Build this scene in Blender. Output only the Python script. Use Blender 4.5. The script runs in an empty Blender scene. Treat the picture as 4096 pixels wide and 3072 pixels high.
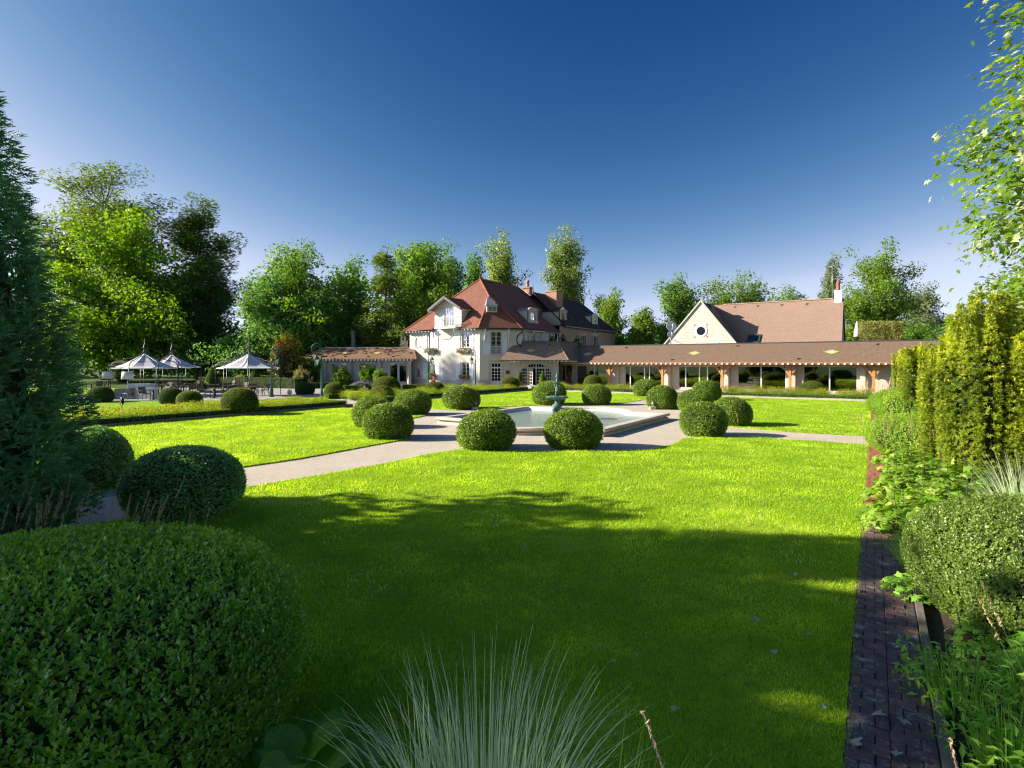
import bpy, bmesh, math, random
import numpy as np
from mathutils import Vector, Matrix
R = math.radians
PI = math.pi
scene = bpy.context.scene
COL = scene.collection

# ------------------------------------------------------------------ camera, sky, sun, exposure
FPX, CX, HY, CH = 2200.0, 2048.0, 1450.0, 2.7      # focal length (px of a 4096 px wide picture), centre, horizon row, eye height
cam_d = bpy.data.cameras.new('camera')
cam_d.sensor_width = 36.0
cam_d.lens = 36.0 * FPX / 4096.0
cam_d.shift_y = (HY - 1536.0) / 4096.0
cam_d.clip_start, cam_d.clip_end = 0.05, 3000.0
cam = bpy.data.objects.new('camera', cam_d)
COL.objects.link(cam)
cam.location = (0, 0, CH)
cam.rotation_euler = (R(90), 0, 0)
scene.camera = cam

SUN_EL = R(24.0)
SUN_AZ = R(0.0)                                      # light travels along +x, from the left of the garden
w = bpy.data.worlds.new("World")
scene.world = w
w.use_nodes = True
nt = w.node_tree
bg = nt.nodes['Background']
sky = nt.nodes.new('ShaderNodeTexSky')
sky.sky_type = 'NISHITA'
sky.sun_disc = False
sky.sun_elevation = SUN_EL
sky.sun_rotation = R(-90)
sky.altitude = 0
sky.air_density = 0.8
sky.dust_density = 1.0
sky.ozone_density = 1.0
# the photograph's sky has the contrast of a polarised, contrasty exposure: one response curve per channel over the whole sky
sep = nt.nodes.new('ShaderNodeSeparateColor'); com = nt.nodes.new('ShaderNodeCombineColor')
nt.links.new(sky.outputs[0], sep.inputs[0])
def mnode(op, a, b_):
    nd = nt.nodes.new('ShaderNodeMath'); nd.operation = op
    for i, v in enumerate((a, b_)):
        if isinstance(v, (int, float)): nd.inputs[i].default_value = v
        else: nt.links.new(v, nd.inputs[i])
    return nd.outputs[0]
t_ = mnode('MULTIPLY', sep.outputs[1], 0.1 / 0.40)
lo, hi = mnode('MINIMUM', t_, 1.0), mnode('MAXIMUM', t_, 1.0)
for i, (g_, k_) in enumerate(((3.35, 0.212), (2.02, 0.243), (1.20, 0.322))):
    nt.links.new(mnode('MULTIPLY', mnode('MULTIPLY', mnode('POWER', lo, g_), hi), k_ * 10.0), com.inputs[i])
nt.links.new(com.outputs[0], bg.inputs[0])
bg.inputs[1].default_value = 0.10
sun_d = bpy.data.lights.new('sun', 'SUN')
sun_d.energy = 4.3
sun_d.angle = R(0.5)
sun_d.color = (1.0, 0.90, 0.74)
sun = bpy.data.objects.new('sun', sun_d)
COL.objects.link(sun)
sd = Vector((math.cos(SUN_EL) * math.cos(SUN_AZ), math.cos(SUN_EL) * math.sin(SUN_AZ), -math.sin(SUN_EL)))
sun.rotation_euler = sd.to_track_quat('-Z', 'Y').to_euler()
sun.location = (-40, 0, 30)
scene.view_settings.view_transform = 'Standard'
scene.view_settings.look = 'None'
scene.view_settings.gamma = 1.0
scene.view_settings.use_curve_mapping = False
scene.view_settings.exposure = 1.55
scene.cycles.max_bounces = 9
scene.cycles.diffuse_bounces = 6
scene.cycles.filter_width = 1.2
scene.cycles.transparent_max_bounces = 12
scene.cycles.caustics_reflective = False
scene.cycles.caustics_refractive = False

# ------------------------------------------------------------------ helpers
TH = math.atan2(1448.0, 2200.0)                      # the garden's axes are turned by this angle to the view
CU, SU = math.cos(TH), math.sin(TH)
FR = Matrix(((CU, SU, 0, 0), (-SU, CU, 0, 0), (0, 0, 1, 0), (0, 0, 0, 1)))   # (u, v, z) -> world
def W(u, v, z=0.0): return Vector((u * CU + v * SU, -u * SU + v * CU, z))
def G(px, py, z=0.0):                                # a point of the level plane z seen at that pixel
    y = FPX * (CH - z) / (py - HY)
    return Vector(((px - CX) / FPX * y, y, z))
def X_at(px, y): return (px - CX) / FPX * y
def Z_at(py, y): return CH + (HY - py) / FPX * y
def U_at(px, v):                                     # the u where the ray of column px crosses the plane v
    t = (px - CX) / FPX
    return v / (CU + SU * t) * (CU * t - SU)
def V_at(px, u):
    t = (px - CX) / FPX
    return u / (CU * t - SU) * (CU + SU * t)
def Y_uv(u, v): return -u * SU + v * CU
def uv_of(p): return (p.x * CU - p.y * SU, p.x * SU + p.y * CU)

def tag(o, label=None, cat=None, group=None, kind=None):
    if label: o['label'] = label
    if cat: o['category'] = cat
    if group: o['group'] = group
    if kind: o['kind'] = kind
    return o
def thing(name, label, cat, loc=(0, 0, 0), group=None, rz=0.0):
    o = bpy.data.objects.new(name, None)
    o.empty_display_size = 0.3
    COL.objects.link(o)
    o.location = loc
    o.rotation_euler = (0, 0, rz)
    return tag(o, label, cat, group)
def wloc(o):
    v = Vector((0, 0, 0))
    while o is not None:
        v = v + Vector(o.location)
        o = o.parent
    return v
def link(name, me, parent=None, loc=None, rot=None, scale=None, label=None):
    o = bpy.data.objects.new(name, me)
    COL.objects.link(o)
    if parent is not None: o.parent = parent
    if loc is not None: o.location = loc
    if rot is not None: o.rotation_euler = rot
    if scale is not None: o.scale = scale
    if label: o['label'] = label
    return o
KIDS = {}
def children(o): return list(o.children)
def copy_tree(o, parent=None):
    c = o.copy()
    COL.objects.link(c)
    c.parent = parent
    for ch in children(o): copy_tree(ch, c)
    return c
def place(proto, first, loc, rz=0.0, label=None, group=None, scale=None):
    o = proto if first else copy_tree(proto)
    o.location = loc
    o.rotation_euler = (0, 0, rz)
    if scale is not None: o.scale = scale
    if label: o['label'] = label
    if group: o['group'] = group
    return o

class MB:
    """collects shapes into one mesh; M maps the given coordinates to world, UVs come out in metres"""
    def __init__(self, M=None):
        self.v, self.f, self.m, self.M, self.smooth = [], [], [], M, []
        self.mi = 0
        self.sm = False
    def _p(self, p):
        p = Vector(p)
        if self.M is not None: p = self.M @ p
        self.v.append(p)
        return len(self.v) - 1
    def face(self, idx):
        self.f.append(tuple(idx)); self.m.append(self.mi); self.smooth.append(self.sm)
    def poly(self, pts): self.face([self._p(p) for p in pts])
    def box(self, a, b):
        x0, y0, z0 = [min(a[i], b[i]) for i in range(3)]
        x1, y1, z1 = [max(a[i], b[i]) for i in range(3)]
        i = [self._p(p) for p in ((x0,y0,z0),(x1,y0,z0),(x1,y1,z0),(x0,y1,z0),(x0,y0,z1),(x1,y0,z1),(x1,y1,z1),(x0,y1,z1))]
        for q in ((0,3,2,1),(4,5,6,7),(0,1,5,4),(1,2,6,5),(2,3,7,6),(3,0,4,7)): self.face([i[k] for k in q])
    def prism(self, pts, z0, z1, bottom=True):
        n = len(pts)
        a = [self._p((p[0], p[1], z0)) for p in pts]
        b = [self._p((p[0], p[1], z1)) for p in pts]
        for k in range(n): self.face((a[k], a[(k+1) % n], b[(k+1) % n], b[k]))
        self.face(b)
        if bottom: self.face(a[::-1])
    def slab(self, pts, th):
        n = len(pts)
        a = [self._p((p[0], p[1], p[2] - th)) for p in pts]
        b = [self._p(p) for p in pts]
        for k in range(n): self.face((a[k], a[(k+1) % n], b[(k+1) % n], b[k]))
        self.face(b); self.face(a[::-1])
    def beam(self, p, q, w, h=None, up=(0, 0, 1)):
        h = w if h is None else h
        p, q = Vector(p), Vector(q)
        d = (q - p).normalized()
        s = d.cross(Vector(up))
        if s.length < 1e-4: s = d.cross(Vector((1, 0, 0)))
        s.normalize()
        t = s.cross(d).normalized()
        i = []
        for c in (p, q):
            for a, b in ((-1,-1),(1,-1),(1,1),(-1,1)): i.append(self._p(c + s*(a*w/2) + t*(b*h/2)))
        for q4 in ((0,1,2,3),(7,6,5,4),(0,4,5,1),(1,5,6,2),(2,6,7,3),(3,7,4,0)): self.face([i[k] for k in q4])
    def tube(self, path, r, n=6, caps=True):
        path = [Vector(p) for p in path]
        rs = r if isinstance(r, (list, tuple)) else [r] * len(path)
        rings, ref = [], None
        for k, p in enumerate(path):
            d = (path[min(k+1, len(path)-1)] - path[max(k-1, 0)])
            if d.length < 1e-7: d = Vector((0, 0, 1))
            d.normalize()
            if ref is None: ref = d.orthogonal().normalized()
            ref = (ref - d * ref.dot(d))
            ref = ref.normalized() if ref.length > 1e-5 else d.orthogonal().normalized()
            b = d.cross(ref)
            rings.append([self._p(p + (ref*math.cos(2*PI*j/n) + b*math.sin(2*PI*j/n)) * rs[k]) for j in range(n)])
        s0, self.sm = self.sm, n > 4
        for a, b in zip(rings, rings[1:]):
            for j in range(n): self.face((a[j], a[(j+1) % n], b[(j+1) % n], b[j]))
        self.sm = s0
        if caps:
            self.face(rings[0][::-1]); self.face(rings[-1])
    def cyl(self, p, q, r0, r1=None, n=8): self.tube([p, q], [r0, r0 if r1 is None else r1], n)
    def lathe(self, prof, c=(0, 0, 0), n=16, sx=1.0, sy=1.0):
        rings = []
        for r, z in prof:
            rings.append([self._p((c[0] + r*sx*math.cos(2*PI*j/n), c[1] + r*sy*math.sin(2*PI*j/n), c[2] + z)) for j in range(n)])
        s0, self.sm = self.sm, True
        for a, b in zip(rings, rings[1:]):
            for j in range(n): self.face((a[j], a[(j+1) % n], b[(j+1) % n], b[j]))
        self.sm = s0
        self.face(rings[0][::-1]); self.face(rings[-1])
    def ball(self, c, r, n=10, m=6):
        self.lathe([(r*math.sin(PI*k/m) + 1e-4, -r*math.cos(PI*k/m)) for k in range(m+1)], c, n)
    def mesh(self, name, mats, off=None):
        me = bpy.data.meshes.new(name)
        off = Vector((0, 0, 0)) if off is None else off
        me.from_pydata([tuple(p - off) for p in self.v], [], self.f)
        for mt in (mats if isinstance(mats, (list, tuple)) else [mats]): me.materials.append(mt)
        me.polygons.foreach_set('material_index', self.m)
        me.polygons.foreach_set('use_smooth', self.smooth)
        uv = me.uv_layers.new(name='uv')
        buf = np.zeros(len(me.loops) * 2, dtype=np.float32)
        for p in me.polygons:
            nrm = p.normal
            if abs(nrm.z) > 0.995: t, b = Vector((1, 0, 0)), Vector((0, 1, 0))
            else:
                t = Vector((-nrm.y, nrm.x, 0)).normalized(); b = nrm.cross(t)
            for li in p.loop_indices:
                co = me.vertices[me.loops[li].vertex_index].co + off
                buf[2*li] = co.dot(t); buf[2*li+1] = co.dot(b)
        uv.data.foreach_set('uv', buf)
        me.update()
        return me
    def build(self, name, mats, parent=None, label=None):
        me = self.mesh(name, mats, wloc(parent) if parent is not None else None)
        return link(name, me, parent, label=label)

def fast_mesh(name, V, F, mats, mi=None, rnd=None, smooth=False):
    """numpy -> mesh; F is (n, k) with one k for all faces"""
    me = bpy.data.meshes.new(name)
    V = np.ascontiguousarray(V, dtype=np.float32); F = np.ascontiguousarray(F, dtype=np.int32)
    n, k = F.shape
    me.vertices.add(len(V)); me.vertices.foreach_set('co', V.ravel())
    me.loops.add(n * k); me.loops.foreach_set('vertex_index', F.ravel())
    me.polygons.add(n)
    me.polygons.foreach_set('loop_start', np.arange(0, n*k, k, dtype=np.int32))
    me.polygons.foreach_set('loop_total', np.full(n, k, dtype=np.int32))
    if mi is not None: me.polygons.foreach_set('material_index', np.asarray(mi, dtype=np.int32))
    me.polygons.foreach_set('use_smooth', np.full(n, smooth))
    for mt in (mats if isinstance(mats, (list, tuple)) else [mats]): me.materials.append(mt)
    if rnd is not None:
        at = me.attributes.new('rnd', 'FLOAT', 'FACE')
        at.data.foreach_set('value', np.ascontiguousarray(rnd, dtype=np.float32))
    me.update(); me.validate()
    return me

# ------------------------------------------------------------------ materials
def new_mat(name):
    m = bpy.data.materials.new(name)
    m.use_nodes = True
    return m, m.node_tree.nodes, m.node_tree.links
def N(ns, t, **kw):
    n = ns.new(t)
    for k, v in kw.items(): setattr(n, k, v)
    return n
def rgb(c): return (c[0], c[1], c[2], 1.0)
def mixc(ns, ls, fac, a, b):
    m = N(ns, 'ShaderNodeMix', data_type='RGBA')
    for sock, val in ((m.inputs[0], fac), (m.inputs[6], a), (m.inputs[7], b)):
        if isinstance(val, bpy.types.NodeSocket): ls.new(val, sock)
        elif isinstance(val, (tuple, list)): sock.default_value = rgb(val)
        else: sock.default_value = val
    return m.outputs[2]
def ramp(ns, ls, val, a=0.4, b=0.6):
    r = N(ns, 'ShaderNodeMapRange'); r.inputs[1].default_value = a; r.inputs[2].default_value = b
    ls.new(val, r.inputs[0])
    return r.outputs[0]
def noise(ns, ls, co, scale, detail=4, rough=0.6):
    n = N(ns, 'ShaderNodeTexNoise'); n.inputs['Scale'].default_value = scale
    n.inputs['Detail'].default_value = detail; n.inputs['Roughness'].default_value = rough
    if co is not None: ls.new(co, n.inputs['Vector'])
    return n.outputs[0]
def pm(name, c1, c2=None, scale=6.0, rough=0.7, bump=0.0, bscale=60.0, metal=0.0, spec=0.4, fine=None, c3=None, s3=1.2, coord='Object'):
    """plain procedural surface: two colours broken up by noise, an optional stain colour, fine relief"""
    m, ns, ls = new_mat(name)
    b = ns['Principled BSDF']
    tc = N(ns, 'ShaderNodeTexCoord').outputs[coord]
    c2 = c2 or tuple(x * 0.8 for x in c1)
    col = mixc(ns, ls, ramp(ns, ls, noise(ns, ls, tc, scale), 0.3, 0.7), c1, c2)
    if c3: col = mixc(ns, ls, ramp(ns, ls, noise(ns, ls, tc, s3, 6, 0.7), 0.52, 0.72), col, c3)
    ls.new(col, b.inputs['Base Color'])
    b.inputs['Roughness'].default_value = rough
    b.inputs['Metallic'].default_value = metal
    b.inputs['Specular IOR Level'].default_value = spec
    if bump:
        bn = N(ns, 'ShaderNodeBump'); bn.inputs['Strength'].default_value = bump; bn.inputs['Distance'].default_value = 0.02
        ls.new(noise(ns, ls, tc, bscale, 3), bn.inputs['Height'])
        ls.new(bn.outputs[0], b.inputs['Normal'])
    return m
def tile_mat(name, ca, cb, mortar, w=0.17, h=0.11, c3=None, s3=0.5, bump=0.6, rough=0.85, msize=0.012, offset=0.5, spec=0.25):
    """courses of flat tiles or stones laid in metres on the UVs: each unit has its own tone"""
    m, ns, ls = new_mat(name)
    b = ns['Principled BSDF']
    uv = N(ns, 'ShaderNodeUVMap').outputs[0]
    bt = N(ns, 'ShaderNodeTexBrick', offset=offset)
    bt.inputs['Scale'].default_value = 1.0
    bt.inputs['Brick Width'].default_value = w; bt.inputs['Row Height'].default_value = h
    bt.inputs['Mortar Size'].default_value = msize; bt.inputs['Mortar Smooth'].default_value = 0.3
    bt.inputs['Bias'].default_value = 0.0
    bt.inputs['Color1'].default_value = rgb(ca); bt.inputs['Color2'].default_value = rgb(cb); bt.inputs['Mortar'].default_value = rgb(mortar)
    ls.new(uv, bt.inputs['Vector'])
    tc = N(ns, 'ShaderNodeTexCoord').outputs['Object']
    col = bt.outputs['Color']
    col = mixc(ns, ls, ramp(ns, ls, noise(ns, ls, tc, 2.2, 5, 0.7), 0.35, 0.75), col, tuple(x*0.72 for x in ca))
    if c3: col = mixc(ns, ls, ramp(ns, ls, noise(ns, ls, tc, s3, 6, 0.75), 0.5, 0.7), col, c3)
    ls.new(col, b.inputs['Base Color'])
    b.inputs['Roughness'].default_value = rough
    b.inputs['Specular IOR Level'].default_value = spec
    bn = N(ns, 'ShaderNodeBump', invert=True); bn.inputs['Strength'].default_value = bump; bn.inputs['Distance'].default_value = 0.03
    ls.new(bt.outputs['Fac'], bn.inputs['Height'])
    ls.new(bn.outputs[0], b.inputs['Normal'])
    return m
FOL = 1.0                                           # overall lightness of foliage
def leaf_mat(name, c1, c2, c3=None, trans=0.4, rough=0.45, tcol=None, spec=0.35, p3=0.9, patchy=False):
    """leaves: each leaf its own tone between c1 and c2, a few c3, part of the light comes through"""
    m, ns, ls = new_mat(name)
    c1, c2 = tuple(min(.8, x*FOL) for x in c1), tuple(min(.8, x*FOL) for x in c2)
    b = ns['Principled BSDF']
    at = N(ns, 'ShaderNodeAttribute', attribute_name='rnd').outputs['Fac']
    col = mixc(ns, ls, at, c1, c2)
    tc = N(ns, 'ShaderNodeTexCoord').outputs['Object']
    col = mixc(ns, ls, ramp(ns, ls, noise(ns, ls, tc, 0.9, 3), 0.35, 0.7), col, tuple(0.7*x for x in c1))
    if patchy:
        col = mixc(ns, ls, ramp(ns, ls, noise(ns, ls, tc, 0.55, 5, 0.7), 0.50, 0.74), col, tuple(1.25*x for x in c2))
        col = mixc(ns, ls, ramp(ns, ls, noise(ns, ls, tc, 3.1, 4, 0.7), 0.56, 0.72), col, (c1[0]*.62, c1[1]*.80, c1[2]*1.6))
    if c3:
        gt = N(ns, 'ShaderNodeMath', operation='GREATER_THAN'); gt.inputs[1].default_value = p3
        ls.new(at, gt.inputs[0])
        col = mixc(ns, ls, gt.outputs[0], col, c3)
    ls.new(col, b.inputs['Base Color'])
    b.inputs['Roughness'].default_value = rough
    b.inputs['Specular IOR Level'].default_value = spec
    tr = N(ns, 'ShaderNodeBsdfTranslucent')
    if tcol is None:
        hs = N(ns, 'ShaderNodeHueSaturation'); hs.inputs['Value'].default_value = 1.7; hs.inputs['Saturation'].default_value = 1.1
        hs.inputs['Hue'].default_value = 0.485
        ls.new(col, hs.inputs['Color']); ls.new(hs.outputs[0], tr.inputs[0])
    else: tr.inputs[0].default_value = rgb(tcol)
    mx = N(ns, 'ShaderNodeMixShader'); mx.inputs[0].default_value = trans
    ls.new(b.outputs[0], mx.inputs[1]); ls.new(tr.outputs[0], mx.inputs[2])
    ls.new(mx.outputs[0], ns['Material Output'].inputs[0])
    return m
def glass_mat(name, tint=(0.75, 0.8, 0.78), refl=0.16):
    m, ns, ls = new_mat(name)
    ns.remove(ns['Principled BSDF'])
    tr = N(ns, 'ShaderNodeBsdfTransparent'); tr.inputs[0].default_value = rgb(tint)
    gl = N(ns, 'ShaderNodeBsdfGlossy'); gl.inputs['Roughness'].default_value = 0.02
    gl.inputs[0].default_value = (1, 1, 1, 1)
    fr = N(ns, 'ShaderNodeFresnel'); fr.inputs[0].default_value = 1.5
    ad = N(ns, 'ShaderNodeMath', operation='MULTIPLY_ADD'); ad.inputs[1].default_value = 1.0; ad.inputs[2].default_value = refl - 0.04
    ls.new(fr.outputs[0], ad.inputs[0])
    mx = N(ns, 'ShaderNodeMixShader')
    ls.new(ad.outputs[0], mx.inputs[0]); ls.new(tr.outputs[0], mx.inputs[1]); ls.new(gl.outputs[0], mx.inputs[2])
    ls.new(mx.outputs[0], ns['Material Output'].inputs[0])
    return m

M = {}
M['render'] = pm('lime render', (0.575, 0.545, 0.485), (0.54, 0.51, 0.45), 1.6, 0.9, 0.12, 40, c3=(0.48, 0.45, 0.39), s3=0.6)
M['plinth'] = pm('grey stone plinth', (0.414, 0.396, 0.370), (0.352, 0.339, 0.317), 5, 0.9, 0.2, 50)
M['lime_stone'] = pm('pale limestone', (0.496, 0.440, 0.360), (0.440, 0.384, 0.312), 3, 0.9, 0.25, 30, c3=(0.416, 0.368, 0.304), s3=1.0)
M['white'] = pm('white paint', (0.640, 0.640, 0.640), (0.608, 0.608, 0.616), 8, 0.45, 0.0)
M['shutter'] = pm('white shutter paint', (0.66, 0.68, 0.73), (0.60, 0.62, 0.68), 5, 0.5)
M['cream'] = pm('cream joinery', (0.560, 0.504, 0.408), (0.512, 0.456, 0.368), 5, 0.6)
M['oak'] = pm('golden oak', (0.460, 0.226, 0.069), (0.331, 0.147, 0.046), 7, 0.65, 0.15, 40)
M['red_tile'] = tile_mat('red clay tiles', (0.33, 0.130, 0.085), (0.17, 0.078, 0.058), (0.05, 0.02, 0.015), 0.17, 0.125, c3=(0.12, 0.072, 0.06), s3=0.7)
M['red_ridge'] = pm('red ridge tile', (0.396, 0.120, 0.060), (0.288, 0.084, 0.048), 9, 0.85)
M['dark_tile'] = tile_mat('old brown black tiles', (0.078, 0.052, 0.042), (0.046, 0.034, 0.030), (0.016, 0.013, 0.013), 0.17, 0.12, c3=(0.130, 0.098, 0.072), s3=0.8)
M['wing_tile'] = tile_mat('brown flat tiles', (0.243, 0.162, 0.108), (0.162, 0.108, 0.078), (0.054, 0.038, 0.030), 0.17, 0.115, c3=(0.146, 0.106, 0.081), s3=0.35)
M['pav_tile'] = tile_mat('weathered beige tiles', (0.373, 0.248, 0.174), (0.205, 0.137, 0.102), (0.068, 0.049, 0.038), 0.2, 0.14, c3=(0.248, 0.174, 0.131), s3=0.7)
M['left_tile'] = tile_mat('light brown flat tiles', (0.322, 0.192, 0.114), (0.250, 0.146, 0.089), (0.104, 0.062, 0.042), 0.17, 0.115, c3=(0.224, 0.135, 0.089), s3=0.4)
M['barn_tile'] = tile_mat('pinkish brown tiles', (0.36, 0.245, 0.185), (0.26, 0.172, 0.132), (0.12, 0.08, 0.065), 0.18, 0.12, c3=(0.29, 0.195, 0.148), s3=0.3)
M['barn_ridge'] = pm('pink ridge tile', (0.456, 0.264, 0.192), (0.360, 0.204, 0.144), 9, 0.85)
M['rubble'] = tile_mat('rubble stone wall', (0.460, 0.386, 0.294), (0.313, 0.230, 0.170), (0.386, 0.331, 0.266), 0.34, 0.17, c3=(0.368, 0.216, 0.152), s3=0.7, bump=0.5, msize=0.03)
M['gable_stone'] = tile_mat('pale rubble gable', (0.62, 0.57, 0.50), (0.50, 0.44, 0.37), (0.58, 0.53, 0.46), 0.36, 0.16, c3=(0.64, 0.59, 0.52), s3=0.9, bump=0.8, msize=0.03)
M['zinc'] = pm('zinc sheet', (0.33, 0.36, 0.40), (0.27, 0.30, 0.34), 3, 0.4, metal=0.6)
M['dark_zinc'] = pm('dark zinc', (0.06, 0.065, 0.075), (0.04, 0.045, 0.05), 4, 0.5, metal=0.3)
M['gutter'] = pm('dark gutter', (0.035, 0.035, 0.04), (0.025, 0.025, 0.03), 5, 0.5)
M['glass'] = glass_mat('window glass', (0.45, 0.48, 0.47), 0.03)
M['glass_wing'] = glass_mat('large pane glass', (0.45, 0.47, 0.45), 0.16)
M['room'] = pm('dim room wall', (0.051, 0.036, 0.027), (0.036, 0.027, 0.020), 2, 0.9)  # wall colour darkened so the rooms behind the glass look unlit
M['curtain'] = pm('red curtain', (0.30, 0.012, 0.015), (0.20, 0.008, 0.01), 12, 0.85)
M['net'] = pm('pale net curtain', (0.32, 0.37, 0.40), (0.25, 0.29, 0.32), 6, 0.9)
M['green_paint'] = pm('dark green cast iron', (0.012, 0.13, 0.075), (0.008, 0.09, 0.055), 8, 0.32, spec=0.5)
M['lamp_glass'] = glass_mat('lantern glass', (0.85, 0.87, 0.86), 0.22)
M['bronze'] = pm('verdigris bronze', (0.085, 0.165, 0.135), (0.045, 0.09, 0.075), 6, 0.55, 0.2, 40, c3=(0.22, 0.32, 0.27), s3=3.0)
M['iron'] = pm('dark iron', (0.045, 0.046, 0.045), (0.03, 0.03, 0.03), 10, 0.45, spec=0.5)
M['black'] = pm('black plastic', (0.018, 0.018, 0.02), (0.012, 0.012, 0.013), 8, 0.4)
M['canvas'] = pm('white canvas', (0.640, 0.640, 0.656), (0.616, 0.616, 0.632), 2, 0.85)
M['sling'] = pm('taupe sling fabric', (0.19, 0.145, 0.115), (0.15, 0.115, 0.09), 14, 0.8)
M['chair_frame'] = pm('anthracite frame', (0.05, 0.05, 0.055), (0.04, 0.04, 0.045), 8, 0.45)
M['table_top'] = pm('dark table top', (0.09, 0.075, 0.065), (0.07, 0.06, 0.05), 8, 0.5)
M['pave'] = tile_mat('pale paving', (0.416, 0.392, 0.368), (0.360, 0.344, 0.320), (0.224, 0.208, 0.192), 0.8, 0.8, bump=0.3, msize=0.012)
M['basin_stone'] = pm('cream basin stone', (0.560, 0.496, 0.416), (0.496, 0.432, 0.352), 4, 0.85, 0.25, 35, c3=(0.400, 0.352, 0.288), s3=1.5)
M['basin_white'] = pm('white basin lining', (0.640, 0.632, 0.608), (0.608, 0.600, 0.576), 2, 0.7, c3=(0.528, 0.528, 0.496), s3=0.8)
M['kerb'] = pm('grey kerb stone', (0.190, 0.168, 0.140), (0.123, 0.109, 0.092), 4, 0.95, 0.4, 25, c3=(0.067, 0.062, 0.050), s3=2.0)
M['kerb_pale'] = pm('pale kerb stone', (0.416, 0.352, 0.280), (0.336, 0.288, 0.232), 4, 0.95, 0.3, 25, c3=(0.288, 0.248, 0.200), s3=2.0)
M['terracotta'] = pm('terracotta', (0.240, 0.092, 0.056), (0.176, 0.068, 0.044), 5, 0.85)
M['bark'] = pm('bark', (0.10, 0.075, 0.055), (0.055, 0.042, 0.032), 6, 0.95, 0.6, 18)
M['pale_bark'] = pm('pale grey bark', (0.24, 0.21, 0.17), (0.14, 0.12, 0.10), 5, 0.95, 0.5, 16)
M['earth'] = pm('garden soil', (0.075, 0.052, 0.036), (0.045, 0.032, 0.023), 8, 1.0, 0.6, 30)
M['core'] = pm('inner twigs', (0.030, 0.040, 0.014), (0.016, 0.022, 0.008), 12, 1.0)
M['core_yew'] = pm('inner yew twigs', (0.016, 0.022, 0.006), (0.010, 0.013, 0.004), 12, 1.0)  # inner twigs, darkened further to paint shade into the gaps
M['grey_cloth'] = pm('grey tablecloth', (0.24, 0.22, 0.225), (0.20, 0.185, 0.19), 5, 0.9)
M['dish'] = pm('pale dish metal', (0.62, 0.63, 0.65), (0.55, 0.56, 0.58), 4, 0.5)
M['chim_brick'] = tile_mat('chimney brick', (0.42, 0.20, 0.12), (0.33, 0.155, 0.095), (0.40, 0.33, 0.26), 0.22, 0.075, bump=0.3, msize=0.012, c3=(0.44, 0.30, 0.20))
M['rust'] = pm('rusty planter', (0.16, 0.075, 0.045), (0.11, 0.05, 0.03), 5, 0.85)
M['parasol'] = pm('pink beige parasol cloth', (0.60, 0.50, 0.45), (0.52, 0.42, 0.38), 6, 0.9)
M['glaze_green'] = pm('green glazed tile', (0.16, 0.26, 0.08), (0.10, 0.18, 0.06), 8, 0.35)
M['glaze_yellow'] = pm('yellow glazed tile', (0.62, 0.48, 0.22), (0.55, 0.36, 0.20), 8, 0.35)
M['white_light'] = pm('opal plastic globe', (0.80, 0.80, 0.78), (0.76, 0.76, 0.75), 4, 0.4)
# foliage
M['box'] = leaf_mat('box leaves', (.11, .205, .012), (.235, .385, .032), (.52, .58, .22), trans=.42, rough=.36, spec=.5, p3=.93)  # the few palest leaves carry painted sun glints
M['box_dark'] = leaf_mat('dark box leaves', (0.131, 0.309, 0.066), (0.244, 0.488, 0.112), (0.375, 0.619, 0.225), trans=0.3, rough=0.32, spec=0.7, p3=0.94)
M['box_near'] = leaf_mat('bright box leaves', (.20, .44, .028), (.40, .64, .07), (.52, .72, .22), trans=.38, rough=.30, spec=.8, p3=.90)
M['box_pale'] = leaf_mat('pale box leaves', (0.15, 0.25, 0.04), (0.28, 0.38, 0.075), (0.4, 0.45, 0.16), trans=0.36, rough=0.36, spec=0.6, p3=0.93)
M['yew_ball'] = leaf_mat('clipped yew', (.125, .19, .010), (.24, .31, .018), None, trans=.38, rough=.55)
M['yew_dark'] = leaf_mat('dark clipped yew', (0.075, 0.145, 0.02), (0.12, 0.2, 0.03), None, trans=0.3, rough=0.55)
M['yew_gold'] = leaf_mat('golden yew needles', (.055, .12, .010), (.52, .60, .025), (.80, .78, .08), trans=.42, rough=.45, spec=.4, p3=.92)
M['thuja'] = leaf_mat('blue green conifer sprays', (.075, .215, .085), (.165, .36, .13), (.24, .38, .13), trans=.35, rough=.55, p3=.92)
M['hedge'] = leaf_mat('low box hedge', (0.098, 0.207, 0.014), (0.184, 0.310, 0.029), None, trans=0.35, rough=0.45)
M['walnut'] = leaf_mat('walnut leaves', (.12, .25, .022), (.22, .36, .04), None, trans=.5, rough=.5)
M['broad'] = leaf_mat('broad leaves', (0.113, 0.242, 0.027), (0.227, 0.385, 0.053), None, trans=0.45, rough=0.5)
M['broad_dark'] = leaf_mat('dark broad leaves', (0.114, 0.259, 0.046), (0.217, 0.404, 0.078), None, trans=0.4, rough=0.55)
M['broad_light'] = leaf_mat('light leaves', (0.132, 0.242, 0.024), (0.231, 0.352, 0.046), None, trans=0.48, rough=0.5)
M['poplar'] = leaf_mat('poplar leaves', (0.162, 0.257, 0.041), (0.338, 0.419, 0.088), (0.567, 0.594, 0.243), trans=0.45, rough=0.4, p3=0.93)
M['cypress'] = leaf_mat('swamp cypress sprays', (.095, .165, .022), (.18, .255, .035), None, trans=.45, rough=.6)
M['fir'] = leaf_mat('fir sprays', (0.085, 0.180, 0.053), (0.162, 0.275, 0.076), None, trans=0.3, rough=0.6)
M['larch'] = leaf_mat('drooping conifer sprays', (.10, .175, .022), (.20, .27, .04), None, trans=.42, rough=.6)
M['willow'] = leaf_mat('grey green leaves', (0.16, 0.22, 0.08), (0.26, 0.31, 0.14), None, trans=0.42, rough=0.5)
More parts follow.
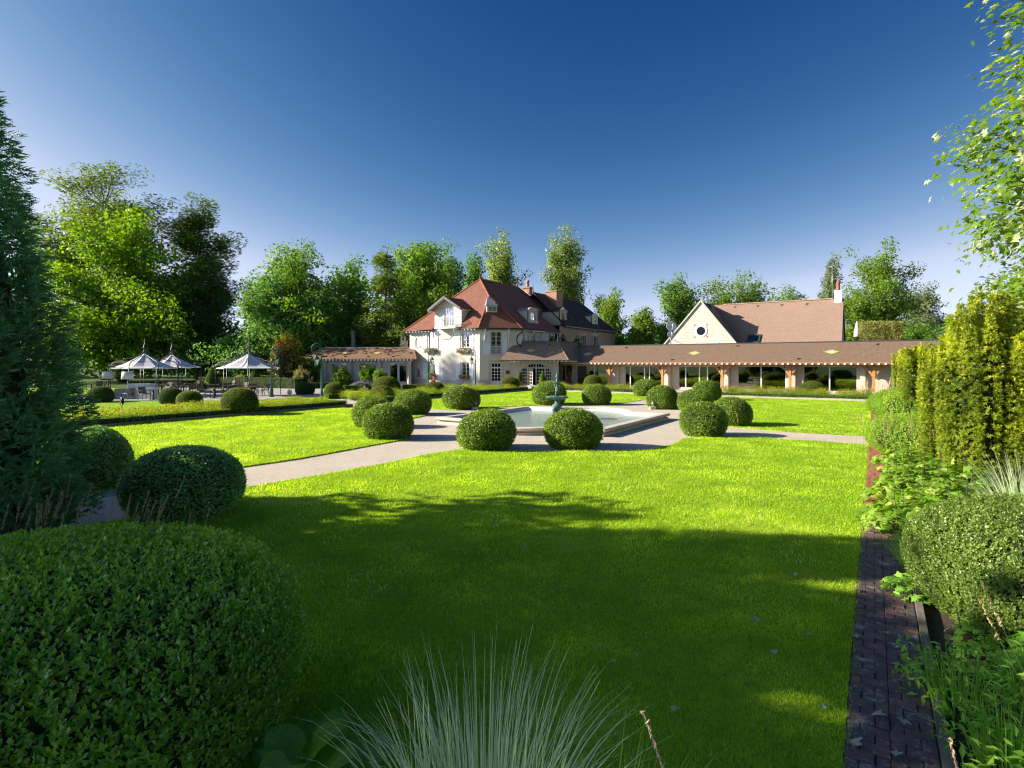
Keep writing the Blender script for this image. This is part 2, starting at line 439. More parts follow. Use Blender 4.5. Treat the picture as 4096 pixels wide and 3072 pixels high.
M['sycamore'] = leaf_mat('sycamore leaves', (0.12, 0.23, 0.014), (0.22, 0.34, 0.03), (0.46, 0.5, 0.26), trans=0.5, rough=0.38, p3=0.88)
M['magnolia'] = leaf_mat('bronze edged leaves', (0.12, 0.17, 0.014), (0.24, 0.26, 0.022), (0.44, 0.2, 0.04), trans=0.4, rough=0.33, spec=0.6, p3=0.72)
M['shrub'] = leaf_mat('lush shrub leaves', (0.09, 0.21, 0.012), (0.17, 0.3, 0.022), None, trans=0.42, rough=0.45)
M['tan_shrub'] = leaf_mat('tan tinged leaves', (0.24, 0.24, 0.06), (0.38, 0.33, 0.12), None, trans=0.38, rough=0.6)
M['rose_leaf'] = leaf_mat('rose leaves', (0.189, 0.326, 0.017), (0.378, 0.493, 0.042), (0.420, 0.315, 0.074), trans=.45, rough=.4, p3=.95)
M['rose_red'] = leaf_mat('red petals', (0.42, 0.012, 0.012), (0.62, 0.05, 0.03), None, 0.25, 0.6, tcol=(0.6, 0.05, 0.03))
M['geranium'] = leaf_mat('geranium petals', (0.55, 0.018, 0.014), (0.70, 0.06, 0.04), (0.75, 0.70, 0.70), 0.2, 0.6, tcol=(0.6, 0.05, 0.03), p3=0.85)
M['lavender'] = leaf_mat('lavender spikes', (0.24, 0.2, 0.32), (0.32, 0.29, 0.4), None, trans=0.25, rough=0.8)
M['silver'] = leaf_mat('silver santolina', (0.32, 0.38, 0.3), (0.48, 0.53, 0.44), None, trans=0.28, rough=0.7)
M['spirea'] = leaf_mat('light shrub leaves', (0.209, 0.363, 0.033), (0.396, 0.550, 0.077), None, trans=.42, rough=.5)
M['anemone'] = leaf_mat('perennial leaves', (0.161, 0.310, 0.025), (0.299, 0.460, 0.052), (0.391, 0.483, 0.115), trans=0.45, p3=0.9, rough=0.45)
M['lily'] = leaf_mat('lily foliage', (0.200, 0.437, 0.046), (0.364, 0.619, 0.081), None, trans=0.4, rough=0.45)
M['bergenia'] = leaf_mat('bergenia leaves', (.16, .34, .022), (.26, .44, .05), None, trans=.3, rough=.4, spec=.3)
M['blade_green'] = leaf_mat('green blade', (.28, .50, .08), (.40, .62, .14), None, trans=.5, rough=.45, spec=.25)
M['blade_white'] = leaf_mat('cream blade stripe', (.78, .82, .58), (.85, .85, .72), None, trans=.5, rough=.5, spec=.25)
M['reed'] = leaf_mat('tan reed plume', (.50, .37, .20), (.62, .47, .27), None, trans=.25, rough=.8)
M['pale_reed'] = leaf_mat('pinkish plume', (.66, .48, .34), (.76, .58, .42), None, trans=.25, rough=.8)
M['yellow_petal'] = leaf_mat('yellow petals', (0.68, 0.46, 0.015), (0.75, 0.55, 0.03), None, 0.3, 0.5, tcol=(0.7, 0.5, 0.02))
M['bamboo'] = leaf_mat('bamboo leaves', (0.22, 0.25, 0.05), (0.42, 0.38, 0.14), None, trans=0.42, rough=0.55)
M['grass'] = leaf_mat('lawn blades', (0.261, 0.439, 0.019), (0.475, 0.641, 0.041), (0.712, 0.736, 0.237), trans=.45, rough=.55, spec=.25, p3=.93, patchy=True)
M['fallen'] = leaf_mat('fallen leaf pale', (0.36, 0.38, 0.26), (0.46, 0.46, 0.34), None, 0.15, 0.7)
M['fallen_brown'] = leaf_mat('fallen leaf brown', (0.25, 0.09, 0.03), (0.32, 0.14, 0.05), None, 0.15, 0.7)
# ------------------------------------------------------------------ foliage builders (numpy)
def unit(a): return a / np.maximum(np.linalg.norm(a, axis=-1, keepdims=True), 1e-9)
def cards(P, Nn, size, aspect, jit, rng, fold=0.25, axis=None, axjit=1.0):
    """kite shaped leaves at P facing roughly Nn; axis = preferred long direction"""
    n = len(P)
    nn = unit(Nn + rng.normal(0, jit, (n, 3)))
    ax = rng.normal(0, 1, (n, 3))
    if axis is not None: ax = axis + rng.normal(0, axjit, (n, 3))
    a = unit(ax - nn * (ax * nn).sum(1, keepdims=True))
    b = np.cross(nn, a)
    s = (size * rng.uniform(0.7, 1.3, n))[:, None] if np.isscalar(size) else (size * rng.uniform(0.75, 1.25, n))[:, None]
    up = nn * s * fold * 0.5
    V = np.stack([P - a*s*0.5, P + b*s*aspect*0.5 + a*s*0.05 + up, P + a*s*0.5, P - b*s*aspect*0.5 + a*s*0.05 + up], 1).reshape(-1, 3)
    F = np.arange(n*4).reshape(n, 4)
    return V, F
def merge(parts):
    """[(V, F, mat_index, rnd)] with the same k -> one"""
    Vs, Fs, Ms, Rs, o = [], [], [], [], 0
    for V, F, m, r in parts:
        Vs.append(V); Fs.append(F + o); Ms.append(np.full(len(F), m)); Rs.append(r if r is not None else np.zeros(len(F))); o += len(V)
    return np.concatenate(Vs), np.concatenate(Fs), np.concatenate(Ms), np.concatenate(Rs)
def sphere_pts(n, rng):
    v = rng.normal(0, 1, (n, 3))
    return unit(v)
def lump(D, rng, k=7, amp=0.06):
    """smooth bumps over directions"""
    f = np.zeros(len(D))
    for _ in range(k):
        d = unit(rng.normal(0, 1, 3)); w = rng.uniform(1.5, 4.0); ph = rng.uniform(0, 6.28)
        f += np.sin(D @ d * w + ph)
    return 1 + amp * f / math.sqrt(k)
def uv_sphere(nu=28, nv=14):
    V, F = [], []
    for j in range(nv + 1):
        th = PI * j / nv
        for i in range(nu):
            ph = 2 * PI * i / nu
            V.append((math.sin(th)*math.cos(ph), math.sin(th)*math.sin(ph), math.cos(th)))
    for j in range(nv):
        for i in range(nu):
            F.append((j*nu+i, (j+1)*nu+i, (j+1)*nu+(i+1) % nu, j*nu+(i+1) % nu))
    return np.array(V, float), np.array(F)
def super_dir(D, p):
    """directions -> points of a squarish rounded body (p = 2 is a ball)"""
    r = (np.abs(D)**p).sum(1, keepdims=True) ** (-1.0/p)
    return D * r
def ball_mesh(name, seed, n, leaf, mats, p=2.3, amp=0.05, jit=0.55, cut=-0.72, aspect=0.6, depth=0.07, twigs=0):
    """clipped bush of unit radius, flat underside at z = cut, leaves all over the surface, dark twigs inside"""
    rng = np.random.default_rng(seed)
    D = sphere_pts(int(n*1.5), rng)
    S = super_dir(D, p)
    keep = S[:, 2] > cut
    D, S = D[keep][:n], S[keep][:n]
    rs = np.random.default_rng(seed + 500)
    fr = lump(D, rs, 8, amp)
    h = rng.random(len(D))
    r = fr * (1 - depth * (h**1.5)) + 0.015 * (rng.random(len(D)) > 0.93)
    P = S * r[:, None]
    V, F = cards(P, D * 0.9 + np.array([0, 0, 0.35]), leaf, aspect, jit, rng)
    parts = [(V, F, 0, rng.random(len(F)))]
    if twigs:
        k = rng.integers(0, len(P), twigs)
        T = P[k] + D[k] * leaf * 0.6
        V2, F2 = cards(T, rng.normal(0, 1, (twigs, 3)), leaf * 1.15, 0.35, 0.3, rng, axis=D[k] + np.array([0, 0, 0.6]), axjit=0.25)
        parts.append((V2, F2, 0, rng.random(twigs) * 0.5 + 0.5))
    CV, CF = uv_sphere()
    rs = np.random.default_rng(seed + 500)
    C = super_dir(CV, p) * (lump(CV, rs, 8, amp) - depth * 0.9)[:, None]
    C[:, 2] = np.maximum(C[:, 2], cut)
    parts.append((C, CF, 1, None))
    return _fm(name, parts, mats)
def _fm(name, parts, mats):
    V, F, m, r = merge(parts)
    return fast_mesh(name, V, F, mats, m, r)

def hedge_obj(name, path, wd, ht, mats, seed, dens=520, leaf=0.055, label=None, cat=None, group=None, parent=None, amp=0.02, z0=0.0):
    """clipped hedge along a polyline of (x, y): leaves over its top and sides round a dark core"""
    rng = np.random.default_rng(seed)
    parts = []
    for a, b in zip(path, path[1:]):
        a, b = np.array(a[:2], float), np.array(b[:2], float)
        L = np.linalg.norm(b - a); d = (b - a) / L; s = np.array([-d[1], d[0]])
        a2, L2 = a - d * wd * 0.5, L + wd
        n = int(dens * L2 * (wd + 2 * ht))
        t = rng.random(n) * L2
        side = rng.random(n) * (wd + 2 * ht)
        off = np.where(side < ht, -wd/2, np.where(side < ht + wd, side - ht - wd/2, wd/2))
        z = np.where(side < ht, side, np.where(side < ht + wd, ht, side - ht - wd))
        nr = np.zeros((n, 3)); top = (side >= ht) & (side < ht + wd)
        nr[top, 2] = 1.0
        sg = np.where(side < ht, -1.0, 1.0)
        nr[~top, 0] = (sg * s[0])[~top]; nr[~top, 1] = (sg * s[1])[~top]
        wob = amp * np.sin(t * 2.3 + seed) + amp * np.sin(t * 5.1 + 1.3 * seed)
        dep = -0.035 * rng.random(n) ** 1.5
        P = np.zeros((n, 3))
        P[:, :2] = a2 + d * t[:, None] + s * off[:, None]
        P[:, 2] = z0 + z + np.where(top, wob, 0)
        P += nr * (dep + wob * (~top))[:, None]
        V, F = cards(P, nr + np.array([0, 0, 0.3]), leaf, 0.6, 0.5, rng)
        parts.append((V, F, 0, rng.random(n)))
        # ends
        m = int(dens * wd * ht)
        for e, sgn in ((a2, -1), (a2 + d * L2, 1)):
            P = np.zeros((m, 3)); P[:, :2] = e + s * (rng.random(m)[:, None] - 0.5) * wd; P[:, 2] = z0 + rng.random(m) * ht
            nr = np.tile(np.array([d[0]*sgn, d[1]*sgn, 0.2]), (m, 1))
            V, F = cards(P, nr, leaf, 0.6, 0.5, rng); parts.append((V, F, 0, rng.random(m)))
        c = 0.05
        q = [a2 + d*c - s*(wd/2-c), a2 + d*(L2-c) - s*(wd/2-c), a2 + d*(L2-c) + s*(wd/2-c), a2 + d*c + s*(wd/2-c)]
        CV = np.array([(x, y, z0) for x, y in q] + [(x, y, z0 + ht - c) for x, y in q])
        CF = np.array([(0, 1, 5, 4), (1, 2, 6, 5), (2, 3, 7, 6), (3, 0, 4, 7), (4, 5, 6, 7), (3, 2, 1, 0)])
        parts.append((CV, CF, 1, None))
    o = link(name, _fm(name, parts, mats), parent)
    return tag(o, label, cat, group)

def blades_mesh(P, H, wd, lean, rng):
    """one bent triangle pair per grass blade"""
    n = len(P)
    a = rng.uniform(0, 2*PI, n)
    s = np.stack([np.cos(a), np.sin(a), np.zeros(n)], 1) * (wd * 0.5)
    la = rng.uniform(0, 2*PI, n); lm = np.abs(rng.normal(0, lean, n))
    tip = P + np.stack([np.cos(la)*lm*H, np.sin(la)*lm*H, H], 1)
    V = np.stack([P - s, P + s, tip], 1).reshape(-1, 3)
    return V, np.arange(n*3).reshape(n, 3)

def in_poly(P, poly):
    x, y = P[:, 0], P[:, 1]
    c = np.zeros(len(P), bool)
    n = len(poly)
    for i in range(n):
        x1, y1 = poly[i][:2]; x2, y2 = poly[(i+1) % n][:2]
        k = ((y1 > y) != (y2 > y)) & (x < (x2 - x1) * (y - y1) / (y2 - y1 + 1e-12) + x1)
        c ^= k
    return c

# ------------------------------------------------------------------ ground, gravel, lawns
def ground_mat():
    m, ns, ls = new_mat('meadow ground')
    b = ns['Principled BSDF']
    tc = N(ns, 'ShaderNodeTexCoord').outputs['Object']
    col = mixc(ns, ls, ramp(ns, ls, noise(ns, ls, tc, 0.4), 0.35, 0.65), (0.075, 0.145, 0.015), (0.045, 0.09, 0.015))
    col = mixc(ns, ls, ramp(ns, ls, noise(ns, ls, tc, 9.0, 5), 0.4, 0.7), col, (0.06, 0.075, 0.02))
    ls.new(col, b.inputs['Base Color']); b.inputs['Roughness'].default_value = 0.95; b.inputs['Specular IOR Level'].default_value = 0.1
    return m
def gravel_mat():
    m, ns, ls = new_mat('beige gravel')
    b = ns['Principled BSDF']
    tc = N(ns, 'ShaderNodeTexCoord').outputs['Object']
    vo = N(ns, 'ShaderNodeTexVoronoi'); vo.inputs['Scale'].default_value = 55.0
    ls.new(tc, vo.inputs['Vector'])
    sep = N(ns, 'ShaderNodeSeparateColor'); ls.new(vo.outputs['Color'], sep.inputs[0])
    col = mixc(ns, ls, sep.outputs[0], (0.60, 0.54, 0.455), (0.39, 0.335, 0.27))
    col = mixc(ns, ls, ramp(ns, ls, noise(ns, ls, tc, 0.6, 5, 0.65), 0.42, 0.66), col, (0.55, 0.49, 0.41))
    col = mixc(ns, ls, ramp(ns, ls, noise(ns, ls, tc, 3.5, 5, 0.7), 0.58, 0.72), col, (0.38, 0.305, 0.235))
    col = mixc(ns, ls, ramp(ns, ls, noise(ns, ls, tc, 16.0, 6, 0.8), 0.50, 0.66), col, (0.36, 0.29, 0.225))
    col = mixc(ns, ls, ramp(ns, ls, noise(ns, ls, tc, 11.0, 6, 0.8), 0.60, 0.70), col, (0.74, 0.66, 0.57))
    ls.new(col, b.inputs['Base Color']); b.inputs['Roughness'].default_value = 0.95; b.inputs['Specular IOR Level'].default_value = 0.15
    bn = N(ns, 'ShaderNodeBump'); bn.inputs['Strength'].default_value = 0.75; bn.inputs['Distance'].default_value = 0.012
    ls.new(vo.outputs['Distance'], bn.inputs['Height'])
    bn2 = N(ns, 'ShaderNodeBump'); bn2.inputs['Strength'].default_value = 0.5; bn2.inputs['Distance'].default_value = 0.03
    ls.new(noise(ns, ls, tc, 7.0, 4), bn2.inputs['Height']); ls.new(bn2.outputs[0], bn.inputs['Normal'])
    ls.new(bn.outputs[0], b.inputs['Normal'])
    return m
def lawn_mat():
    m, ns, ls = new_mat('mown lawn')
    b = ns['Principled BSDF']
    tc = N(ns, 'ShaderNodeTexCoord').outputs['Object']
    col = mixc(ns, ls, ramp(ns, ls, noise(ns, ls, tc, 1.1, 5, 0.65), 0.35, 0.68), (0.20, 0.36, 0.012), (0.31, 0.46, 0.022))
    col = mixc(ns, ls, ramp(ns, ls, noise(ns, ls, tc, 14.0, 4, 0.7), 0.40, 0.66), col, (0.15, 0.28, 0.012))
    col = mixc(ns, ls, ramp(ns, ls, noise(ns, ls, tc, 0.35, 4, 0.6), 0.54, 0.70), col, (0.36, 0.46, 0.05))
    ls.new(col, b.inputs['Base Color']); b.inputs['Roughness'].default_value = 0.9; b.inputs['Specular IOR Level'].default_value = 0.1
    bn = N(ns, 'ShaderNodeBump'); bn.inputs['Strength'].default_value = 0.9; bn.inputs['Distance'].default_value = 0.03
    ls.new(noise(ns, ls, tc, 26.0, 4, 0.7), bn.inputs['Height'])
    ls.new(bn.outputs[0], b.inputs['Normal'])
    return m
M['ground'], M['gravel'], M['lawn'] = ground_mat(), gravel_mat(), lawn_mat()
mb = MB(); mb.poly([(-900, -300, -0.02), (900, -300, -0.02), (900, 1500, -0.02), (-900, 1500, -0.02)])
tag(mb.build('ground', M['ground']), kind='structure')
mb = MB(); mb.poly([W(-48, 3, 0), W(1.0, 3, 0), W(1.0, 56, 0), W(-48, 56, 0)])
tag(mb.build('gravel_path', M['gravel']), kind='structure')

def q2(p): return (p.x, p.y)
BR_L, BR_R = -0.175, 0.365                            # the brick path's edges
LAWN_F = [q2(W(BR_L, 0.8)), q2(W(BR_L, 21.2)), q2(G(3278,1769)), q2(G(3052,1755)), q2(G(2850,1749)), q2(G(2740,1757)), q2(G(2690,1783)), q2(G(2602,1802)),
          q2(G(2439,1808)), q2(G(1950,1808)), q2(G(1830,1803)), q2(G(1700,1823)), q2(G(1552,1857)), q2(G(1300,1902)), q2(G(1000,1952)), q2(G(640,2060)), q2(W(-11.1,2.2)), q2(W(-6,-1.5))]
LAWN_L = [q2(W(-26.4, 4.0)), q2(W(-13.5, 4.0)), q2(G(982,1869)), q2(G(1200,1837)), q2(G(1556,1771)), q2(W(-13.6,14.0)), q2(W(-15.6,15.4)), q2(W(-18.2,18.2)), q2(W(-18.9,20.8)), q2(W(-26.4,21.6))]
LAWN_R = [q2(W(BR_L, 23.9)), q2(W(BR_L, 44.6)), q2(W(-11.0,44.6)), q2(W(-10.9,33.0)), q2(W(-7.0,29.5)), q2(W(-5.5,26.0)), q2(W(-5.2,24.2)), q2(W(-2.9,23.7))]
LAWN_B = [q2(W(-27.0,24.6)), q2(W(-22.6,24.2)), q2(W(-19.6,24.1)), q2(W(-18.9,27.4)), q2(W(-17.2,30.6)), q2(W(-14.0,32.6)), q2(W(-13.7,44.6)), q2(W(-27.0,44.6))]
lawn_objs = []
for pl in (LAWN_F, LAWN_L, LAWN_R, LAWN_B):
    mb = MB(); a = sum(pl[i][0]*pl[(i+1) % len(pl)][1] - pl[(i+1) % len(pl)][0]*pl[i][1] for i in range(len(pl)))
    mb.prism(pl if a > 0 else pl[::-1], -0.01, 0.035, bottom=False)
    lawn_objs.append(tag(mb.build('lawn', M['lawn']), kind='structure'))
# terrace lawn beyond the rose bed and the paved terrace
mb = MB(); mb.prism([(-62, 20), q2(W(-31.6, 6)), q2(W(-32.2, 25.5)), (-12.5, 52), (-24, 58), (-62, 58)], -0.015, 0.012, bottom=False)
tag(mb.build('lawn', M['lawn']), kind='structure')
mb = MB(); mb.prism([(-33, 38.4), (-18.4, 38.4), (-15.0, 43.5), (-15.0, 47), (-20, 57.2), (-37.5, 57.2)], -0.01, 0.05, bottom=False)
tag(mb.build('terrace_paving', M['pave']), kind='structure')
mb = MB(); mb.poly([W(-46.5, 45.0, 0.008), W(-14.2, 45.0, 0.008), W(-14.2, 47.2, 0.008), W(-46.5, 47.2, 0.008)])
tag(mb.build('house_forecourt', M['pave']), kind='structure')
mb = MB()
for pl in ([W(0.43, 1.0), W(7.5, 1.0), W(7.5, 46), W(0.43, 46)], [W(-31.4, 5), W(-26.9, 5), W(-26.9, 22.3), W(-31.4, 22.3)],
           [W(-33.5, 27.5), W(-27.6, 27.5), W(-27.6, 45), W(-33.5, 45)], [W(-27.6, 45.1), W(-14.3, 45.1), W(-14.3, 49.5), W(-27.6, 49.5)],
           [W(-10.8, 45.1), W(0.5, 45.1), W(0.5, 53.6), W(-10.8, 53.6)], [W(-26, -3), W(-11.6, -3), W(-11.6, 3.0), W(-26, 3.0)], [W(-11.6,-4),W(0.5,-4),W(0.5,1.0),W(-6,-1.0),W(-11.6,2)]):
    mb.poly([(p.x, p.y, 0.004 if p.y > 4 else 0.002) for p in pl])
tag(mb.build('flower_bed_soil', M['earth']), kind='structure')

# grass blades standing on the lawns: dense and fine near the eye, coarser farther off
def grass_on(poly, parent_y, dens, H, wd, seed, ylim, inset=0.0):
    rng = np.random.default_rng(seed)
    xs = [p[0] for p in poly]; ys = [p[1] for p in poly]
    x0, x1, y0, y1 = min(xs), max(xs), max(min(ys), ylim[0]), min(max(ys), ylim[1])
    if y1 <= y0: return None
    n = int(dens * (x1 - x0) * (y1 - y0))
    P = np.stack([rng.uniform(x0, x1, n), rng.uniform(y0, y1, n), np.full(n, 0.034)], 1)
    vis = np.abs(P[:, 0]) < P[:, 1] * 1.0 + 0.6
    P = P[vis & in_poly(P, poly)]
    patch = 0.5 + 0.5 * np.sin(P[:, 0]*1.7 + np.sin(P[:, 1]*1.1)*2) * np.sin(P[:, 1]*1.9 + np.sin(P[:, 0]*0.8)*2)
    h = H * rng.uniform(0.45, 1.15, len(P)) * (0.75 + 0.4 * patch)
    V, F = blades_mesh(P, h, wd, 0.65, rng)
    stripe = (np.floor((P[:, 0]*0.98 - P[:, 1]*0.12)/0.55).astype(int) % 2)
    return V, F, np.clip(rng.random(len(F)) * 0.72 + 0.24 * patch + 0.10*stripe - .03, 0, 1)
gp = []
for k, (pl, dens, H, wd, yl) in enumerate(((LAWN_F, 3600, 0.045, 0.006, (2.0, 6.0)), (LAWN_F, 1500, 0.05, 0.010, (6.0, 10.0)), (LAWN_F, 520, 0.05, 0.020, (10.0, 24.0)),
                                           (LAWN_L, 420, 0.05, 0.022, (6.0, 32.0)), (LAWN_R, 130, 0.05, 0.04, (18.0, 48.0)), (LAWN_B, 130, 0.05, 0.04, (26.0, 56.0)))):
    r = grass_on(pl, 0, dens, H, wd, 40 + k, yl)
    if r is not None: gp.append((r[0], r[1], 0, r[2]))
# ragged longer grass along the lawn edges
rng = np.random.default_rng(5)
for pl in (LAWN_F, LAWN_L, LAWN_R, LAWN_B):
    for i in range(len(pl)):
        a, b = np.array(pl[i]), np.array(pl[(i+1) % len(pl)])
        L = np.linalg.norm(b - a); ym = max(0.5*(a[1]+b[1]), 3.0)
        n = int(L * (160 if ym < 12 else 90))
        t = rng.random((n, 1)); P2 = a + (b - a) * t + rng.normal(0, 0.025, (n, 2))
        P = np.concatenate([P2, np.full((n, 1), 0.01)], 1)
        wd = np.clip(P[:, 1] * 0.0011, 0.005, 0.04)
        V, F = blades_mesh(P, rng.uniform(0.03, 0.085, n), 1.0, 0.7, rng)
        V = V.reshape(-1, 3, 3); m0 = 0.5 * (V[:, 0] + V[:, 1])
        V[:, 0] = m0 + (V[:, 0] - m0) * wd[:, None]; V[:, 1] = m0 + (V[:, 1] - m0) * wd[:, None]
        gp.append((V.reshape(-1, 3), F, 0, rng.random(n)))
V, F, mi, rr = merge(gp)
tag(link('grass', fast_mesh('grass', V, F, [M['grass']], mi, rr)), 'short bright green grass blades growing all over the mown lawns', 'grass', kind='stuff')

# ------------------------------------------------------------------ brick path
bp = thing('brick_path', None, None, W(0.1, 3, 0)); bp['kind'] = 'structure'
mb = MB(FR); mb.box((BR_L, 1.0, 0.0), (BR_R, 45, 0.022))
mb.build('mortar_bed', M['earth'], bp)
def brick_mat():
    m, ns, ls = new_mat('worn dark brick')
    b = ns['Principled BSDF']
    tc = N(ns, 'ShaderNodeTexCoord').outputs['Object']
    gm = N(ns, 'ShaderNodeNewGeometry').outputs['Position']
    oi = N(ns, 'ShaderNodeObjectInfo').outputs['Random']
    at = N(ns, 'ShaderNodeAttribute', attribute_name='rnd').outputs['Fac']
    ad = N(ns, 'ShaderNodeMath', operation='ADD'); ls.new(oi, ad.inputs[0]); ls.new(at, ad.inputs[1])
    fr = N(ns, 'ShaderNodeMath', operation='FRACT'); ls.new(ad.outputs[0], fr.inputs[0])
    col = mixc(ns, ls, fr.outputs[0], (0.105, 0.068, 0.065), (0.22, 0.10, 0.085))
    col = mixc(ns, ls, ramp(ns, ls, noise(ns, ls, gm, 7, 6, 0.7), 0.40, 0.60), col, (0.065, 0.055, 0.058))
    col = mixc(ns, ls, ramp(ns, ls, noise(ns, ls, gm, 3.1, 6, 0.75), 0.56, 0.68), col, (0.36, 0.35, 0.33))
    col = mixc(ns, ls, ramp(ns, ls, noise(ns, ls, gm, 30, 4, 0.7), 0.58, 0.70), col, (0.30, 0.28, 0.26))
    ls.new(col, b.inputs['Base Color']); b.inputs['Roughness'].default_value = 0.7
    bn = N(ns, 'ShaderNodeBump'); bn.inputs['Strength'].default_value = 0.6; bn.inputs['Distance'].default_value = 0.008
    ls.new(noise(ns, ls, gm, 45, 4, 0.7), bn.inputs['Height']); ls.new(bn.outputs[0], b.inputs['Normal'])
    return m
def red_brick_mat():
    return pm('sunlit red brick', (0.33, 0.105, 0.075), (0.25, 0.08, 0.06), 6, 0.85, 0.4, 40, c3=(0.22, 0.12, 0.09), s3=2.0)  # redder copy of the path brick, sunlight painted into its colour
M['brick'] = brick_mat(); M['red_brick'] = red_brick_mat()
def brick_mesh(name, lx, ly, mat):
    bm = bmesh.new()
    bmesh.ops.create_cube(bm, size=1.0)
    for v in bm.verts: v.co = Vector((v.co.x*lx, v.co.y*ly, v.co.z*0.06 - 0.03 + 0.0))
    bmesh.ops.bevel(bm, geom=[e for e in bm.edges if all(v.co.z > -0.03 for v in e.verts)], offset=0.006, segments=1, affect='EDGES')
    me = bpy.data.meshes.new(name); bm.to_mesh(me); bm.free(); me.materials.append(mat)
    return me
long_me, short_me = brick_mesh('brick_long', 0.178, 0.112, M['brick']), brick_mesh('brick_short', 0.086, 0.112, M['brick'])
rnd = random.Random(3)
count, far = 0, MB(FR)
v = 2.3
row = 0
while v < 44.9:
    pitch = 0.118
    for side in (0, 1):
        u0 = BR_L if side == 0 else BR_L + 0.272
        order = ((0.178, 0.086) if (row + side) % 2 == 0 else (0.086, 0.178))
        u = u0 + 0.002
        for wlen in order:
            uc = u + wlen/2
            zt = 0.034 + rnd.uniform(-0.009, 0.008)
            if count < 300:
                p = W(uc, v, zt) - Vector(bp.location)
                o = link('brick', long_me if wlen > 0.1 else short_me, bp, p, (rnd.uniform(-.035,.035), rnd.uniform(-.035,.035), -TH + rnd.uniform(-.03,.03)))
                count += 1
            else:
                far.box((u + 0.001, v - 0.055, -0.02), (u + wlen - 0.001, v + 0.055, zt))
            u += wlen + 0.005
    v += pitch if v < 20.4 or v > 24 else pitch
    row += 1
o = far.build('far_bricks', M['red_brick'], bp); o['kind'] = 'stuff'
# stone edging of the border on the right of the path
mb = MB(FR)
edge = thing('border_edging', None, None, W(0.42, 6, 0)); edge['kind'] = 'structure'
v = 1.6
while v < 20:
    L = rnd.uniform(0.5, 0.8)
    mb = MB(FR); mb.box((BR_R + 0.012, v, -0.02), (BR_R + 0.075, v + L - 0.012, 0.075 + rnd.uniform(-.015, .015)))
    mb.build('edging_stone', M['kerb'], edge)
    v += L

# ------------------------------------------------------------------ kerbs of the beds
def kerb(p0, p1, mat, name='kerb', h=0.16, wd=0.18):
    k = thing(name, None, None, (p0.x, p0.y, 0)); k['kind'] = 'structure'
    d = (p1 - p0); L = d.length; d.normalize()
    rr = random.Random(int(L*100))
    s = 0.0
    ang = math.atan2(d.y, d.x)
    while s < L - 0.05:
        l = min(rr.uniform(0.7, 1.2), L - s)
        mb = MB(Matrix.Translation((p0.x, p0.y, 0)) @ Matrix.Rotation(ang, 4, 'Z'))
        z = h + rr.uniform(-0.012, 0.012); y = rr.uniform(-.01, .01)
        mb.box((s + 0.006, -wd/2 + y, -0.05), (s + l - 0.006, wd/2 + y, z))
        mb.build('kerb_stone', mat, k)
        s += l
    return k
kerb(W(-26.55, 5.5), W(-26.55, 22.6), M['kerb'])
kerb(W(-26.55, 22.62), W(-30.5, 22.62), M['kerb'])
kerb(W(-27.25, 24.8), W(-27.25, 44.8), M['kerb'])
kerb(W(-27.0, 44.85), W(-14.0, 44.85), M['kerb_pale'])
kerb(W(-10.7, 44.85), W(0.2, 44.85), M['kerb_pale'])

# ------------------------------------------------------------------ fountain basin
BC = (-12.13, 22.2)
def basin_outline(hu, hv, lobe_r, chord):
    """square with a round bay on the front and the back side"""
    pts = []
    def arc(sgn):
        a0 = math.asin(min(chord / lobe_r, 1.0))
        dv = hv - lobe_r * math.cos(a0)
        out = []
        for k in range(15):
            a = -a0 + 2*a0*k/14
            out.append((math.sin(a) * lobe_r, dv + lobe_r * math.cos(a)))
        return [(x * -sgn * -1 if sgn > 0 else x, y * sgn) for x, y in out]
    back = arc(1); front = arc(-1)
    pts = [(-hu, -hv)] + [(x, y) for x, y in sorted(front)] + [(hu, -hv), (hu, hv)] + [(x, y) for x, y in sorted(back, reverse=True)] + [(-hu, hv)]
    return [(BC[0] + x, BC[1] + y) for x, y in pts]
fb = thing('fountain_basin', None, None, W(BC[0], BC[1], 0)); fb['kind'] = 'structure'
out_ = basin_outline(3.9, 3.72, 2.30, 2.20)
def inset(pts, d):
    n = len(pts); res = []
    for i in range(n):
        p0, p1, p2 = Vector(pts[i-1]), Vector(pts[i]), Vector(pts[(i+1) % n])
        e1, e2 = (p1 - p0).normalized(), (p2 - p1).normalized()
        n1, n2 = Vector((-e1.y, e1.x)), Vector((-e2.y, e2.x))
        b = (n1 + n2); b = b / max(b.length, 1e-6)
        c = max(b.dot(n1), 0.45)
        res.append((p1.x + b.x * d / c, p1.y + b.y * d / c))
    return res
def ring_loft(mb, loops):
    rings = [[mb._p((p[0], p[1], z)) for p in lp] for lp, z in loops]
    n = len(rings[0])
    for a, b in zip(rings, rings[1:]):
        for k in range(n): mb.face((a[k], a[(k+1) % n], b[(k+1) % n], b[k]))
mb = MB(FR)
ring_loft(mb, [(inset(out_, -0.05), -0.02), (inset(out_, -0.05), 0.10), (inset(out_, 0.02), 0.12), (inset(out_, 0.02), 0.16), (inset(out_, -0.09), 0.17), (inset(out_, -0.125), 0.205),
               (inset(out_, -0.125), 0.245), (inset(out_, -0.09), 0.285), (inset(out_, 0.10), 0.30), (inset(out_, 0.22), 0.285), (inset(out_, 0.27), 0.24), (inset(out_, 0.27), 0.18)])
mb.build('coping', M['basin_stone'], fb)
mb = MB(FR)
ring_loft(mb, [(inset(out_, 0.268), 0.20), (inset(out_, 0.45), 0.08), (inset(out_, 0.9), -0.005), (inset(out_, 1.6), -0.012)])
mb.poly([(p[0], p[1], -0.012) for p in inset(out_, 1.6)])
mb.build('basin_lining', M['basin_white'], fb)
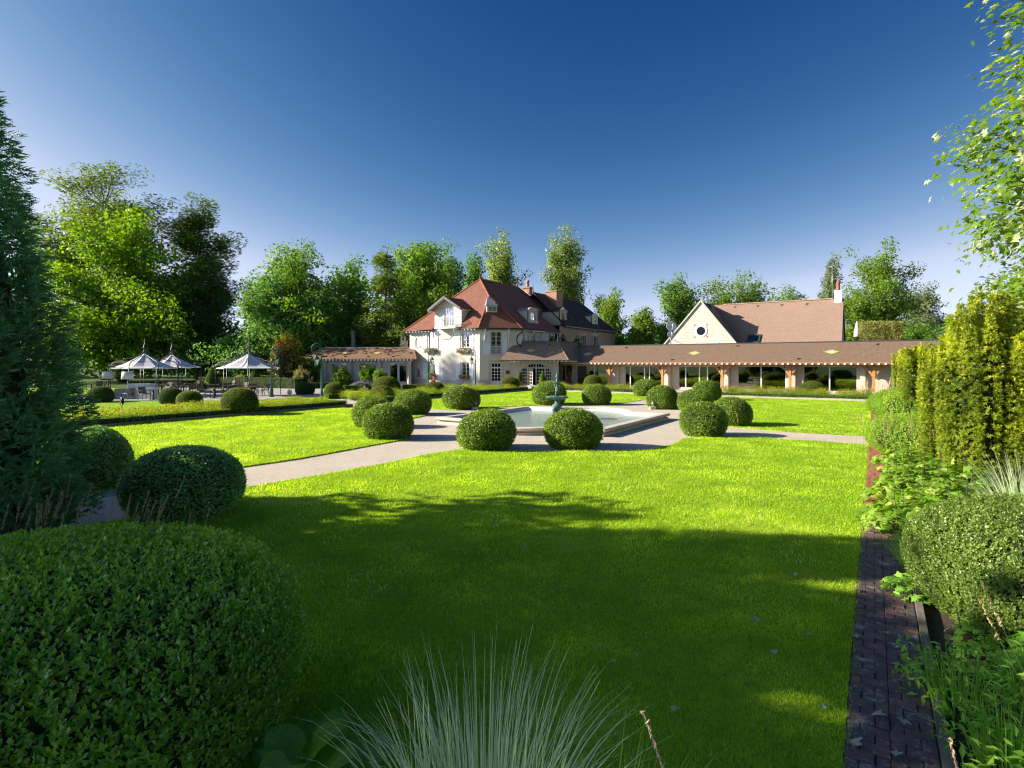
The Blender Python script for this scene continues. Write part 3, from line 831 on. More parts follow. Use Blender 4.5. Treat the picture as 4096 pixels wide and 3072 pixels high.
def water_mat():
    m, ns, ls = new_mat('clear pool water')
    b = ns['Principled BSDF']
    ns.remove(b)
    tr = N(ns, 'ShaderNodeBsdfTransparent'); tr.inputs[0].default_value = (0.70, 0.86, 0.82, 1)
    gl = N(ns, 'ShaderNodeBsdfGlossy'); gl.inputs['Roughness'].default_value = 0.04
    tc = N(ns, 'ShaderNodeTexCoord').outputs['Object']
    df = N(ns, 'ShaderNodeBsdfDiffuse'); df.inputs[0].default_value = (0.50, 0.66, 0.60, 1)
    bn = N(ns, 'ShaderNodeBump'); bn.inputs['Strength'].default_value = 0.35; bn.inputs['Distance'].default_value = 0.05
    nz = N(ns, 'ShaderNodeTexNoise'); nz.inputs['Scale'].default_value = 5.0; nz.inputs['Detail'].default_value = 4
    ls.new(tc, nz.inputs['Vector']); ls.new(nz.outputs[0], bn.inputs['Height'])
    ls.new(bn.outputs[0], gl.inputs['Normal'])
    fr = N(ns, 'ShaderNodeFresnel'); fr.inputs[0].default_value = 1.33; ls.new(bn.outputs[0], fr.inputs['Normal'])
    m1 = N(ns, 'ShaderNodeMixShader'); m1.inputs[0].default_value = 0.35
    ls.new(tr.outputs[0], m1.inputs[1]); ls.new(df.outputs[0], m1.inputs[2])
    sc = N(ns, 'ShaderNodeMath', operation='MULTIPLY'); sc.inputs[1].default_value = 0.6; ls.new(fr.outputs[0], sc.inputs[0])
    m2 = N(ns, 'ShaderNodeMixShader'); ls.new(sc.outputs[0], m2.inputs[0]); ls.new(m1.outputs[0], m2.inputs[1]); ls.new(gl.outputs[0], m2.inputs[2])
    ls.new(m2.outputs[0], ns['Material Output'].inputs[0])
    return m
mb = MB(FR); mb.poly([(p[0], p[1], 0.115) for p in inset(out_, 0.40)])
wo = mb.build('water', water_mat()); wo['kind'] = 'structure'
# ------------------------------------------------------------------ building helpers
class Wall:
    """a wall plane: a runs along it, z up, d outwards"""
    def __init__(self, p0, p1):
        p0, p1 = Vector(p0), Vector(p1)
        self.p0, self.d = Vector((p0.x, p0.y, 0)), Vector((p1.x - p0.x, p1.y - p0.y, 0))
        self.L = self.d.length; self.d.normalize()
        self.n = Vector((self.d.y, -self.d.x, 0))        # outwards = to the right of p0 -> p1
        self.M = Matrix(((self.d.x, self.n.x, 0, self.p0.x), (self.d.y, self.n.y, 0, self.p0.y), (0, 0, 1, 0), (0, 0, 0, 1)))
    def a_at(self, px):                                  # where the ray of a picture column meets the wall
        t = (px - CX) / FPX
        return (t * self.p0.y - self.p0.x) / (self.d.x - t * self.d.y)
    def y_at(self, a): return self.p0.y + self.d.y * a
    def z_at(self, py, a): return CH + (HY - py) / FPX * self.y_at(a)
def wall_faces(mb, z0, z1, L, ops, rev=0.18, a00=0.0):
    """wall face with openings (a0, a1, b0, b1[, rise of an arch]) and their reveals; coordinates (a, d, z)"""
    As = sorted(set([a00, L] + [x for o in ops for x in o[:2]]))
    Zs = sorted(set([z0, z1] + [x for o in ops for x in o[2:4]]))
    for i in range(len(As) - 1):
        for j in range(len(Zs) - 1):
            ca, cz = (As[i] + As[i+1]) / 2, (Zs[j] + Zs[j+1]) / 2
            if any(o[0] < ca < o[1] and o[2] < cz < o[3] for o in ops): continue
            mb.poly([(As[i], 0, Zs[j]), (As[i+1], 0, Zs[j]), (As[i+1], 0, Zs[j+1]), (As[i], 0, Zs[j+1])])
    for o in ops:
        a0, a1, b0, b1 = o[:4]
        rise = o[4] if len(o) > 4 else 0
        mb.poly([(a0, 0, b0), (a1, 0, b0), (a1, -rev, b0), (a0, -rev, b0)])
        if not rise:
            mb.poly([(a0, 0, b0), (a0, -rev, b0), (a0, -rev, b1), (a0, 0, b1)])
            mb.poly([(a1, 0, b0), (a1, 0, b1), (a1, -rev, b1), (a1, -rev, b0)])
            mb.poly([(a0, 0, b1), (a0, -rev, b1), (a1, -rev, b1), (a1, 0, b1)])
        else:
            zs, c, hw = b1 - rise, (a0 + a1)/2, (a1 - a0)/2
            mb.poly([(a0, 0, b0), (a0, -rev, b0), (a0, -rev, zs), (a0, 0, zs)])
            mb.poly([(a1, 0, b0), (a1, 0, zs), (a1, -rev, zs), (a1, -rev, b0)])
            n = 14
            ar = [(c - hw*math.cos(PI*k/n), zs + rise*math.sin(PI*k/n)) for k in range(n+1)]
            for p, q in zip(ar, ar[1:]):
                mb.poly([(p[0], 0, p[1]), (q[0], 0, q[1]), (q[0], 0, b1), (p[0], 0, b1)])
                mb.poly([(p[0], 0, p[1]), (p[0], -rev, p[1]), (q[0], -rev, q[1]), (q[0], 0, q[1])])
def ubox(mb, a0, a1, d0, d1, z0, z1): mb.box((a0, d0, z0), (a1, d1, z1))
def window(parent, wl, a0, a1, b0, b1, cols=2, rows=4, dep=0.15, fr=0.06, bar=0.03, mat='white', arch=0, net=0.0, sill=True, name='window', glass='glass', meet=True):
    """casement: frame with glazing bars (part), its pane and curtain (sub-parts)"""
    mb = MB(wl.M)
    ubox(mb, a0, a0+fr, -dep-.03, -dep+.03, b0, b1); ubox(mb, a1-fr, a1, -dep-.03, -dep+.03, b0, b1)
    ubox(mb, a0+fr, a1-fr, -dep-.03, -dep+.03, b0, b0+fr*1.3); ubox(mb, a0+fr, a1-fr, -dep-.03, -dep+.03, b1-fr, b1)
    ia0, ia1, ib0, ib1 = a0+fr, a1-fr, b0+fr*1.3, b1-fr
    for k in range(1, cols):
        x = ia0 + (ia1-ia0)*k/cols
        hw = (0.045 if (meet and cols % 2 == 0 and k == cols//2) else bar/2)
        ubox(mb, x-hw, x+hw, -dep-.025, -dep+.035, ib0, ib1)
    for k in range(1, rows):
        z = ib0 + (ib1-ib0)*k/rows
        ubox(mb, ia0, ia1, -dep-.02, -dep+.025, z-bar/2, z+bar/2)
    w_ = mb.build(name, M[mat], parent)
    mb = MB(wl.M); ubox(mb, a0+fr*.5, a1-fr*.5, -dep-.006, -dep-.001, b0+fr*.5, b1-fr*.5)
    mb.build('pane', M[glass], w_)
    if net:
        mb = MB(wl.M)
        n = 10
        for k in range(n):
            x0, x1 = a0 + (a1-a0)*k/n, a0 + (a1-a0)*(k+1)/n
            mb.poly([(x0, -dep-.12-.03*(k % 2), b0), (x1, -dep-.12-.03*((k+1) % 2), b0), (x1, -dep-.12-.03*((k+1) % 2), b0+(b1-b0)*net), (x0, -dep-.12-.03*(k % 2), b0+(b1-b0)*net)])
        mb.build('curtain', M['net'], w_)
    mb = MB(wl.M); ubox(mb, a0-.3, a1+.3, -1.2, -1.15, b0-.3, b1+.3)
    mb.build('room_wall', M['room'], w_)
    if sill:
        mb = MB(wl.M); ubox(mb, a0-.1, a1+.1, -dep, .09, b0-.075, b0-.003); mb.build('sill', M['lime_stone'], w_)
    return w_
def shutter(parent, wl, a0, a1, b0, b1, d=0.012):
    mb = MB(wl.M)
    n = max(3, int((a1-a0)/0.12))
    for k in range(n):
        x0, x1 = a0+(a1-a0)*k/n, a0+(a1-a0)*(k+1)/n
        ubox(mb, x0+.003, x1-.003, d, d+.035, b0, b1)
    s = mb.build('shutter', M['shutter'], parent)
    for f in (0.09, 0.5, 0.92):
        mb = MB(wl.M); ubox(mb, a0+.01, a1-.01, d+.036, d+.065, b0+(b1-b0)*f-.05, b0+(b1-b0)*f+.05); mb.build('batten', M['shutter'], s)
    mb = MB(wl.M); c = (a0+a1)/2; zt = b0+(b1-b0)*.78
    ubox(mb, c-.022, c+.022, d+.0355, d+.037, zt-.14, zt+.14); mb.build('slot', M['black'], s)
    return s
def ridge_mesh(name, mat, L=0.4, r=0.10):
    mb = MB(); n = 6
    for k in range(n):
        a0, a1 = PI*k/n, PI*(k+1)/n
        for (x0, rr0, x1, rr1) in ((-L/2, r, L*.36, r*.94), (L*.36, r*1.22, L/2, r*1.22)):
            mb.poly([(x0, math.cos(a0)*rr0, math.sin(a0)*rr0), (x1, math.cos(a0)*rr1, math.sin(a0)*rr1), (x1, math.cos(a1)*rr1, math.sin(a1)*rr1), (x0, math.cos(a1)*rr0, math.sin(a1)*rr0)])
    return mb.mesh(name, mat)
def ridge_tiles(parent, p, q, me, step=0.38, lift=0.0):
    p, q = Vector(p), Vector(q)
    d = q - p; L = d.length; d.normalize()
    n = max(1, round(L / step))
    s = d.cross(Vector((0, 0, 1))).normalized() * -1
    u = d.cross(s) * 1.0
    if u.z < 0: u = -u; s = -s
    rot = Matrix((d, s, u)).transposed().to_euler()
    base = wloc(parent)
    for k in range(n):
        c = p + d * (L * (k + .5) / n) + Vector((0, 0, lift)) - base
        link('ridge_tile', me, parent, c, rot, (L / n / step, 1, 1))
def rafter_tails(parent, p, q, out, step, me, n=None):
    p, q = Vector(p), Vector(q)
    d = q - p; L = d.length; d.normalize()
    n = n or max(2, round(L / step))
    ang = math.atan2(out.y, out.x)
    base = wloc(parent)
    for k in range(n):
        c = p + d * (L * (k + .5) / n) - base
        link('rafter_tail', me, parent, c, (0, 0, ang))
mbx = MB(); mbx.box((-.55, -.06, -.07), (.04, .06, .07)); rafter_white = mbx.mesh('rafter_white', M['white'])
mbx = MB(); mbx.box((-.9, -.075, -.07), (.07, .075, .07)); rafter_wing = mbx.mesh('rafter_wing', M['white'])
R_RED, R_DARK, R_BEIGE, R_BARN = ridge_mesh('ridge_red', M['red_ridge']), ridge_mesh('ridge_old', M['red_ridge'], .42, .11), ridge_mesh('ridge_beige', M['pav_tile'], .5, .09), ridge_mesh('ridge_barn', M['barn_ridge'], .45, .10)
def finial(parent, p, h=1.0, mat='terracotta', s=1.0):
    mb = MB()
    mb.lathe([(.12*s, 0), (.13*s, .12), (.06*s, .2), (.10*s, .30), (.05*s, .40), (.03*s, .55), (.055*s, .6), (.02*s, .68), (.008, h)], p, 8)
    return mb.build('finial', M[mat], parent)
def motif(parent, c, eu, ev, s=0.16, n=3):
    """diamond of glazed tiles lying on a roof slope"""
    g, y = MB(), MB()
    eu, ev, c = Vector(eu).normalized(), Vector(ev).normalized(), Vector(c)
    up = eu.cross(ev).normalized()
    if up.z < 0: up = -up
    for j in range(-n, n+1):
        wdt = n - abs(j) + 1
        for i in range(-wdt, wdt):
            edge = i in (-wdt, wdt-1) or abs(j) == n
            p = c + eu*(i+.5)*s*1.15 + ev*j*s*.8 + up*.03
            mb = g if edge else y
            a, b = eu*s*.53, ev*s*.37
            mb.poly([p-a-b, p+a-b, p+a+b, p-a+b])
            mb.poly([p-a-b-up*.03, p+a-b-up*.03, p+a-b, p-a-b])
    o = g.build('glazed_tile_diamond', M['glaze_green'], parent)
    y.build('glazed_tile_centre', M['glaze_yellow'], o)
def vents(parent, pts):
    for p in pts:
        mb = MB(); p = Vector(p)
        mb.beam(p + Vector((-.14, 0, .03)), p + Vector((.14, 0, .03)), .10, .10)
        mb.build('roof_vent', M['black'], parent)
def gutter_line(parent, pts, r=.075, mat='gutter', name='gutter'):
    mb = MB(); mb.tube(pts, r, 6); return mb.build(name, M[mat], parent)

# ------------------------------------------------------------------ main house
H = thing('main_house', 'cream rendered house with steep red tiled hip roof, white shutters and a gabled balcony dormer', 'house', W(-38.7, 52, 0))
V0, V1, EZ = 47.2, 58.2, 6.4
UL, UC, UR = -45.4, -35.2, -32.1
wf = Wall(W(UL, V0), W(UC, V0))                           # front
wc = Wall(W(UC, V0), W(UR, V0 + 3.1))                     # cut corner
wr = Wall(W(UR, V0 + 3.1), W(UR, V1))                     # right side
def fa(px): return wf.a_at(px)
def za(py, a): return wf.z_at(py, a)
UW = [(fa(1715), fa(1745)), (fa(1847), fa(1878))]         # upper and lower windows share their columns
ops, wins = [], []
for (a0, a1), (t0, b0), (t1, b1) in ((UW[0], (1328, 1393), (1449, 1516)), (UW[1], (1326, 1390), (1450, 1520))):
    am = (a0+a1)/2
    for t, b, cur in ((t0, b0, .55), (t1, b1, .0)):
        o = (a0, a1, za(b, am), za(t, am)); ops.append(o); wins.append((o, cur))
A0, A1 = fa(1661.5), fa(1680)
arch = [(A0, A1, za(1385, A0), za(1351, A0), (A1-A0)/2), (A0, A1, za(1508, A0), za(1474, A0), (A1-A0)/2)]
dd = (fa(1777), fa(1815), 6.62, za(1228, fa(1796)))       # the balcony door in the gable
DL, DR = fa(1740), fa(1846)                               # the gable's wall
mb = MB(wf.M)
wall_faces(mb, 0, EZ, wf.L, ops + arch)
ops_g = [dd]
As = (DL, DR)
wall_faces(mb, EZ, 8.75, DR, ops_g, 0.16, DL)
mc = (DL + DR) / 2
mb.poly([(DL, 0, 8.75), (DR, 0, 8.75), (mc, 0, 10.0)])
for a, s in ((DL, -1), (DR, 1)): mb.poly([(a, 0, EZ-.3), (a, -3.0, EZ-.3), (a, -3.0, 8.75), (a, 0, 8.75)])
mb.M = wc.M
Ccol = (wc.a_at(1964), wc.a_at(2006))
cz = lambda py: wc.z_at(py, (Ccol[0]+Ccol[1])/2)
ops_c = [(Ccol[0], Ccol[1], cz(1417), cz(1326)), (Ccol[0], Ccol[1], 0.0 + 0.1, cz(1451))]
wall_faces(mb, 0, EZ, wc.L, ops_c)
mb.M = wr.M
rw = []
for p0, p1 in ((2087.5, 2097.5), (2124, 2139), (2191, 2201)):
    a0, a1 = wr.a_at(p0), wr.a_at(p1); rw.append((a0, a1, 4.55, 6.05))
wall_faces(mb, 0, EZ, wr.L, rw)
mb.M = FR
def vwall(p, q, z0, z1): mb.poly([(p[0], p[1], z0), (q[0], q[1], z0), (q[0], q[1], z1), (p[0], p[1], z1)])
vwall((UL, 62), (UL, V0), 0, EZ); vwall((UR, V1), (-35.6, V1), 0, EZ); vwall((-35.6, V1), (-35.6, 62), 0, EZ); vwall((-35.6, 62), (UL, 62), 0, EZ)
mb.poly([(-35.6, 56.2, 6.0), (-35.6, 62, 6.0), (-35.6, 62, 9.72), (-35.6, 56.2, 9.72)])        # raised wall at the back of the right slope
mb.poly([(-35.6, 62, 6.0), (-41.7, 62, 6.0), (-41.7, 62, 9.72), (-38.7, 62, 12.2), (-35.6, 62, 9.72)])
mb.build('wall', M['render'], H)
# stone plinth in slabs
pl = MB(wf.M); a = 0.0
rr = random.Random(8)
for wl in (wf, wc):
    a = 0.0
    while a < wl.L - 0.02:
        l = min(rr.uniform(.75, 1.3), wl.L - a)
        if wl is wc and a + l > Ccol[0] - .12: l = Ccol[0] - .12 - a
        if l < .05: break
        mb = MB(wl.M); mb.box((a+.006, .004, -.02), (a+l-.006, .05, .80)); mb.build('plinth_slab', M['plinth'], H); a += l
for (o, cur) in wins:
    w_ = window(H, wf, *o, cols=2, rows=4, net=cur)
for (a0, a1), rows in zip(UW, (0, 1)):
    wdt = (1.02)
    for (t, b) in ((1325, 1396), (1449, 1518)):
        am = (a0+a1)/2; z1, z0 = za(t, am), za(b, am)
        sl = (fa(1692), fa(1709)) if rows == 0 else (fa(1824), fa(1841.5))
        sr = (fa(1741.5), fa(1753.5)) if (rows == 0 and t == 1325) else ((fa(1742), fa(1759.5)) if rows == 0 else (fa(1877.5), fa(1895)))
        shutter(H, wf, sl[0], sl[1], z0, z1); shutter(H, wf, sr[0], sr[1], z0, z1)
for o in arch:
    window(H, wf, o[0], o[1], o[2], o[3], cols=3 if o is arch[1] else 2, rows=4 if o is arch[1] else 1, dep=.13, fr=.03, bar=.025, net=.0 if o is arch[1] else .95, sill=True, meet=False)
window(H, wf, *dd, cols=4, rows=5, dep=.12, fr=.05, bar=.03, sill=False, name='balcony_door')
# cut corner: french window above, glazed door below
o = ops_c[0]
w_ = window(H, wc, *o, cols=2, rows=5, net=.5, name='french_window', sill=False)
mb = MB(wc.M); z0 = o[2]
ubox(mb, o[0]-.05, o[1]+.05, .015, .04, z0+.05, z0+.09); ubox(mb, o[0]-.05, o[1]+.05, .015, .04, z0+.82, z0+.86)
for k in range(17):
    x = o[0] + (o[1]-o[0])*(k+.5)/17; ubox(mb, x-.007, x+.007, .02, .036, z0+.09, z0+.82)
for cx_, r_ in ((.25, .13), (.5, .17), (.75, .13)):
    c = Vector((o[0]+(o[1]-o[0])*cx_, .045, z0+.45))
    mb.tube([c + Vector((math.cos(t)*r_, 0, math.sin(t)*r_*1.4)) for t in [2*PI*k/14 for k in range(15)]], .014, 5)
mb.build('window_guard', M['white'], H)
shutter(H, wc, o[0]-.86, o[0]-.12, z0-.05, o[3]+.05); shutter(H, wc, o[1]+.12, o[1]+.62, z0-.05, o[3]+.05)
mb = MB(wc.M); ubox(mb, o[0]-.15, o[1]+.15, -.1, .14, z0-.10, z0-.02); mb.build('sill', M['lime_stone'], H)
o = ops_c[1]
d_ = MB(wc.M); z0, z1 = o[2], o[3]; tz = z1 - .52
ubox(d_, o[0], o[0]+.1, -.16, -.08, z0, z1); ubox(d_, o[1]-.1, o[1], -.16, -.08, z0, z1); ubox(d_, o[0]+.1, o[1]-.1, -.16, -.08, z1-.08, z1)
ubox(d_, o[0]+.1, o[1]-.1, -.16, -.08, tz-.09, tz+.06); ubox(d_, o[0]+.1, o[1]-.1, -.15, -.09, z0, z0+.62)
for k in (1, 2):
    x = o[0]+.1+(o[1]-o[0]-.2)*k/3; ubox(d_, x-.022, x+.022, -.145, -.085, z0+.62, z1-.08)
for k in (1, 2, 3):
    z = z0+.62+(tz-.09-z0-.62)*k/4; ubox(d_, o[0]+.1, o[1]-.1, -.14, -.086, z-.02, z+.02)
dr = d_.build('garden_door', M['white'], H)
mb = MB(wc.M); ubox(mb, o[0]+.1, o[1]-.1, -.128, -.12, z0+.6, z1-.08); mb.build('pane', M['glass'], dr)
mb = MB(wc.M); ubox(mb, o[0]-.3, o[1]+.3, -1.3, -1.25, 0, z1+.3); mb.build('room_wall', M['room'], dr)
mb = MB(wc.M)
ubox(mb, o[0]-.26, o[0]-.02, .004, .03, 0, z1+.25); ubox(mb, o[1]+.02, o[1]+.26, .004, .03, 0, z1+.25); ubox(mb, o[0]-.02, o[1]+.02, .004, .03, z1+.02, z1+.25)
mb.build('door_surround', M['lime_stone'], H)
mb = MB(wc.M); pa = wc.a_at(2023), wc.a_at(2038); mb.box((pa[0], .004, wc.z_at(1496, pa[0])), (pa[1], .03, wc.z_at(1482, pa[0]))); mb.build('plaque', M['rust'], H)
for px in (1938, 2032):                                    # eave brackets either side of the french window
    a = wc.a_at(px)
    mb = MB(wc.M); ubox(mb, a-.06, a+.06, .003, .11, 5.0, 6.25); mb.beam((a, .10, 5.1), (a, .62, 6.15), .11, .12); ubox(mb, a-.06, a+.06, .11, .66, 6.16, 6.27)
    mb.build('eave_bracket', M['white'], H)
for o in rw:
    window(H, wr, *o, cols=2, rows=3, sill=False)
    w2 = (o[1]-o[0])*.55
    shutter(H, wr, o[0]-w2-.1, o[0]-.08, o[2], o[3]); shutter(H, wr, o[1]+.08, o[1]+w2+.1, o[2], o[3])
a = (rw[1][0]+rw[1][1])/2
mb = MB(wr.M); ubox(mb, a-1.2, a+1.2, .05, 1.0, 6.12, 6.2)
for s in (-1, 1): mb.beam((a+s*1.0, .02, 5.35), (a+s*1.0, .9, 6.1), .1)
mb.build('window_canopy', M['white'], H)
# roof
fz = lambda v: 6.35 + (v - 46.7) / 5.3 * 6.15
rz_ = lambda u: 6.35 + (-31.6 - u) / 7.1 * 6.15
A_, B_ = (-38.7, 52, 12.5), (-38.7, 60, 12.5)
E1, E2, E3, E4 = (-45.9, 46.7, 6.35), (-35.0, 46.7, 6.35), (-31.6, 50.1, 6.35), (-31.6, 58.4, 6.35)
Fp = (-31.6 - 7.1*.6, 46.7 + 5.3*.6, 6.35 + 6.15*.6)
dl, drr = UL + DL, UL + DR                                 # gable wall in u
rf = MB(FR)
rf.slab([E1, (dl-.06, 46.7, 6.35), (dl-.06, 48.5, fz(48.5)), (drr+.06, 48.5, fz(48.5)), (drr+.06, 46.7, 6.35), E2, Fp, A_], .14)
rf.slab([E2, E3, Fp], .14)
rf.slab([E3, E4, (-35.5, 57.0, rz_(-35.5)), (-35.5, 62, rz_(-35.5)), B_, A_, Fp], .14)
rf.slab([E4, (-36.5, 58.6, 6.35), (-36.5, 57.0, rz_(-35.5)), (-35.5, 57.0, rz_(-35.5))], .1)
rf.slab([(-45.9, 62.4, 6.35), E1, A_, B_], .14)
rf.slab([(-35.5, 62, rz_(-35.5)), (-41.9, 62.4, rz_(-35.5)), B_], .1)
RF = rf.build('roof', M['red_tile'], H)
fw = lambda p: FR @ Vector(p)
for p, q in ((E1, A_), (E2, Fp), (E3, Fp), (Fp, A_), (A_, B_), (B_, (-35.5, 62, rz_(-35.5))), (E4, (-35.5, 57, rz_(-35.5)))):
    ridge_tiles(RF, fw(p), fw(q), R_RED, .36)
finial(RF, fw(A_), 1.5); finial(RF, fw(B_), 1.0)
out_f, out_r = W(0, -1), W(1, 0)
rafter_tails(H, W(-45.6, 46.62, 6.22), W(dl-.2, 46.62, 6.22), out_f, .5, rafter_white); rafter_tails(H, W(drr+.2, 46.62, 6.22), W(-35.2, 46.62, 6.22), out_f, .5, rafter_white)
rafter_tails(H, W(-31.52, 50.3, 6.22), W(-31.52, 58.2, 6.22), out_r, .55, rafter_white)
gutter_line(H, [W(-45.95, 46.6, 6.33), W(dl-.1, 46.6, 6.33)]); gutter_line(H, [W(drr+.1, 46.6, 6.33), W(-34.95, 46.6, 6.33), W(-31.5, 50.05, 6.33)]); gutter_line(H, [W(-31.5, 50.15, 6.33), W(-31.5, 58.4, 6.33)])
p = W(-31.6, 50.05, 6.3)
gutter_line(H, [p, p + Vector((-.02, .05, -.3)), p + Vector((-.5, .15, -.7)), p + Vector((-.62, .15, -1.1)), p + Vector((-.55, .1, -1.5)), p + Vector((-.1, .0, -1.9))], .07, name='downpipe')
p = W(-31.6, 58.2, 6.3)
gutter_line(H, [p, p + Vector((0, 0, -.4)), p + Vector((-.5, .2, -.8)), p + Vector((-.6, .25, -2.2))], .06, name='downpipe')
# gabled dormer over the balcony
gd = MB(FR)
um, uel, uer = (dl+drr)/2, dl - .45, drr + .42
for ue, s in ((uel, 0), (uer, 1)):
    q = [(ue, 46.5, 8.62), (um, 46.5, 9.98), (um, 49.95, 9.98), (ue, 48.75, 8.62)]
    gd.slab(q if s == 0 else q[::-1], .12)
GD = gd.build('dormer_roof', M['red_tile'], H)
mb = MB(FR)
for ue in (uel, uer):
    mb.beam((ue, 46.44, 8.52), (um, 46.44, 9.90), .07, .26)
mb.build('barge_board', M['dark_zinc'], GD)
mb = MB(FR)
for ue in (uel+.1, uer-.1):
    mb.beam((ue, 46.62, 8.46), (um, 46.62, 9.76), .07, .10); mb.box((ue-.08, 46.5, 8.36), (ue+.08, 47.2, 8.5))
mb.box((um-.08, 46.5, 9.66), (um+.08, 47.2, 9.80)); mb.build('purlin_end', M['white'], GD)
rafter_tails(GD, W(uer-.05, 46.9, 8.5), W(uer-.05, 48.5, 8.5), out_r, .28, rafter_white)
# balcony
bu0, bu1 = U_at(1737, 46.2), U_at(1822, 46.2)
mb = MB(FR); mb.box((bu0, 46.15, 6.42), (bu1, 47.19, 6.60)); BAL = mb.build('balcony', M['white'], H)
mb = MB(FR); zr = 7.66
for z in (6.68, zr): mb.box((bu0, 46.16, z), (bu1, 46.20, z+.035)); mb.box((bu0, 46.2, z), (bu0+.04, 47.19, z+.035)); mb.box((bu1-.04, 46.2, z), (bu1, 47.19, z+.035))
mb.build('rail', M['white'], BAL)
mbq = MB(); mbq.box((-.012, -.012, 0), (.012, .012, .95)); bal_me = mbq.mesh('baluster', M['white'])
nb = 22
for k in range(nb):
    if abs(k - nb*.34) < 2.6: continue
    link('baluster', bal_me, BAL, W(bu0 + .04 + (bu1-bu0-.08)*k/(nb-1), 46.18, 6.71) - wloc(BAL), (0, 0, -TH))
for k in range(1, 6):
    for ue in (bu0+.02, bu1-.02): link('baluster', bal_me, BAL, W(ue, 46.2 + .95*k/6, 6.71) - wloc(BAL), (0, 0, -TH))
mb = MB(FR); c = Vector((bu0 + (bu1-bu0)*.34, 46.18, 7.18))
for r_ in (.30, .17): mb.tube([c + Vector((math.cos(2*PI*k/18)*r_, 0, math.sin(2*PI*k/18)*r_*1.35)) for k in range(19)], .022, 5)
for k in range(6): mb.beam(c, c + Vector((math.cos(PI*k/3)*.3, 0, math.sin(PI*k/3)*.4)), .025)
mb.build('scroll_panel', M['white'], BAL)
mb = MB(FR)
for u in (bu0+.35, bu1-.35):
    mb.tube([(u, 46.3, 6.42), (u, 46.4, 6.05), (u, 46.7, 5.65), (u, 47.15, 5.35)], .035, 5)
mb.build('balcony_bracket', M['white'], BAL)
# zinc dormer in the corner slope
zd = MB(wc.M)
c0, c1 = wc.a_at(1951), wc.a_at(1992)
dz0, dz1 = 8.15, 8.85
zd.box((c0, -1.9, dz0), (c1, -.55, dz1))
ZD = zd.build('corner_dormer', M['cream'], H)
zd = MB(wc.M); cm = (c0+c1)/2 - .28
top = (cm, -1.75, 10.0)
for q in ([(c0-.12, -.4, 8.88), (c1+.12, -.4, 8.88), top], [(c0-.12, -1.9, 8.95), (c0-.12, -.4, 8.88), top], [(c1+.12, -.4, 8.88), (c1+.12, -1.9, 8.95), top]): zd.slab(q, .06)
zd.build('zinc_roof', M['zinc'], ZD)
mb = MB(wc.M)
for k in (0, 1):
    x0 = c0 + .17 + k*(c1-c0-.2)*.5; mb.box((x0, -.57, dz0+.14), (x0+(c1-c0)*.34, -.545, dz1-.12))
mb.build('pane', M['glass'], ZD)
# arched stone dormer on the right slope
def side_dormer(px0, px1, py_b, py_t, u_face, u_back, name, arched, roofmat, parent, cheek='render', wmat='lime_stone'):
    v0, v1 = V_at(px0, u_face), V_at(px1, u_face)
    ym = Y_uv(u_face, (v0+v1)/2)
    zb, zt = Z_at(py_b, ym), Z_at(py_t, ym)
    hh = zt - zb
    mb = MB(FR); mb.box((u_back, v0+.04, zb), (u_face-.17, v0+.16, zb+hh*.79)); mb.box((u_back, v1-.16, zb), (u_face-.17, v1-.04, zb+hh*.79)); mb.box((u_back, v0+.16, zb), (u_face-1.0, v1-.16, zb+hh*.79)); D = mb.build(name, M[cheek], parent)
    wl = Wall(W(u_face, v0), W(u_face, v1))
    wv = wl.L
    mb = MB(wl.M)
    q = wv*.24
    wall_faces(mb, zb, zb+hh*.80, wv, [(q, wv-q, zb+hh*.24, zb+hh*.74, (wv/2-q)*.9 if arched else 0)], .12)
    ubox(mb, -.1, wv+.1, -.16, .1, zb-.03, zb+hh*.2)
    if arched:
        n = 10; c, r_ = wv/2, wv/2+.06
        for k in range(n):
            t0, t1 = PI*k/n, PI*(k+1)/n
            for rr0, z_ in ((r_, 0),):
                P = [(c-math.cos(t)*rr0, zb+hh*.78+math.sin(t)*hh*.2) for t in (t0, t1)]
                mb.poly([(P[0][0], .02, zb+hh*.78), (P[1][0], .02, zb+hh*.78), (P[1][0], .02, P[1][1]), (P[0][0], .02, P[0][1])])
                mb.poly([(P[0][0], .08, P[0][1]), (P[1][0], .08, P[1][1]), (P[1][0], -.15, P[1][1]), (P[0][0], -.15, P[0][1])])
    else:
        mb.prism([(-.1, -.16), (wv+.1, -.16), (wv+.1, .08), (-.1, .08)], zb+hh*.78, zb+hh*.83)
        mb.poly([(-.12, .05, zb+hh*.832), (wv+.12, .05, zb+hh*.832), (wv/2, .05, zb+hh)])
        mb.beam((-.14, .06, zb+hh*.83), (wv/2, .06, zb+hh*1.01), .1); mb.beam((wv+.14, .06, zb+hh*.83), (wv/2, .06, zb+hh*1.01), .1)
    mb.build('dormer_front', M[wmat], D)
    window(D, wl, q, wv-q, zb+hh*.24, zb+hh*(.74 if not arched else .72), cols=2 if arched else 1, rows=1, dep=.10, fr=.05, sill=False, net=.4)
    mb = MB(FR)
    vm = (v0+v1)/2
    zc, ze = zb+hh*(.98 if arched else .99), zb+hh*(.80 if arched else .82)
    for a, b in ((v0-.1, vm), (vm, v1+.1)):
        za_, zb_ = (ze, zc) if a < vm - .01 else (zc, ze)
        mb.slab([(u_face+.05, a, za_), (u_face+.05, b, zb_), (u_back, b, zb_), (u_back, a, za_)], .05)
    mb.build('dormer_roof', M[roofmat], D)
    return D
# (their cut sides lie in the slope behind them)
side_dormer(2113, 2150, 1299, 1228, -32.7, -36.2, 'arched_dormer', True, 'zinc', H)
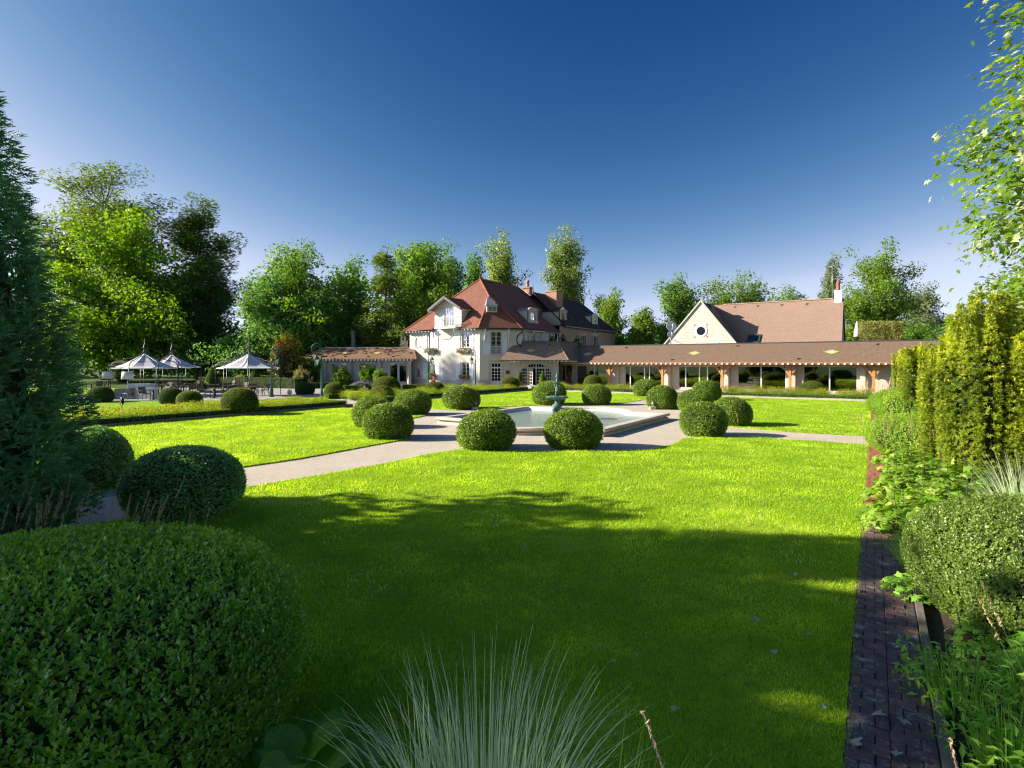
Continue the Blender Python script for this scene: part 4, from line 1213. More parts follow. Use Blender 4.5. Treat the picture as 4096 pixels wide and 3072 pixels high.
# small chimney with a pot, and flower boxes
mb = MB(FR); c = (-38.7, 62.6); mb.box((c[0]-.5, c[1]-.4, 9.5), (c[0]+.5, c[1]+.4, 12.6)); mb.box((c[0]-.6, c[1]-.5, 12.6), (c[0]+.6, c[1]+.5, 12.75)); CHM = mb.build('chimney', M['chim_brick'], H)
mb = MB(FR); mb.lathe([(.28, 12.75), (.2, 13.0), (.2, 13.4), (.3, 13.5), (.12, 13.75)], (c[0], c[1], 0), 8); mb.build('chimney_pot', M['chim_brick'], CHM)

# flowers in window boxes
def flower_box(wl, a0, a1, z, label, seed, mats=('shrub', 'geranium'), hang=.35, d=.22):
    root = thing('window_box', label, 'flower box', wl.M @ Vector(((a0+a1)/2, .2, z)), 'flower boxes on the house')
    mb = MB(wl.M); mb.box((a0, .10, z-.02), (a1, .34, z+.16)); mb.build('trough', M['green_paint'], root)
    rng = np.random.default_rng(seed)
    base = np.array(wl.M.to_3x3()); org = np.array(wl.M.translation) - np.array(wloc(root))
    for nm, n, sz, mt in (('foliage', 260, .11, mats[0]), ('blossom', 150, .09, mats[1])):
        L = np.stack([rng.uniform(a0-.1, a1+.1, n), .24 + rng.normal(0, .12, n), z + .22 + rng.uniform(-hang, .25, n)], 1)
        if nm == 'blossom': L[:, 1] += .08
        Pw = L @ base.T + org
        V, F = cards(Pw, np.tile(np.array(wl.n), (n, 1)) + [0, 0, .4], sz, .8, .6, rng)
        link(nm, fast_mesh(nm, V, F, [M[mt]], None, rng.random(n)), root)
    return root
flower_box(wf, UW[0][0]-.35, UW[0][1]+.15, za(1408, 4), 'red geranium box under the upper left shuttered window', 1)
flower_box(wf, UW[1][0]-.45, UW[1][1]+.05, za(1408, 8), 'red geranium box under the upper window beside the cut corner', 2)
flower_box(wf, UW[0][0]-.2, UW[0][1]+.05, za(1511, 4), 'red flower box in the lower left shuttered window', 3, hang=.12)
flower_box(wf, UW[1][0]-.05, UW[1][1]+.0, za(1516, 8), 'red and white flower box in the lower window beside the cut corner', 4, hang=.12)

# ------------------------------------------------------------------ old stone house behind
S = thing('stone_house', 'old rubble stone house with dark mossy tiled roof, two dormers and a brick chimney', 'house', W(-36.5, 68, 0))
su, sv0, sv1, sez = -32.0, 60.0, 75.6, 7.15
wl = Wall(W(su, sv0), W(su, sv1))
mb = MB(wl.M)
sw = []
for p0, p1, t, b in ((2238, 2256, 1340, 1352), (2322, 2344, 1342, 1378), (2368, 2390, 1344, 1378)):
    a0, a1 = wl.a_at(p0), wl.a_at(p1); am = (a0+a1)/2
    sw.append((a0, a1, wl.z_at(b, am) - (1.2 if t > 1341 else 0), wl.z_at(t, am)))
wall_faces(mb, 0, sez, wl.L, sw, .22)
mb.M = FR
mb.poly([(su, sv1, 0), (-41, sv1, 0), (-41, sv1, sez), (su, sv1, sez)]); mb.poly([(-41, sv0, 0), (-41, sv1, 0), (-41, sv1, sez), (-41, sv0, sez)])
mb.build('wall', M['rubble'], S)
for o in sw:
    window(S, wl, *o, cols=2, rows=3, dep=.18, sill=False)
    mb = MB(wl.M); ubox(mb, o[0]-.28, o[1]+.28, .004, .03, o[3]+.02, o[3]+.3); ubox(mb, o[0]-.22, o[0]-.01, .004, .03, o[2], o[3]+.02); ubox(mb, o[1]+.01, o[1]+.22, .004, .03, o[2], o[3]+.02)
    mb.build('window_surround', M['lime_stone'], S)
rf = MB(FR)
sr0, sr1 = (-36.5, 60.4, 11.65), (-36.5, 73.6, 11.65)
rf.slab([(su+.45, sv0, sez), (su+.45, sv1+.4, sez), sr1, sr0], .14); rf.slab([(-41.5, sv1+.4, sez), (-41.5, sv0, sez), sr0, sr1], .14); rf.slab([(su+.45, sv1+.4, sez), (-41.5, sv1+.4, sez), sr1], .14)
SRF = rf.build('roof', M['dark_tile'], S)
ridge_tiles(SRF, fw(sr0), fw(sr1), R_DARK, .42); ridge_tiles(SRF, fw(sr1), fw((su+.45, sv1+.4, sez)), R_DARK, .42)
gutter_line(S, [W(su+.5, sv0, sez-.02), W(su+.5, sv1+.4, sez-.02)], .08, 'zinc')
gutter_line(S, [W(su+.5, sv1+.1, sez-.1), W(su+.12, sv1+.05, sez-.5), W(su+.12, sv1+.05, 3)], .05, 'white', 'downpipe')
a = V_at(2368, su); gutter_line(S, [W(su+.5, a, sez-.1), W(su+.12, a, sez-.4), W(su+.12, a, 3)], .06, 'white', 'downpipe')
mb = MB(FR); mb.box((-36.3, 63.3, 10.0), (-34.7, 65.1, 12.0)); mb.box((-36.38, 63.22, 12.0), (-34.62, 65.18, 12.15)); mb.build('chimney', M['chim_brick'], S)
side_dormer(2240, 2266, 1302, 1233, -32.55, -35.2, 'stone_dormer', False, 'dark_tile', S, 'lime_stone')
side_dormer(2368, 2391, 1310, 1254, -32.55, -34.8, 'white_dormer', False, 'dark_zinc', S, 'white', 'white')
finial(SRF, fw(sr0), 1.4, 'gutter', .8)

# ------------------------------------------------------------------ entrance pavilion with the arch
PY, PA = 58.6, R(2.0)
PM = Matrix.Translation((0.03, PY, 0)) @ Matrix.Rotation(PA, 4, 'Z')
Pv = thing('entrance_pavilion', 'pale stone pavilion with wide glazed arch under a steep beige tiled roof', 'pavilion', PM @ Vector((2.5, 1, 0)))
wp = Wall(PM @ Vector((0, 0, 0)), PM @ Vector((4.95, 0, 0)))
a0, a1 = wp.a_at(2083), wp.a_at(2207)
zt = 2.66
FLO = 0.33
mb = MB(wp.M); wall_faces(mb, 0, 3.0, wp.L, [(a0, a1, FLO, zt, .95)], .30)
mb.M = PM; mb.poly([(4.95, 0, 0), (4.95, 6.5, 0), (4.95, 6.5, 3.0), (4.95, 0, 3.0)])
mb.build('wall', M['lime_stone'], Pv)
mb = MB(wp.M); n = 16; c, hw = (a0+a1)/2, (a1-a0)/2
prev = None
for k in range(n+1):
    t = PI*k/n
    pi_ = (c-math.cos(t)*hw, zt-.95+math.sin(t)*.95); po = (c-math.cos(t)*(hw+.3), zt-.95+math.sin(t)*1.22)
    if prev: mb.slab([], 0) if False else mb.poly([(prev[0][0], .035, prev[0][1]), (pi_[0], .035, pi_[1]), (po[0], .035, po[1]), (prev[1][0], .035, prev[1][1])]); mb.poly([(prev[1][0], .035, prev[1][1]), (po[0], .035, po[1]), (po[0], 0, po[1]), (prev[1][0], 0, prev[1][1])])
    prev = (pi_, po)
for s, x in ((-1, a0), (1, a1)):
    x1 = x + s*.3; mb.box((min(x, x1), .002, FLO), (max(x, x1), .035, zt-.95))
mb.build('arch_moulding', M['lime_stone'], Pv)
# glazed screen in the arch, one leaf open
gx = [a0, wp.a_at(2110), wp.a_at(2145), wp.a_at(2181), a1]
tz = 2.12
def arch_top(x): return zt-.95 + .95*math.sqrt(max(0.0, 1 - ((x-c)/hw)**2))
scr = MB(wp.M)
for x in gx[1:4]: ubox(scr, x-.05, x+.05, -.29, -.21, FLO, arch_top(x))
ubox(scr, a0+.02, a1-.02, -.29, -.21, tz-.05, tz+.05)
for i in (0, 2, 3):
    n = 3
    for k in range(1, n):
        x = gx[i] + (gx[i+1]-gx[i])*k/n; ubox(scr, x-.018, x+.018, -.275, -.225, FLO, min(arch_top(x), tz))
    for k in range(0, 6):
        z = FLO + .06 + (tz-FLO-.1)*k/5.0
        ubox(scr, gx[i]+.03, gx[i+1]-.03, -.274, -.226, z-.02, z+.02)
for k in range(1, 12):
    x = a0 + (a1-a0)*k/12; ubox(scr, x-.018, x+.018, -.275, -.225, tz, arch_top(x))
n = 14
for k in range(n):
    t0, t1 = PI*k/n, PI*(k+1)/n
    scr.beam((c-math.cos(t0)*(hw-.04), -.25, zt-.95+math.sin(t0)*.91), (c-math.cos(t1)*(hw-.04), -.25, zt-.95+math.sin(t1)*.91), .08)
for x in (a0, a1): ubox(scr, x-.06, x+.06, -.285, -.215, FLO, zt-.95)
SC = scr.build('glazed_screen', M['white'], Pv)
mb = MB(wp.M)
for i in (0, 2, 3): ubox(mb, gx[i]+.03, gx[i+1]-.03, -.256, -.25, FLO, tz)
pts = [(c-math.cos(PI*k/14)*(hw-.05), zt-.95+math.sin(PI*k/14)*.9) for k in range(15)]
pts = [p for p in pts if p[1] > tz]
mb.poly([(p[0], -.252, p[1]) for p in pts] )
mb.build('pane', M['glass'], SC)
lf = MB(wp.M @ Matrix.Translation((gx[1]+.05, -.2, 0)) @ Matrix.Rotation(R(55), 4, 'Z'))
lw = gx[2]-gx[1]-.1
for x in (0, lw/2-.02, lw-.06): lf.box((x, -.02, FLO+.02), (x+.06 if x != lw/2-.02 else x+.03, .02, tz-.06))
for k in range(6): z = FLO+.05+(tz-FLO-.16)*k/5; lf.box((.06, -.018, z-.025), (lw-.06, .018, z+.025))
LF = lf.build('door_leaf', M['cream'], Pv)
mb = MB(lf.M); mb.box((.05, -.004, FLO+.05), (lw-.05, .002, tz-.08)); mb.build('pane', M['glass'], LF)
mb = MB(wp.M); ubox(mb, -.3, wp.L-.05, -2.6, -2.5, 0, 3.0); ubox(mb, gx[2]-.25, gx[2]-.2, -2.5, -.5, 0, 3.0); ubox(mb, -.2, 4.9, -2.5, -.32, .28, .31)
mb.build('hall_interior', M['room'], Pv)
mb = MB(wp.M); ubox(mb, gx[1]+.25, gx[1]+.52, -2.49, -2.46, 1.45, 1.95); mb.build('picture_frame', M['black'], Pv)
# roof
e0, e1 = PM.inverted() @ Vector((X_at(1999, 57.85), 57.85, 2.97)), PM.inverted() @ Vector((X_at(2275, 57.85), 57.85, 2.97))
r0, r1 = PM.inverted() @ Vector((X_at(2062, 60.0), 60.0, 4.97)), PM.inverted() @ Vector((X_at(2230, 60.0), 60.0, 4.97))
dv = PM.inverted().to_3x3() @ W(0, 1)
r2 = r1 + dv * 4.6; e2 = e1 + dv * 6.0
rf = MB(PM); rf.slab([e0, e1, r1, r0], .12); rf.slab([e1, e2, r2, r1], .12)
bk = [r0, r1, r1 + Vector((0, 2.8, -2.0)), r0 + Vector((0, 2.8, -2.0))]; rf.slab(bk, .12)
PRF = rf.build('roof', M['pav_tile'], Pv)
pw = lambda p: PM @ Vector(p)
for p, q in ((r0, r1), (r1, e1), (r1, r2)): ridge_tiles(PRF, pw(p), pw(q), R_BEIGE, .48)
finial(PRF, pw(r1), .95, 'lime_stone', .9)
outp = PM.to_3x3() @ Vector((0, -1, 0))
rafter_tails(Pv, pw(e0 + Vector((1.0, .06, -.16))), pw(e1 + Vector((-.1, .06, -.16))), outp, .42, rafter_wing)
rafter_tails(Pv, pw(e1 + dv*.2 + Vector((-.06, 0, -.16))), pw(e1 + dv*2.2 + Vector((-.06, 0, -.16))), PM.to_3x3() @ Vector((dv.y, -dv.x, 0)), .45, rafter_wing)
mc_ = r0.lerp(r1, .42).lerp(e0.lerp(e1, .42), .5)
motif(PRF, pw(mc_), pw(e1) - pw(e0), pw(r0.lerp(r1, .5)) - pw(e0.lerp(e1, .5)), .15)
vents(PRF, [pw(r0.lerp(r1, .78) * .82 + e0.lerp(e1, .8) * .18)])

# ------------------------------------------------------------------ dining wing on the right
VW, VP, VE, VRG = 55.1, 54.3, 53.6, 56.6
WG = thing('dining_wing', 'long low wing with brown tiled roof, oak posts and wide dark windows', 'wing', W(-12, 56, 0))
ww = Wall(W(-31.0, VW), W(9.0, VW))
WF = 0.15
wops = []
for p0, p1, t, b in ((2306, 2431, 1463, 1545), (2499, 2647, 1463, 1556), (2714, 2884, 1464, 1566), (2951, 3143, 1465, 1565), (3214, 3429, 1466, 1573)):
    a0, a1 = ww.a_at(p0), ww.a_at(p1); am = (a0+a1)/2
    wops.append((a0, a1, max(WF, ww.z_at(b, am)), 2.36))
dx = (ww.a_at(2251), ww.a_at(2262), WF, 2.30)
mb = MB(ww.M); wall_faces(mb, 0, 2.62, ww.L, wops + [dx], .16); mb.build('wall', M['lime_stone'], WG)
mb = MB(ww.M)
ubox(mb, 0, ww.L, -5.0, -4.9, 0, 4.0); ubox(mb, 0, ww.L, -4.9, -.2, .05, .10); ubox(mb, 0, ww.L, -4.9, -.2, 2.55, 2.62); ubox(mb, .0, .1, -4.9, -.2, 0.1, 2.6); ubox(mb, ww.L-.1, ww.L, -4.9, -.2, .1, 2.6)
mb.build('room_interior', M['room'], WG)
mull = {0: (2378,), 1: (2520, 2577, 2597), 2: (2742, 2797, 2829), 3: (3044,), 4: (3318,)}
for i, o in enumerate(wops):
    mb = MB(ww.M); fr = .05
    ubox(mb, o[0], o[0]+fr, -.15, -.07, o[2], o[3]); ubox(mb, o[1]-fr, o[1], -.15, -.07, o[2], o[3]); ubox(mb, o[0]+fr, o[1]-fr, -.15, -.07, o[2], o[2]+.07); ubox(mb, o[0]+fr, o[1]-fr, -.15, -.07, o[3]-fr, o[3])
    for px in mull[i]:
        x = ww.a_at(px); ubox(mb, x-.05, x+.05, -.15, -.06, o[2]+.07, o[3]-fr)
    w_ = mb.build('window', M['white'], WG)
    xs = [o[0]+fr] + [ww.a_at(px) for px in mull[i]] + [o[1]-fr]
    for x0, x1 in zip(xs, xs[1:]):
        mb = MB(ww.M); ubox(mb, x0+.02, x1-.02, -.115, -.105, o[2]+.05, o[3]-.03); mb.build('pane', M['glass_wing'], w_)
    if i >= 2:
        for x in (o[0]+.12, o[1]-.72):
            if i == 2 and x > o[0]+1: x += .25
            mb = MB(ww.M); n = 8
            for k in range(n):
                x0, x1 = x+.55*k/n, x+.55*(k+1)/n; d0, d1 = -.35-.07*(k % 2), -.35-.07*((k+1) % 2)
                mb.poly([(x0, d0, .12), (x1, d1, .12), (x1, d1, 2.5), (x0, d0, 2.5)])
            mb.build('curtain', M['curtain'], w_)
    else:
        mb = MB(ww.M); n = max(4, int((o[1]-o[0])/.22)); mats_ = [M['curtain_tan'], M['curtain_dark']] if 'curtain_tan' in M else None
        if mats_ is None:
            M['curtain_tan'], M['curtain_dark'] = pm('tan blind stripe', (.42, .33, .19), (.36, .28, .16), 5, .9), pm('brown blind stripe', (.10, .07, .05), (.08, .055, .04), 5, .9); mats_ = [M['curtain_tan'], M['curtain_dark']]
        for k in range(n):
            mb.mi = k % 2; x0, x1 = o[0]+(o[1]-o[0])*k/n, o[0]+(o[1]-o[0])*(k+1)/n
            mb.poly([(x0, -.4, 1.88), (x1, -.4, 1.88), (x1, -.4, 2.5), (x0, -.4, 2.5)])
        mb.build('striped_blind', mats_, w_)
mb = MB(ww.M); ubox(mb, dx[0]-.05, dx[0], -.1, -.03, dx[2], dx[3]); ubox(mb, dx[1], dx[1]+.05, -.1, -.03, dx[2], dx[3]); ubox(mb, dx[0], dx[1], -.1, -.03, 1.95, 2.02); w_ = mb.build('side_window', M['cream'], WG)
mb = MB(ww.M); ubox(mb, dx[0], dx[1], -.075, -.07, dx[2], dx[3]); mb.build('pane', M['glass_wing'], w_)
for x0, x1 in ((ww.a_at(2266), ww.a_at(2276)), (ww.a_at(2291), ww.a_at(2303)), (ww.a_at(2452), ww.a_at(2477)), (ww.a_at(2662), ww.a_at(2686)), (ww.a_at(2900), ww.a_at(2920)), (ww.a_at(3160), ww.a_at(3183)), (ww.a_at(3440), ww.a_at(3462))):
    mb = MB(ww.M); ubox(mb, x0, x1, .003, .34, 0, 2.5); mb.build('pilaster', M['lime_stone'], WG)
for px in (2438, 2650, 2889, 3160, 3495, 3800):
    u = U_at(px, VP)
    mb = MB(FR); mb.box((u-.14, VP-.14, .0), (u+.14, VP+.14, .26)); mb.build('post_base', M['lime_stone'], WG)
    mb = MB(FR); mb.box((u-.105, VP-.105, .26), (u+.105, VP+.105, 2.36)); PO = mb.build('post', M['oak'], WG)
    for s in (-1, 1):
        mb = MB(FR); pa = [(u + s*(.10 + .75*(.55*(1-math.cos(t)) + .45*t/(PI/2))), VP, 1.56 + .80*(.55*math.sin(t) + .45*t/(PI/2))) for t in [PI/2*k/5 for k in range(6)]]
        for p, q in zip(pa, pa[1:]): mb.beam(p, q, .09, .13)
        mb.build('brace', M['oak'], PO)
mb = MB(FR); mb.box((-31.0, VP-.10, 2.37), (9, VP+.10, 2.50)); mb.build('wall_plate', M['oak'], WG)
mb = MB(FR); mb.box((-31.2, VE+.02, 2.50), (9, VE+.05, 2.535)); mb.box((-31.2, VE-.06, 2.64), (9, VE-.03, 2.70)); mb.build('fascia', M['oak'], WG)
rf = MB(FR); VB = 60.6
rf.slab([(-31.4, VE-.05, 2.70), (9.2, VE-.05, 2.70), (9.2, VRG, 4.52), (-31.4, VRG, 4.52)], .10)
rf.slab([(9.2, VB, 4.0), (-31.4, VB, 4.0), (-31.4, VRG+.02, 4.50), (9.2, VRG+.02, 4.50)], .10)
WRF = rf.build('roof', M['wing_tile'], WG)
mb = MB(FR); mb.box((-31.4, VRG-.06, 4.50), (9.2, VRG+.14, 4.60)); mb.build('ridge_flashing', M['dark_zinc'], WRF)
px = 2240.0
us = []
for px in (2246,2261,2276,2291,2306,2321,2336,2350,2366,2381,2396,2412,2429,2446,2463,2481,2498,2516,2534,2552,2570,2588,2607,2626,2645,2664,2683,2702,2722,2742,2761,2781,2802,2823,2844,2865,2888,2910,2934,2958,2982,3007,3032,3057,3081,3106,3131,3153,3177,3201,3224,3250,3275,3301,3327,3353,3379,3405,3432,3460,3488,3515,3543,3570,3600,3630):
    link('rafter_tail', rafter_wing, WG, W(U_at(px, VE), VE-.0, 2.585) - wloc(WG), (0, 0, math.atan2(out_f.y, out_f.x)))
slope = (W(0, VRG, 4.52) - W(0, VE-.05, 2.70))
def on_wing(px, f): u = U_at(px, VE + (VRG-VE)*f); return W(u, VE-.05 + (VRG-VE+.05)*f, 2.70 + 1.82*f)
for px in (2351, 2778, 3326): motif(WRF, on_wing(px, .50), W(1, 0), slope, .15)
vents(WRF, [on_wing(p_, f_) for p_, f_ in ((2506, .86), (2952, .86), (3512, .84), (2691, .13), (3196, .16))])
# things seen in the rooms
mb = MB(); tb = Vector(ww.M @ Vector((ww.a_at(3030), -1.3, .1)))
t_ = thing('dining_table', 'round dining table under white cloth behind the window with red curtains', 'table', tb)
mb.lathe([(.62, 0.02), (.58, .35), (.55, .72), (.54, .74)], tb, 14); mb.build('tablecloth', M['canvas'], t_)
for i, px in enumerate((3225, 3300, 3335, 3400)):
    a = ww.a_at(px + 20)
    t_ = thing('dining_chair', ['wooden dining chair by the left edge of the rightmost wide window', 'wooden dining chair left of the rightmost window mullion', 'wooden dining chair right of the rightmost window mullion', 'wooden dining chair by the right edge of the rightmost wide window'][i], 'chair', ww.M @ Vector((a, -1.0, .1)), 'chairs seen through the dining wing windows')
    mb = MB(ww.M); ubox(mb, a-.22, a+.22, -1.0, -.96, .5, 1.0); mb.build('backrest', M['oak'], t_)
    mb = MB(ww.M); ubox(mb, a-.22, a+.22, -1.42, -1.0, .50, .56); mb.build('seat', M['oak'], t_)
    for sx in (-.2, .2):
        for sy in (-1.4, -1.0): mb = MB(ww.M); ubox(mb, a+sx-.02, a+sx+.02, sy-.02, sy+.02, .1, .5); mb.build('leg', M['oak'], t_)
# step before the terrace door of the wing
mb = MB(FR); u0, u1 = U_at(2700, 52.5), U_at(2900, 52.5); mb.box((-14.2, 53.0, 0), (-10.9, 54.0, .13)); tag(mb.build('door_step', M['lime_stone']), kind='structure')

# ------------------------------------------------------------------ left wing
LM = Matrix.Translation((-11.7, 63.3, 0)) @ Matrix.Rotation(R(174.5), 4, 'Z')
L_ = thing('garden_wing', 'low cream wing with light brown tiled roof and three sliding windows left of the house', 'wing', (-17, 65, 0))
wlg = Wall(LM @ Vector((11.8, 0, 0)), LM @ Vector((0, 0, 0)))
lops = []
for p0, p1 in ((1322, 1390), (1433, 1506), (1556, 1629)):
    a0, a1 = wlg.a_at(p0), wlg.a_at(p1); lops.append((a0, a1, .42, wlg.z_at(1450, a0)))
mb = MB(wlg.M); wall_faces(mb, 0, 3.1, wlg.L, lops, .14); mb.poly([(0, 0, 0), (0, -5, 0), (0, -5, 3.1), (0, 0, 3.1)]); mb.build('wall', M['render'], L_)
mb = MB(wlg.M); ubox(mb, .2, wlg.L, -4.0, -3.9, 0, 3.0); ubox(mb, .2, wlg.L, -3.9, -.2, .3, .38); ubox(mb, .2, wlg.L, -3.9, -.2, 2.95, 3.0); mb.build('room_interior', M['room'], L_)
for i, o in enumerate(lops):
    mb = MB(wlg.M); fr = .11; xm = (o[0]+o[1])/2 + (.1 if i < 2 else .02)
    ubox(mb, o[0], o[0]+fr, -.13, -.05, o[2], o[3]); ubox(mb, o[1]-fr, o[1], -.13, -.05, o[2], o[3]); ubox(mb, o[0]+fr, o[1]-fr, -.13, -.05, o[2], o[2]+.08); ubox(mb, o[0]+fr, o[1]-fr, -.13, -.05, o[3]-fr, o[3]); ubox(mb, xm-.12, xm+.12, -.13, -.04, o[2]+.08, o[3]-fr)
    w_ = mb.build('sliding_window', M['white'], L_)
    for x0, x1 in ((o[0]+fr, xm-.12), (xm+.12, o[1]-fr)):
        mb = MB(wlg.M); ubox(mb, x0, x1, -.095, -.088, o[2]+.07, o[3]-.1); mb.build('pane', M['glass_wing'], w_)
    mb = MB(wlg.M)
    for k in range(7):
        x0, x1 = o[0]+.15+.07*k, o[0]+.22+.07*k; mb.poly([(x0, -.4-.05*(k % 2), .4), (x1, -.4-.05*((k+1) % 2), .4), (x1, -.4-.05*((k+1) % 2), 2.8), (x0, -.4-.05*(k % 2), 2.8)])
    mb.build('curtain', M['curtain'], w_)
for px in (1301, 1403, 1521, 1640):
    a = wlg.a_at(px); mb = MB(wlg.M); mb.lathe([(.26, 0), (.24, .3), (.22, 2.6), (.27, 2.75), (.27, 3.0)], (a, .25, 0), 10); mb.build('column', M['cream'], L_)
rf = MB(wlg.M)
le, lr = 3.14, 4.46
rf.slab([(-.9, .85, le), (wlg.L+.95, .85, le), (wlg.L+.05, -2.4+1.2, lr), (.9, -1.2, lr)], .1)
rf.slab([(-.9, -5.4, le), (-.9, .85, le), (.9, -1.2, lr), (.9, -3.6, lr)], .1); rf.slab([(wlg.L+.95, .85, le), (wlg.L+.95, -1.4, le+.2), (wlg.L+.05, -1.2, lr)], .1)
rf.slab([(.9, -1.2, lr), (wlg.L+.05, -1.2, lr), (wlg.L+.05, -3.6, lr-.03), (.9, -3.6, lr-.03)], .1)
LRF = rf.build('roof', M['left_tile'], L_)
mb = MB(wlg.M); ubox(mb, .85, wlg.L+.1, -1.3, -1.18, lr-.02, lr+.07); mb.build('ridge_flashing', M['zinc'], LRF)
lw_ = lambda p: wlg.M @ Vector(p)
rafter_tails(L_, lw_((-.6, .80, le-.16)), lw_((wlg.L+.5, .80, le-.16)), wlg.n, .36, rafter_wing, 31)
ridge_tiles(LRF, lw_((wlg.L+.95, .85, le)), lw_((wlg.L+.05, -1.2, lr)), R_BEIGE, .4); ridge_tiles(LRF, lw_((-.9, .85, le)), lw_((.9, -1.2, lr)), R_BEIGE, .4)
eu = lw_((1, 0, 0)) - lw_((0, 0, 0)); ev = lw_((0, -2.05, 1.32)) - lw_((0, 0, 0))
for px in (1374, 1507): motif(LRF, lw_((wlg.a_at(px), .85-1.02, le+.66)), eu, ev, .12)
vents(LRF, [lw_((wlg.a_at(px), .85-2.05*f, le+1.32*f)) for px, f in ((1358, .78), (1446, .78), (1540, .8), (1298, .18), (1388, .18), (1479, .18), (1577, .18))])

# ------------------------------------------------------------------ barn behind the wing
B = thing('barn_house', 'white stone gabled barn house with large pinkish brown tiled roof behind the dining wing', 'house', W(-10, 63, 0))
VG, VRr, bz = 60.3, 66.0, 9.30
ua = U_at(2804, VG); ul, ur = U_at(2650, VG), U_at(2952, VG); gz = Z_at(1206, Y_uv(ua, VG)); gb = 4.45
gl_ = ul; hw = (ur-ul)/2
zslope = (gz-gb)/hw
mb = MB(FR)
def gp_(u, z): return (u, VG, z)
uc, zc_, rr_ = U_at(2804, VG), Z_at(1324, Y_uv(ua, VG)), .46
nseg = 20
ring = [(uc + rr_*math.cos(2*PI*k/nseg), zc_ + rr_*math.sin(2*PI*k/nseg)) for k in range(nseg)]
sq = []
for k in range(nseg):
    t = 2*PI*k/nseg; m_ = max(abs(math.cos(t)), abs(math.sin(t))); sq.append((uc + .7*math.cos(t)/m_, zc_ + .7*math.sin(t)/m_))
for k in range(nseg):
    a_, b_ = ring[k], ring[(k+1) % nseg]; c_, d_ = sq[k], sq[(k+1) % nseg]
    mb.poly([gp_(*a_), gp_(*b_), gp_(*d_), gp_(*c_)]); mb.poly([gp_(*a_), gp_(*b_), (b_[0], VG+.25, b_[1]), (a_[0], VG+.25, a_[1])])
s = .7
mb.poly([gp_(ul, 0), gp_(ur, 0), gp_(ur, gb), gp_(ul, gb)])
def edge_u(z, side): return ua + side*(gz-z)/zslope
z0, z1 = zc_-s, zc_+s
mb.poly([gp_(ul, gb), gp_(ur, gb), gp_(edge_u(z0, 1), z0), gp_(edge_u(z0, -1), z0)])
mb.poly([gp_(edge_u(z0, -1), z0), gp_(uc-s, z0), gp_(uc-s, z1), gp_(edge_u(z1, -1), z1)])
mb.poly([gp_(uc+s, z0), gp_(edge_u(z0, 1), z0), gp_(edge_u(z1, 1), z1), gp_(uc+s, z1)])
mb.poly([gp_(edge_u(z1, -1), z1), gp_(edge_u(z1, 1), z1), gp_(ua, gz)])
mb.build('gable_wall', M['gable_stone'], B)
mb = MB(FR); mb.poly([(ul, VG, 0), (ul, 72, 0), (ul, 72, gb), (ul, VG, gb)]); mb.build('side_wall', M['gable_stone'], B)
mb = MB(FR); mb.poly([(-2.75, VG+1.4, 0), (-2.75, 71, 0), (-2.75, 71, gb), (-2.75, VRr, bz-.15), (-2.75, VG+1.4, gb)])
mb.build('end_wall', M['gable_stone'], B)
mb = MB(FR)
for k in range(nseg):
    a_, b_ = ring[k], ring[(k+1) % nseg]
    o_ = [(uc+(p[0]-uc)*1.42, zc_+(p[1]-zc_)*1.42) for p in (a_, b_)]
    mb.poly([(a_[0], VG-.05, a_[1]), (b_[0], VG-.05, b_[1]), (o_[1][0], VG-.05, o_[1][1]), (o_[0][0], VG-.05, o_[0][1])])
    mb.poly([(o_[0][0], VG-.05, o_[0][1]), (o_[1][0], VG-.05, o_[1][1]), (o_[1][0], VG-.003, o_[1][1]), (o_[0][0], VG-.003, o_[0][1])])
    mb.poly([(a_[0], VG-.05, a_[1]), (b_[0], VG-.05, b_[1]), (b_[0], VG+.0, b_[1]), (a_[0], VG+.0, a_[1])])
RW = mb.build('round_window', M['white'], B)
mb = MB(FR); mb.poly([(p[0], VG+.16, p[1]) for p in ring]); mb.build('pane', M['glass'], RW)
mb = MB(FR); mb.box((uc-1, VG+1, zc_-1), (uc+1, VG+1.1, zc_+1)); mb.build('room_wall', M['room'], RW)
rf = MB(FR)
rf.slab([(ul-.12, VG-.06, gb-.12), (ua, VG-.06, gz+.03), (ua, VRr, gz+.03), (ul-.12, VRr+.0, gb-.12)], .12)
rf.slab([(ua, VG-.06, gz+.03), (ur+.12, VG-.06, gb-.12), (ur+.12, VG+1.3, gb-.12), (ua, VRr, gz+.03)], .12)
ve = VG + .4; ze = bz - (VRr-ve)*(bz-gb)/(VRr-(VG+1.3))
rf.slab([(ua+.3, ve, ze), (-2.6, ve, ze), (-2.6, VRr, bz), (ua, VRr, bz)], .12)
rf.slab([(-2.6, VRr+5.5, gb), (ua, VRr+5.5, gb), (ua, VRr, bz), (-2.6, VRr, bz)], .12)
BRF = rf.build('roof', M['barn_tile'], B)
ridge_tiles(BRF, fw((ua+1.0, VRr, bz)), fw((-3.6, VRr, bz)), R_BARN, .45)
mb = MB(FR)
for s, ue in ((-1, ul-.10), (1, ur+.10)): mb.beam((ue, VG-.10, gb-.10), (ua, VG-.10, gz+.06), .10, .14)
mb.build('verge', M['lime_stone'], BRF)
c = (U_at(3353, VRr), VRr)
mb = MB(FR); mb.box((c[0]-.35, c[1]-.4, 8.7), (c[0]+.35, c[1]+.4, 10.05)); mb.box((c[0]-.4, c[1]-.45, 10.05), (c[0]+.4, c[1]+.45, 10.13)); CH_ = mb.build('chimney', M['white'], B)
mb = MB(FR); mb.lathe([(.2, 10.13), (.16, 10.4), (.15, 10.8), (.2, 10.88), (.06, 11.2)], (c[0], c[1], 0), 8); mb.build('chimney_pot', M['red_ridge'], CH_)
